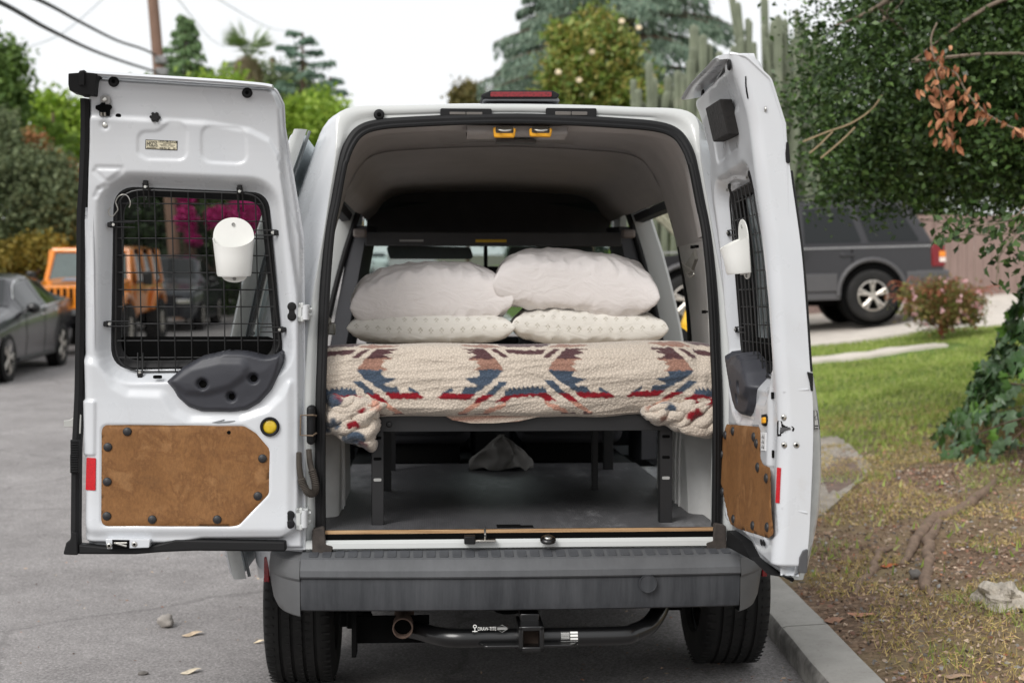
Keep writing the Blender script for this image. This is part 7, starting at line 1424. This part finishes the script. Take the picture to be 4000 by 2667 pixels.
# small dark round tree and distant greens
LG = m_leaf('leaf_light', [(110, 140, 44), (138, 164, 58), (160, 182, 76), (92, 124, 44)], .55, .35, .4); MG = m_leaf('leaf_mid', [(66, 92, 42), (88, 114, 54), (112, 136, 68)], .55, .3, .4)
DG = m_leaf('leaf_dark', [(30, 46, 26), (44, 62, 32), (58, 78, 40)], .6, .2, .4); OLV = m_leaf('leaf_olive', [(70, 84, 56), (96, 108, 76), (124, 134, 98), (84, 96, 60)], .65, .25, .5); RST = m_leaf('leaf_rust', [(138, 84, 62), (156, 108, 72), (120, 112, 62), (112, 98, 56)], .6, .3, .6); GLD = m_leaf('leaf_golden', [(126, 108, 44), (146, 128, 54), (96, 96, 40)], .6, .3, .6); BRN = m_leaf('leaf_bronze', [(92, 88, 52), (116, 104, 60), (74, 80, 46)], .6, .25, .6)
MAGN = m_leaf('petal_magenta', [(150, 26, 96), (178, 40, 118), (196, 62, 136)], .6, .35, .8)
def fartree(name, label, Y, px, py, rx, ry, mat, n1, n2, L, extra=(), cat='tree', grp=None, tr=.12, shell=.35):
    k = Y/5555.; X = (px-2000)*k; Z = 1.42+(1200-py)*k; bl = [((X, Y, Z), (rx*k, rx*k*.9, ry*k))]+[(((a-2000)*k, Y+dy, 1.42+(1200-c)*k), (ra*k, ra*k*.9, rc*k)) for a, c, ra, rc, dy in extra]
    gz_ = zr(Y)+(.2 if X < -9 else 0); return tree(name, label, (X, Y, gz_), max(1.2, Z-gz_), bl, n1, n2, min(L*1.0, .28*rx*k), L, L*.5, mat, tr, cat, grp, limbs=5, shell=shell)
fartree('small_tree', 'small dark bronze tree top showing just over the van roof', 60, 1825, 385, 55, 42, BRN, 70, 30, .22)
fartree('leafy_tree', 'bright yellow-green leafy tree between the sparse cedar and the van corner', 44, 1210, 470, 120, 95, LG, 260, 34, .22, [(1300, 520, 100, 120, -1), (1130, 560, 110, 130, 0), (1240, 420, 60, 50, 0), (1250, 650, 160, 140, 0)])
fartree('leafy_tree', 'light green tree crown between the conifer and the palm', 41, 870, 370, 90, 70, LG, 160, 30, .2, [(800, 390, 80, 70, 0), (930, 390, 80, 60, 0)])
fartree('leafy_tree', 'pale green tree crown far behind the sparse cedar trunk', 70, 1160, 390, 90, 70, OLV, 110, 26, .3, [(1090, 340, 80, 90, 0)])
fartree('leafy_tree', 'dark green tree filling the ground behind the slender conifer', 46, 700, 420, 150, 120, MG, 200, 30, .24, [(850, 480, 160, 130, 1), (980, 520, 140, 140, 1)])
fartree('feathery_tree', 'tall feathery mid-green tree rising behind the olive bush', 36, -30, 330, 110, 160, MG, 240, 32, .20, [(30, 270, 70, 90, 0), (-60, 480, 150, 160, 0), (20, 420, 80, 100, 0)])
fartree('leafy_tree', 'light green tree top behind the layered fan-branched conifer', 40, 150, 440, 80, 60, LG, 120, 30, .2, [(250, 470, 90, 80, 0), (290, 560, 90, 90, 0), (220, 400, 40, 40, 0)])
fartree('olive_bush', 'large grey-olive bush hanging over the parked sedan', 26.5, 60, 800, 190, 220, OLV, 700, 44, .10, [(230, 850, 110, 160, .4), (-60, 560, 130, 160, .5), (160, 700, 110, 120, .3), (30, 950, 170, 80, .3)], 'bush')
fartree('photinia_bush', 'rust-red leaved bush between the olive bush and the layered conifer', 28.5, 130, 585, 62, 60, RST, 170, 30, .11, [(60, 620, 60, 50, 0), (270, 690, 60, 50, 0), (200, 640, 50, 50, 0)], 'bush')
fartree('golden_bush', 'golden-green clipped bush low behind the sedan roof', 26, 60, 1010, 110, 60, GLD, 200, 34, .09, [(190, 990, 80, 60, 0), (140, 960, 60, 50, 0)], 'bush')
# hedge bank behind the off-roader, seen through the tinted window
for i, (px, py, rx, ry, m_, lab) in enumerate(((420, 900, 170, 220, DG, 'dark dense tree behind the orange off-roader roof'), (640, 880, 150, 240, DG, 'dark dense tree beside the leaning pole foot'), (840, 900, 150, 250, MG, 'mid-green tree behind the dark crossover'), (1010, 960, 130, 200, DG, 'dark tree far along the hedge past the crossover'), (330, 1040, 190, 130, DG, 'low dark hedge bush behind the off-roader bonnet'), (1080, 780, 120, 200, MG, 'mid-green tree behind the slid-back side door'))):
    fartree('hedge_tree', lab, 38+1.2*(i % 3), px, py, rx, ry, m_, 330, 30, .2, [(px+40, py+150, rx, 150, 0), (px-30, py+80, rx, 140, .5)])
for i, (px, py, rx, ry, lab) in enumerate(((725, 850, 32, 42, 'round magenta bougainvillea cluster just right of the pole'), (745, 890, 18, 50, 'narrow magenta bougainvillea streak under the round cluster'), (960, 835, 55, 60, 'broad bright magenta bougainvillea mass beside the caddy'), (850, 850, 34, 30, 'small dim magenta bougainvillea patch left of the caddy'), (760, 940, 22, 14, 'lowest small magenta bougainvillea spray by the hedge'), (730, 770, 26, 12, 'highest small magenta bougainvillea spray by the hedge'))):
    fartree('bougainvillea', lab, 35.2, px, py, rx, ry, MAGN, 60, 26, .10, (), 'vine', None, .02)
# layered conifer with up-swept plumes on the left
lc = (-9.9723,3.0909); lct = thing('layered_conifer', 'green conifer with thick up-curved plume branches beside the rust-red bush', 'tree', (lc[0], 31, zr(31))); b = MB(); P0 = []; D0 = []
tz = (-10.1471,5.6444)[1]-zr(31); b.tube([(0, 0, 0), (0, 0, tz)], [.12, .03], 8)
for k in range(34):
    f_ = .32+.68*(k+.5)/34; a = k*2.399; R = 1.25*(1.12-f_)**.6; z = tz*f_-.25; n_ = 12
    path = [(R*s*math.cos(a), R*s*math.sin(a)*.8, z+.42*R*s*s) for s in frange(0, 1, n_)]; b.tube(path, .012, 5)
    for _ in range(420): s = rnd.random()**.8; i = min(n_-1, int(s*n_)); p = np.array(path[i]); P0.append(p+np.array([rnd.gauss(0, .055), rnd.gauss(0, .055), rnd.gauss(0, .05)])); D0.append((math.cos(a)+rnd.gauss(0, .5), math.sin(a)+rnd.gauss(0, .5), .55+rnd.gauss(0, .4)))
PLM = m_leaf('needles_plume', [(70, 100, 34), (96, 126, 46), (122, 148, 62), (52, 78, 30)], .6, .3, 2.2); b.build('trunk', BARK, lct); link('crown', leaf_mesh('crown', np.array(P0), np.array(D0), .11, .02, PLM), PLM, lct)
# fan palm
pb = (-8.1369,9.0658); pg = zr(44); palm = thing('fan_palm', 'fan palm with spiky fronds and a shaggy skirt behind the light green tree', 'palm', (pb[0], 44, pg)); hp_ = pb[1]-pg
MB().tube([(0, 0, 0), (.1, 0, hp_*.5), (0, 0, hp_)], [.26, .2, .17], 10).build('trunk', BARKG, palm)
PAL = m_leaf('palm_frond', [(86, 112, 58), (112, 136, 74), (138, 156, 96)], .5, .25, 1); SKT = M('palm_skirt_tan', (150, 138, 108), .9, var=.3)
for k in range(30):
    a = k*2.399; el = -.55+2.0*((k*7) % 30)/30.; d = Vector((math.cos(a)*math.cos(el), math.sin(a)*math.cos(el), math.sin(el))); Lp_ = .5+.25*rnd.random(); c0 = d*Lp_; b = MB(); b.tube([(0, 0, hp_), tuple(c0+Vector((0, 0, hp_)))], .012, 4); sd = d.cross(Vector((0, 0, 1))).normalized(); up = sd.cross(d)
    for j in range(15):
        t = -1.25+2.5*j/14; q = (d*math.cos(t)+sd*math.sin(t)); e = c0+q*.62+Vector((0, 0, -.10*(1-abs(math.sin(el))))); m_ = c0+q*.3; w_ = up.cross(q).normalized() if up.cross(q).length > .01 else sd
        o_ = Vector((0, 0, hp_)); w_ = q.cross(up).normalized()*.02; b.add([tuple(c0+o_), tuple(m_+w_+o_), tuple(e+o_), tuple(m_-w_+o_)], [(0, 1, 2, 3)])
    b.build('frond', PAL, palm, ang=0)
sk_ = unit(900)*[.42, .42, .5]; sk_[:, 2] = sk_[:, 2]*1.0-.55+hp_; link('skirt', leaf_mesh('skirt', sk_, rng.normal(size=(900, 3))*.3+[0, 0, -1], .45, .03, SKT), SKT, palm)
# columnar cacti
n = N('cactus_skin'); n.set(**{'Base Color': n.ramp(n.noise(3, 5, .6), [(.3, (.135, .155, .105)), (.6, (.20, .225, .155)), (.8, (.29, .285, .22))]), 'Roughness': .7}).bump(n.noise(30, 4), .3, .01); CAC = n.m
def stem(b, path, r):
    P = smooth_path(path, 8); P = P[:-1]+[tuple(np.array(P[-2])+(np.array(P[-1])-np.array(P[-2]))*t_) for t_ in (.5, .8, .92, .98, 1)]; m_ = len(P); rings = []
    for i, p in enumerate(P):
        s = i/(m_-1); dl = math.dist(p, P[-1]); k = r*(1+.08*math.sin(s*17+p[0]*3))*(math.sqrt(max(.03, 1-(1-dl/(r*1.2))**2)) if dl < r*1.2 else 1)
        rings.append([(p[0]+k*(1+.16*math.cos(8*a))*math.cos(a), p[1]+k*(1+.16*math.cos(8*a))*math.sin(a), p[2]) for a in [2*math.pi*j/32 for j in range(32)]])
    b.loft(rings, True, True)
CD = 24.0; ck = CD/5555.; cX = lambda px: (px-2000)*ck; cZ = lambda py: 1.42+(1200-py)*ck
gA = [(2890, -60, 2960, 420, .075), (2955, 30, 2962, 420, .06), (3010, -40, 3025, 420, .08), (2998, 80, 3005, 420, .05), (3040, 60, 3045, 430, .085), (3085, 55, 3090, 430, .07), (3115, 35, 3115, 430, .06), (3162, 55, 3160, 430, .055), (3140, 110, 3135, 430, .07), (2915, 125, 2920, 430, .07), (2940, 120, 2945, 430, .06), (3065, 120, 3068, 430, .07), (3220, 70, 3215, 430, .07), (3190, 130, 3185, 430, .06)]
gB = [(2712, 95, 2712, 430, .095), (2735, 150, 2738, 430, .085), (2700, 195, 2700, 430, .08), (2762, 180, 2765, 430, .08), (2790, 225, 2790, 430, .075), (2690, 240, 2692, 430, .08), (2722, 240, 2725, 430, .08), (2820, 260, 2818, 430, .08), (2845, 200, 2845, 430, .07), (2865, 250, 2862, 430, .08)]
gC = [(2487, 285, 2490, 430, .07), (2505, 330, 2505, 430, .08), (2535, 240, 2540, 430, .08), (2552, 300, 2555, 430, .09), (2575, 360, 2575, 430, .08), (2620, 280, 2622, 430, .09), (2648, 275, 2650, 430, .09), (2640, 330, 2642, 430, .1), (2672, 300, 2672, 430, .085), (2460, 400, 2460, 430, .06), (2600, 380, 2600, 430, .07)]
for gi, (grp, lab, bx_) in enumerate(((gA, 'tall thin-stemmed columnar cactus rising highest, beside the oak', 3050), (gB, 'dense columnar cactus clump with one stem above the rest', 2760), (gC, 'short columnar cactus clump nearest the magnolia', 2570))):
    yy = CD+[.6, 0, .5][gi]; base = (cX(bx_), yy, zr(yy)+.4); ct = thing('columnar_cactus', lab, 'cactus', base)
    for tx_, ty_, mx_, my_, r_ in grp+[(a+rnd.uniform(-26, 26), b_+rnd.uniform(30, 130), c_+rnd.uniform(-26, 26), d_, e_*rnd.uniform(.75, 1)) for a, b_, c_, d_, e_ in grp if b_ < 330]:
        dy = rnd.uniform(-.5, .5); b = MB(); top = (cX(tx_)-base[0], dy, cZ(ty_)-base[2]); mid = (cX(mx_)-base[0], dy, cZ(my_+20*rnd.random())-base[2]); bot = (mid[0]*.45+rnd.gauss(0, .1), dy*.4, .1)
        stem(b, [bot, (bot[0]*.6+mid[0]*.4, dy*.6, mid[2]*.45), (mid[0], dy, mid[2]*.85), mid, top], r_*.68); b.build('stem', CAC, ct, ang=60)
# pale cactus trunks low down and the bright hedge, seen through the side door opening
cb_ = thing('cactus_trunk', 'thick pale leaning cactus trunks in front of the bright hedge, seen through the side door', 'cactus', (cX(2680), 23.2, verge_z(cX(2680), 23.2)))
for q in ([(2.2326,3.0754),(2.3445,2.964),(2.5125,2.7968),(2.6804,2.6481),(2.7736,2.5738)], [(2.3997,3.2239),(2.5305,3.0197),(2.6612,2.834),(2.7546,2.7225)]):
    b = MB(); stem(b, [(x-cX(2680), 0, z-verge_z(cX(2680), 23.2)) for x, z in q[::-1]]+[], .10); b.build('stem', M('cactus_pale', (160, 158, 138), .85, var=.2, vscale=8), cb_, ang=60)
fartree('garden_hedge', 'bright green hedge behind the driveway, seen past the grey SUV bonnet', 26.2, 2640, 900, 120, 120, LG, 500, 36, .10, [(2760, 960, 150, 120, 0), (2880, 900, 140, 130, 0), (2520, 950, 120, 120, 0)], 'hedge')
fartree('garden_hedge', 'mid-green tree behind the brown timber fence', 28.5, 3650, 700, 200, 150, MG, 600, 36, .11, [(3850, 690, 180, 140, 0), (3450, 720, 180, 140, 0), (3300, 800, 160, 160, 0), (3560, 820, 200, 90, 0), (3150, 700, 160, 160, .5), (4050, 650, 180, 200, 0), (3050, 860, 150, 150, 0)], 'tree')
fartree('garden_tree', 'dim green tree massed behind the columnar cacti', 33, 2950, 420, 150, 120, MG, 300, 34, .16, [(3150, 350, 130, 170, 0), (3080, 560, 180, 160, 0), (2750, 480, 180, 110, 0), (2600, 450, 120, 80, 0)], 'tree')

for i, (px, py, rx, ry, Y, m_, lab) in enumerate(((-330, 760, 220, 260, 27, OLV, 'grey-olive bush beyond the left end of the olive bush row'), (-760, 700, 260, 320, 28, MG, 'broad mid-green tree farther along the opposite verge'), (-1300, 640, 300, 380, 27, DG, 'dark broad tree at the far end of the opposite verge'), (-520, 480, 200, 240, 37, LG, 'light green tree standing behind the opposite verge bushes'))):
    fartree('verge_tree', lab, Y, px, py, rx, ry, m_, 380, 36, .14, [(px+60, py+190, rx, 150, 0), (px-60, py+260, rx, 130, .5)])
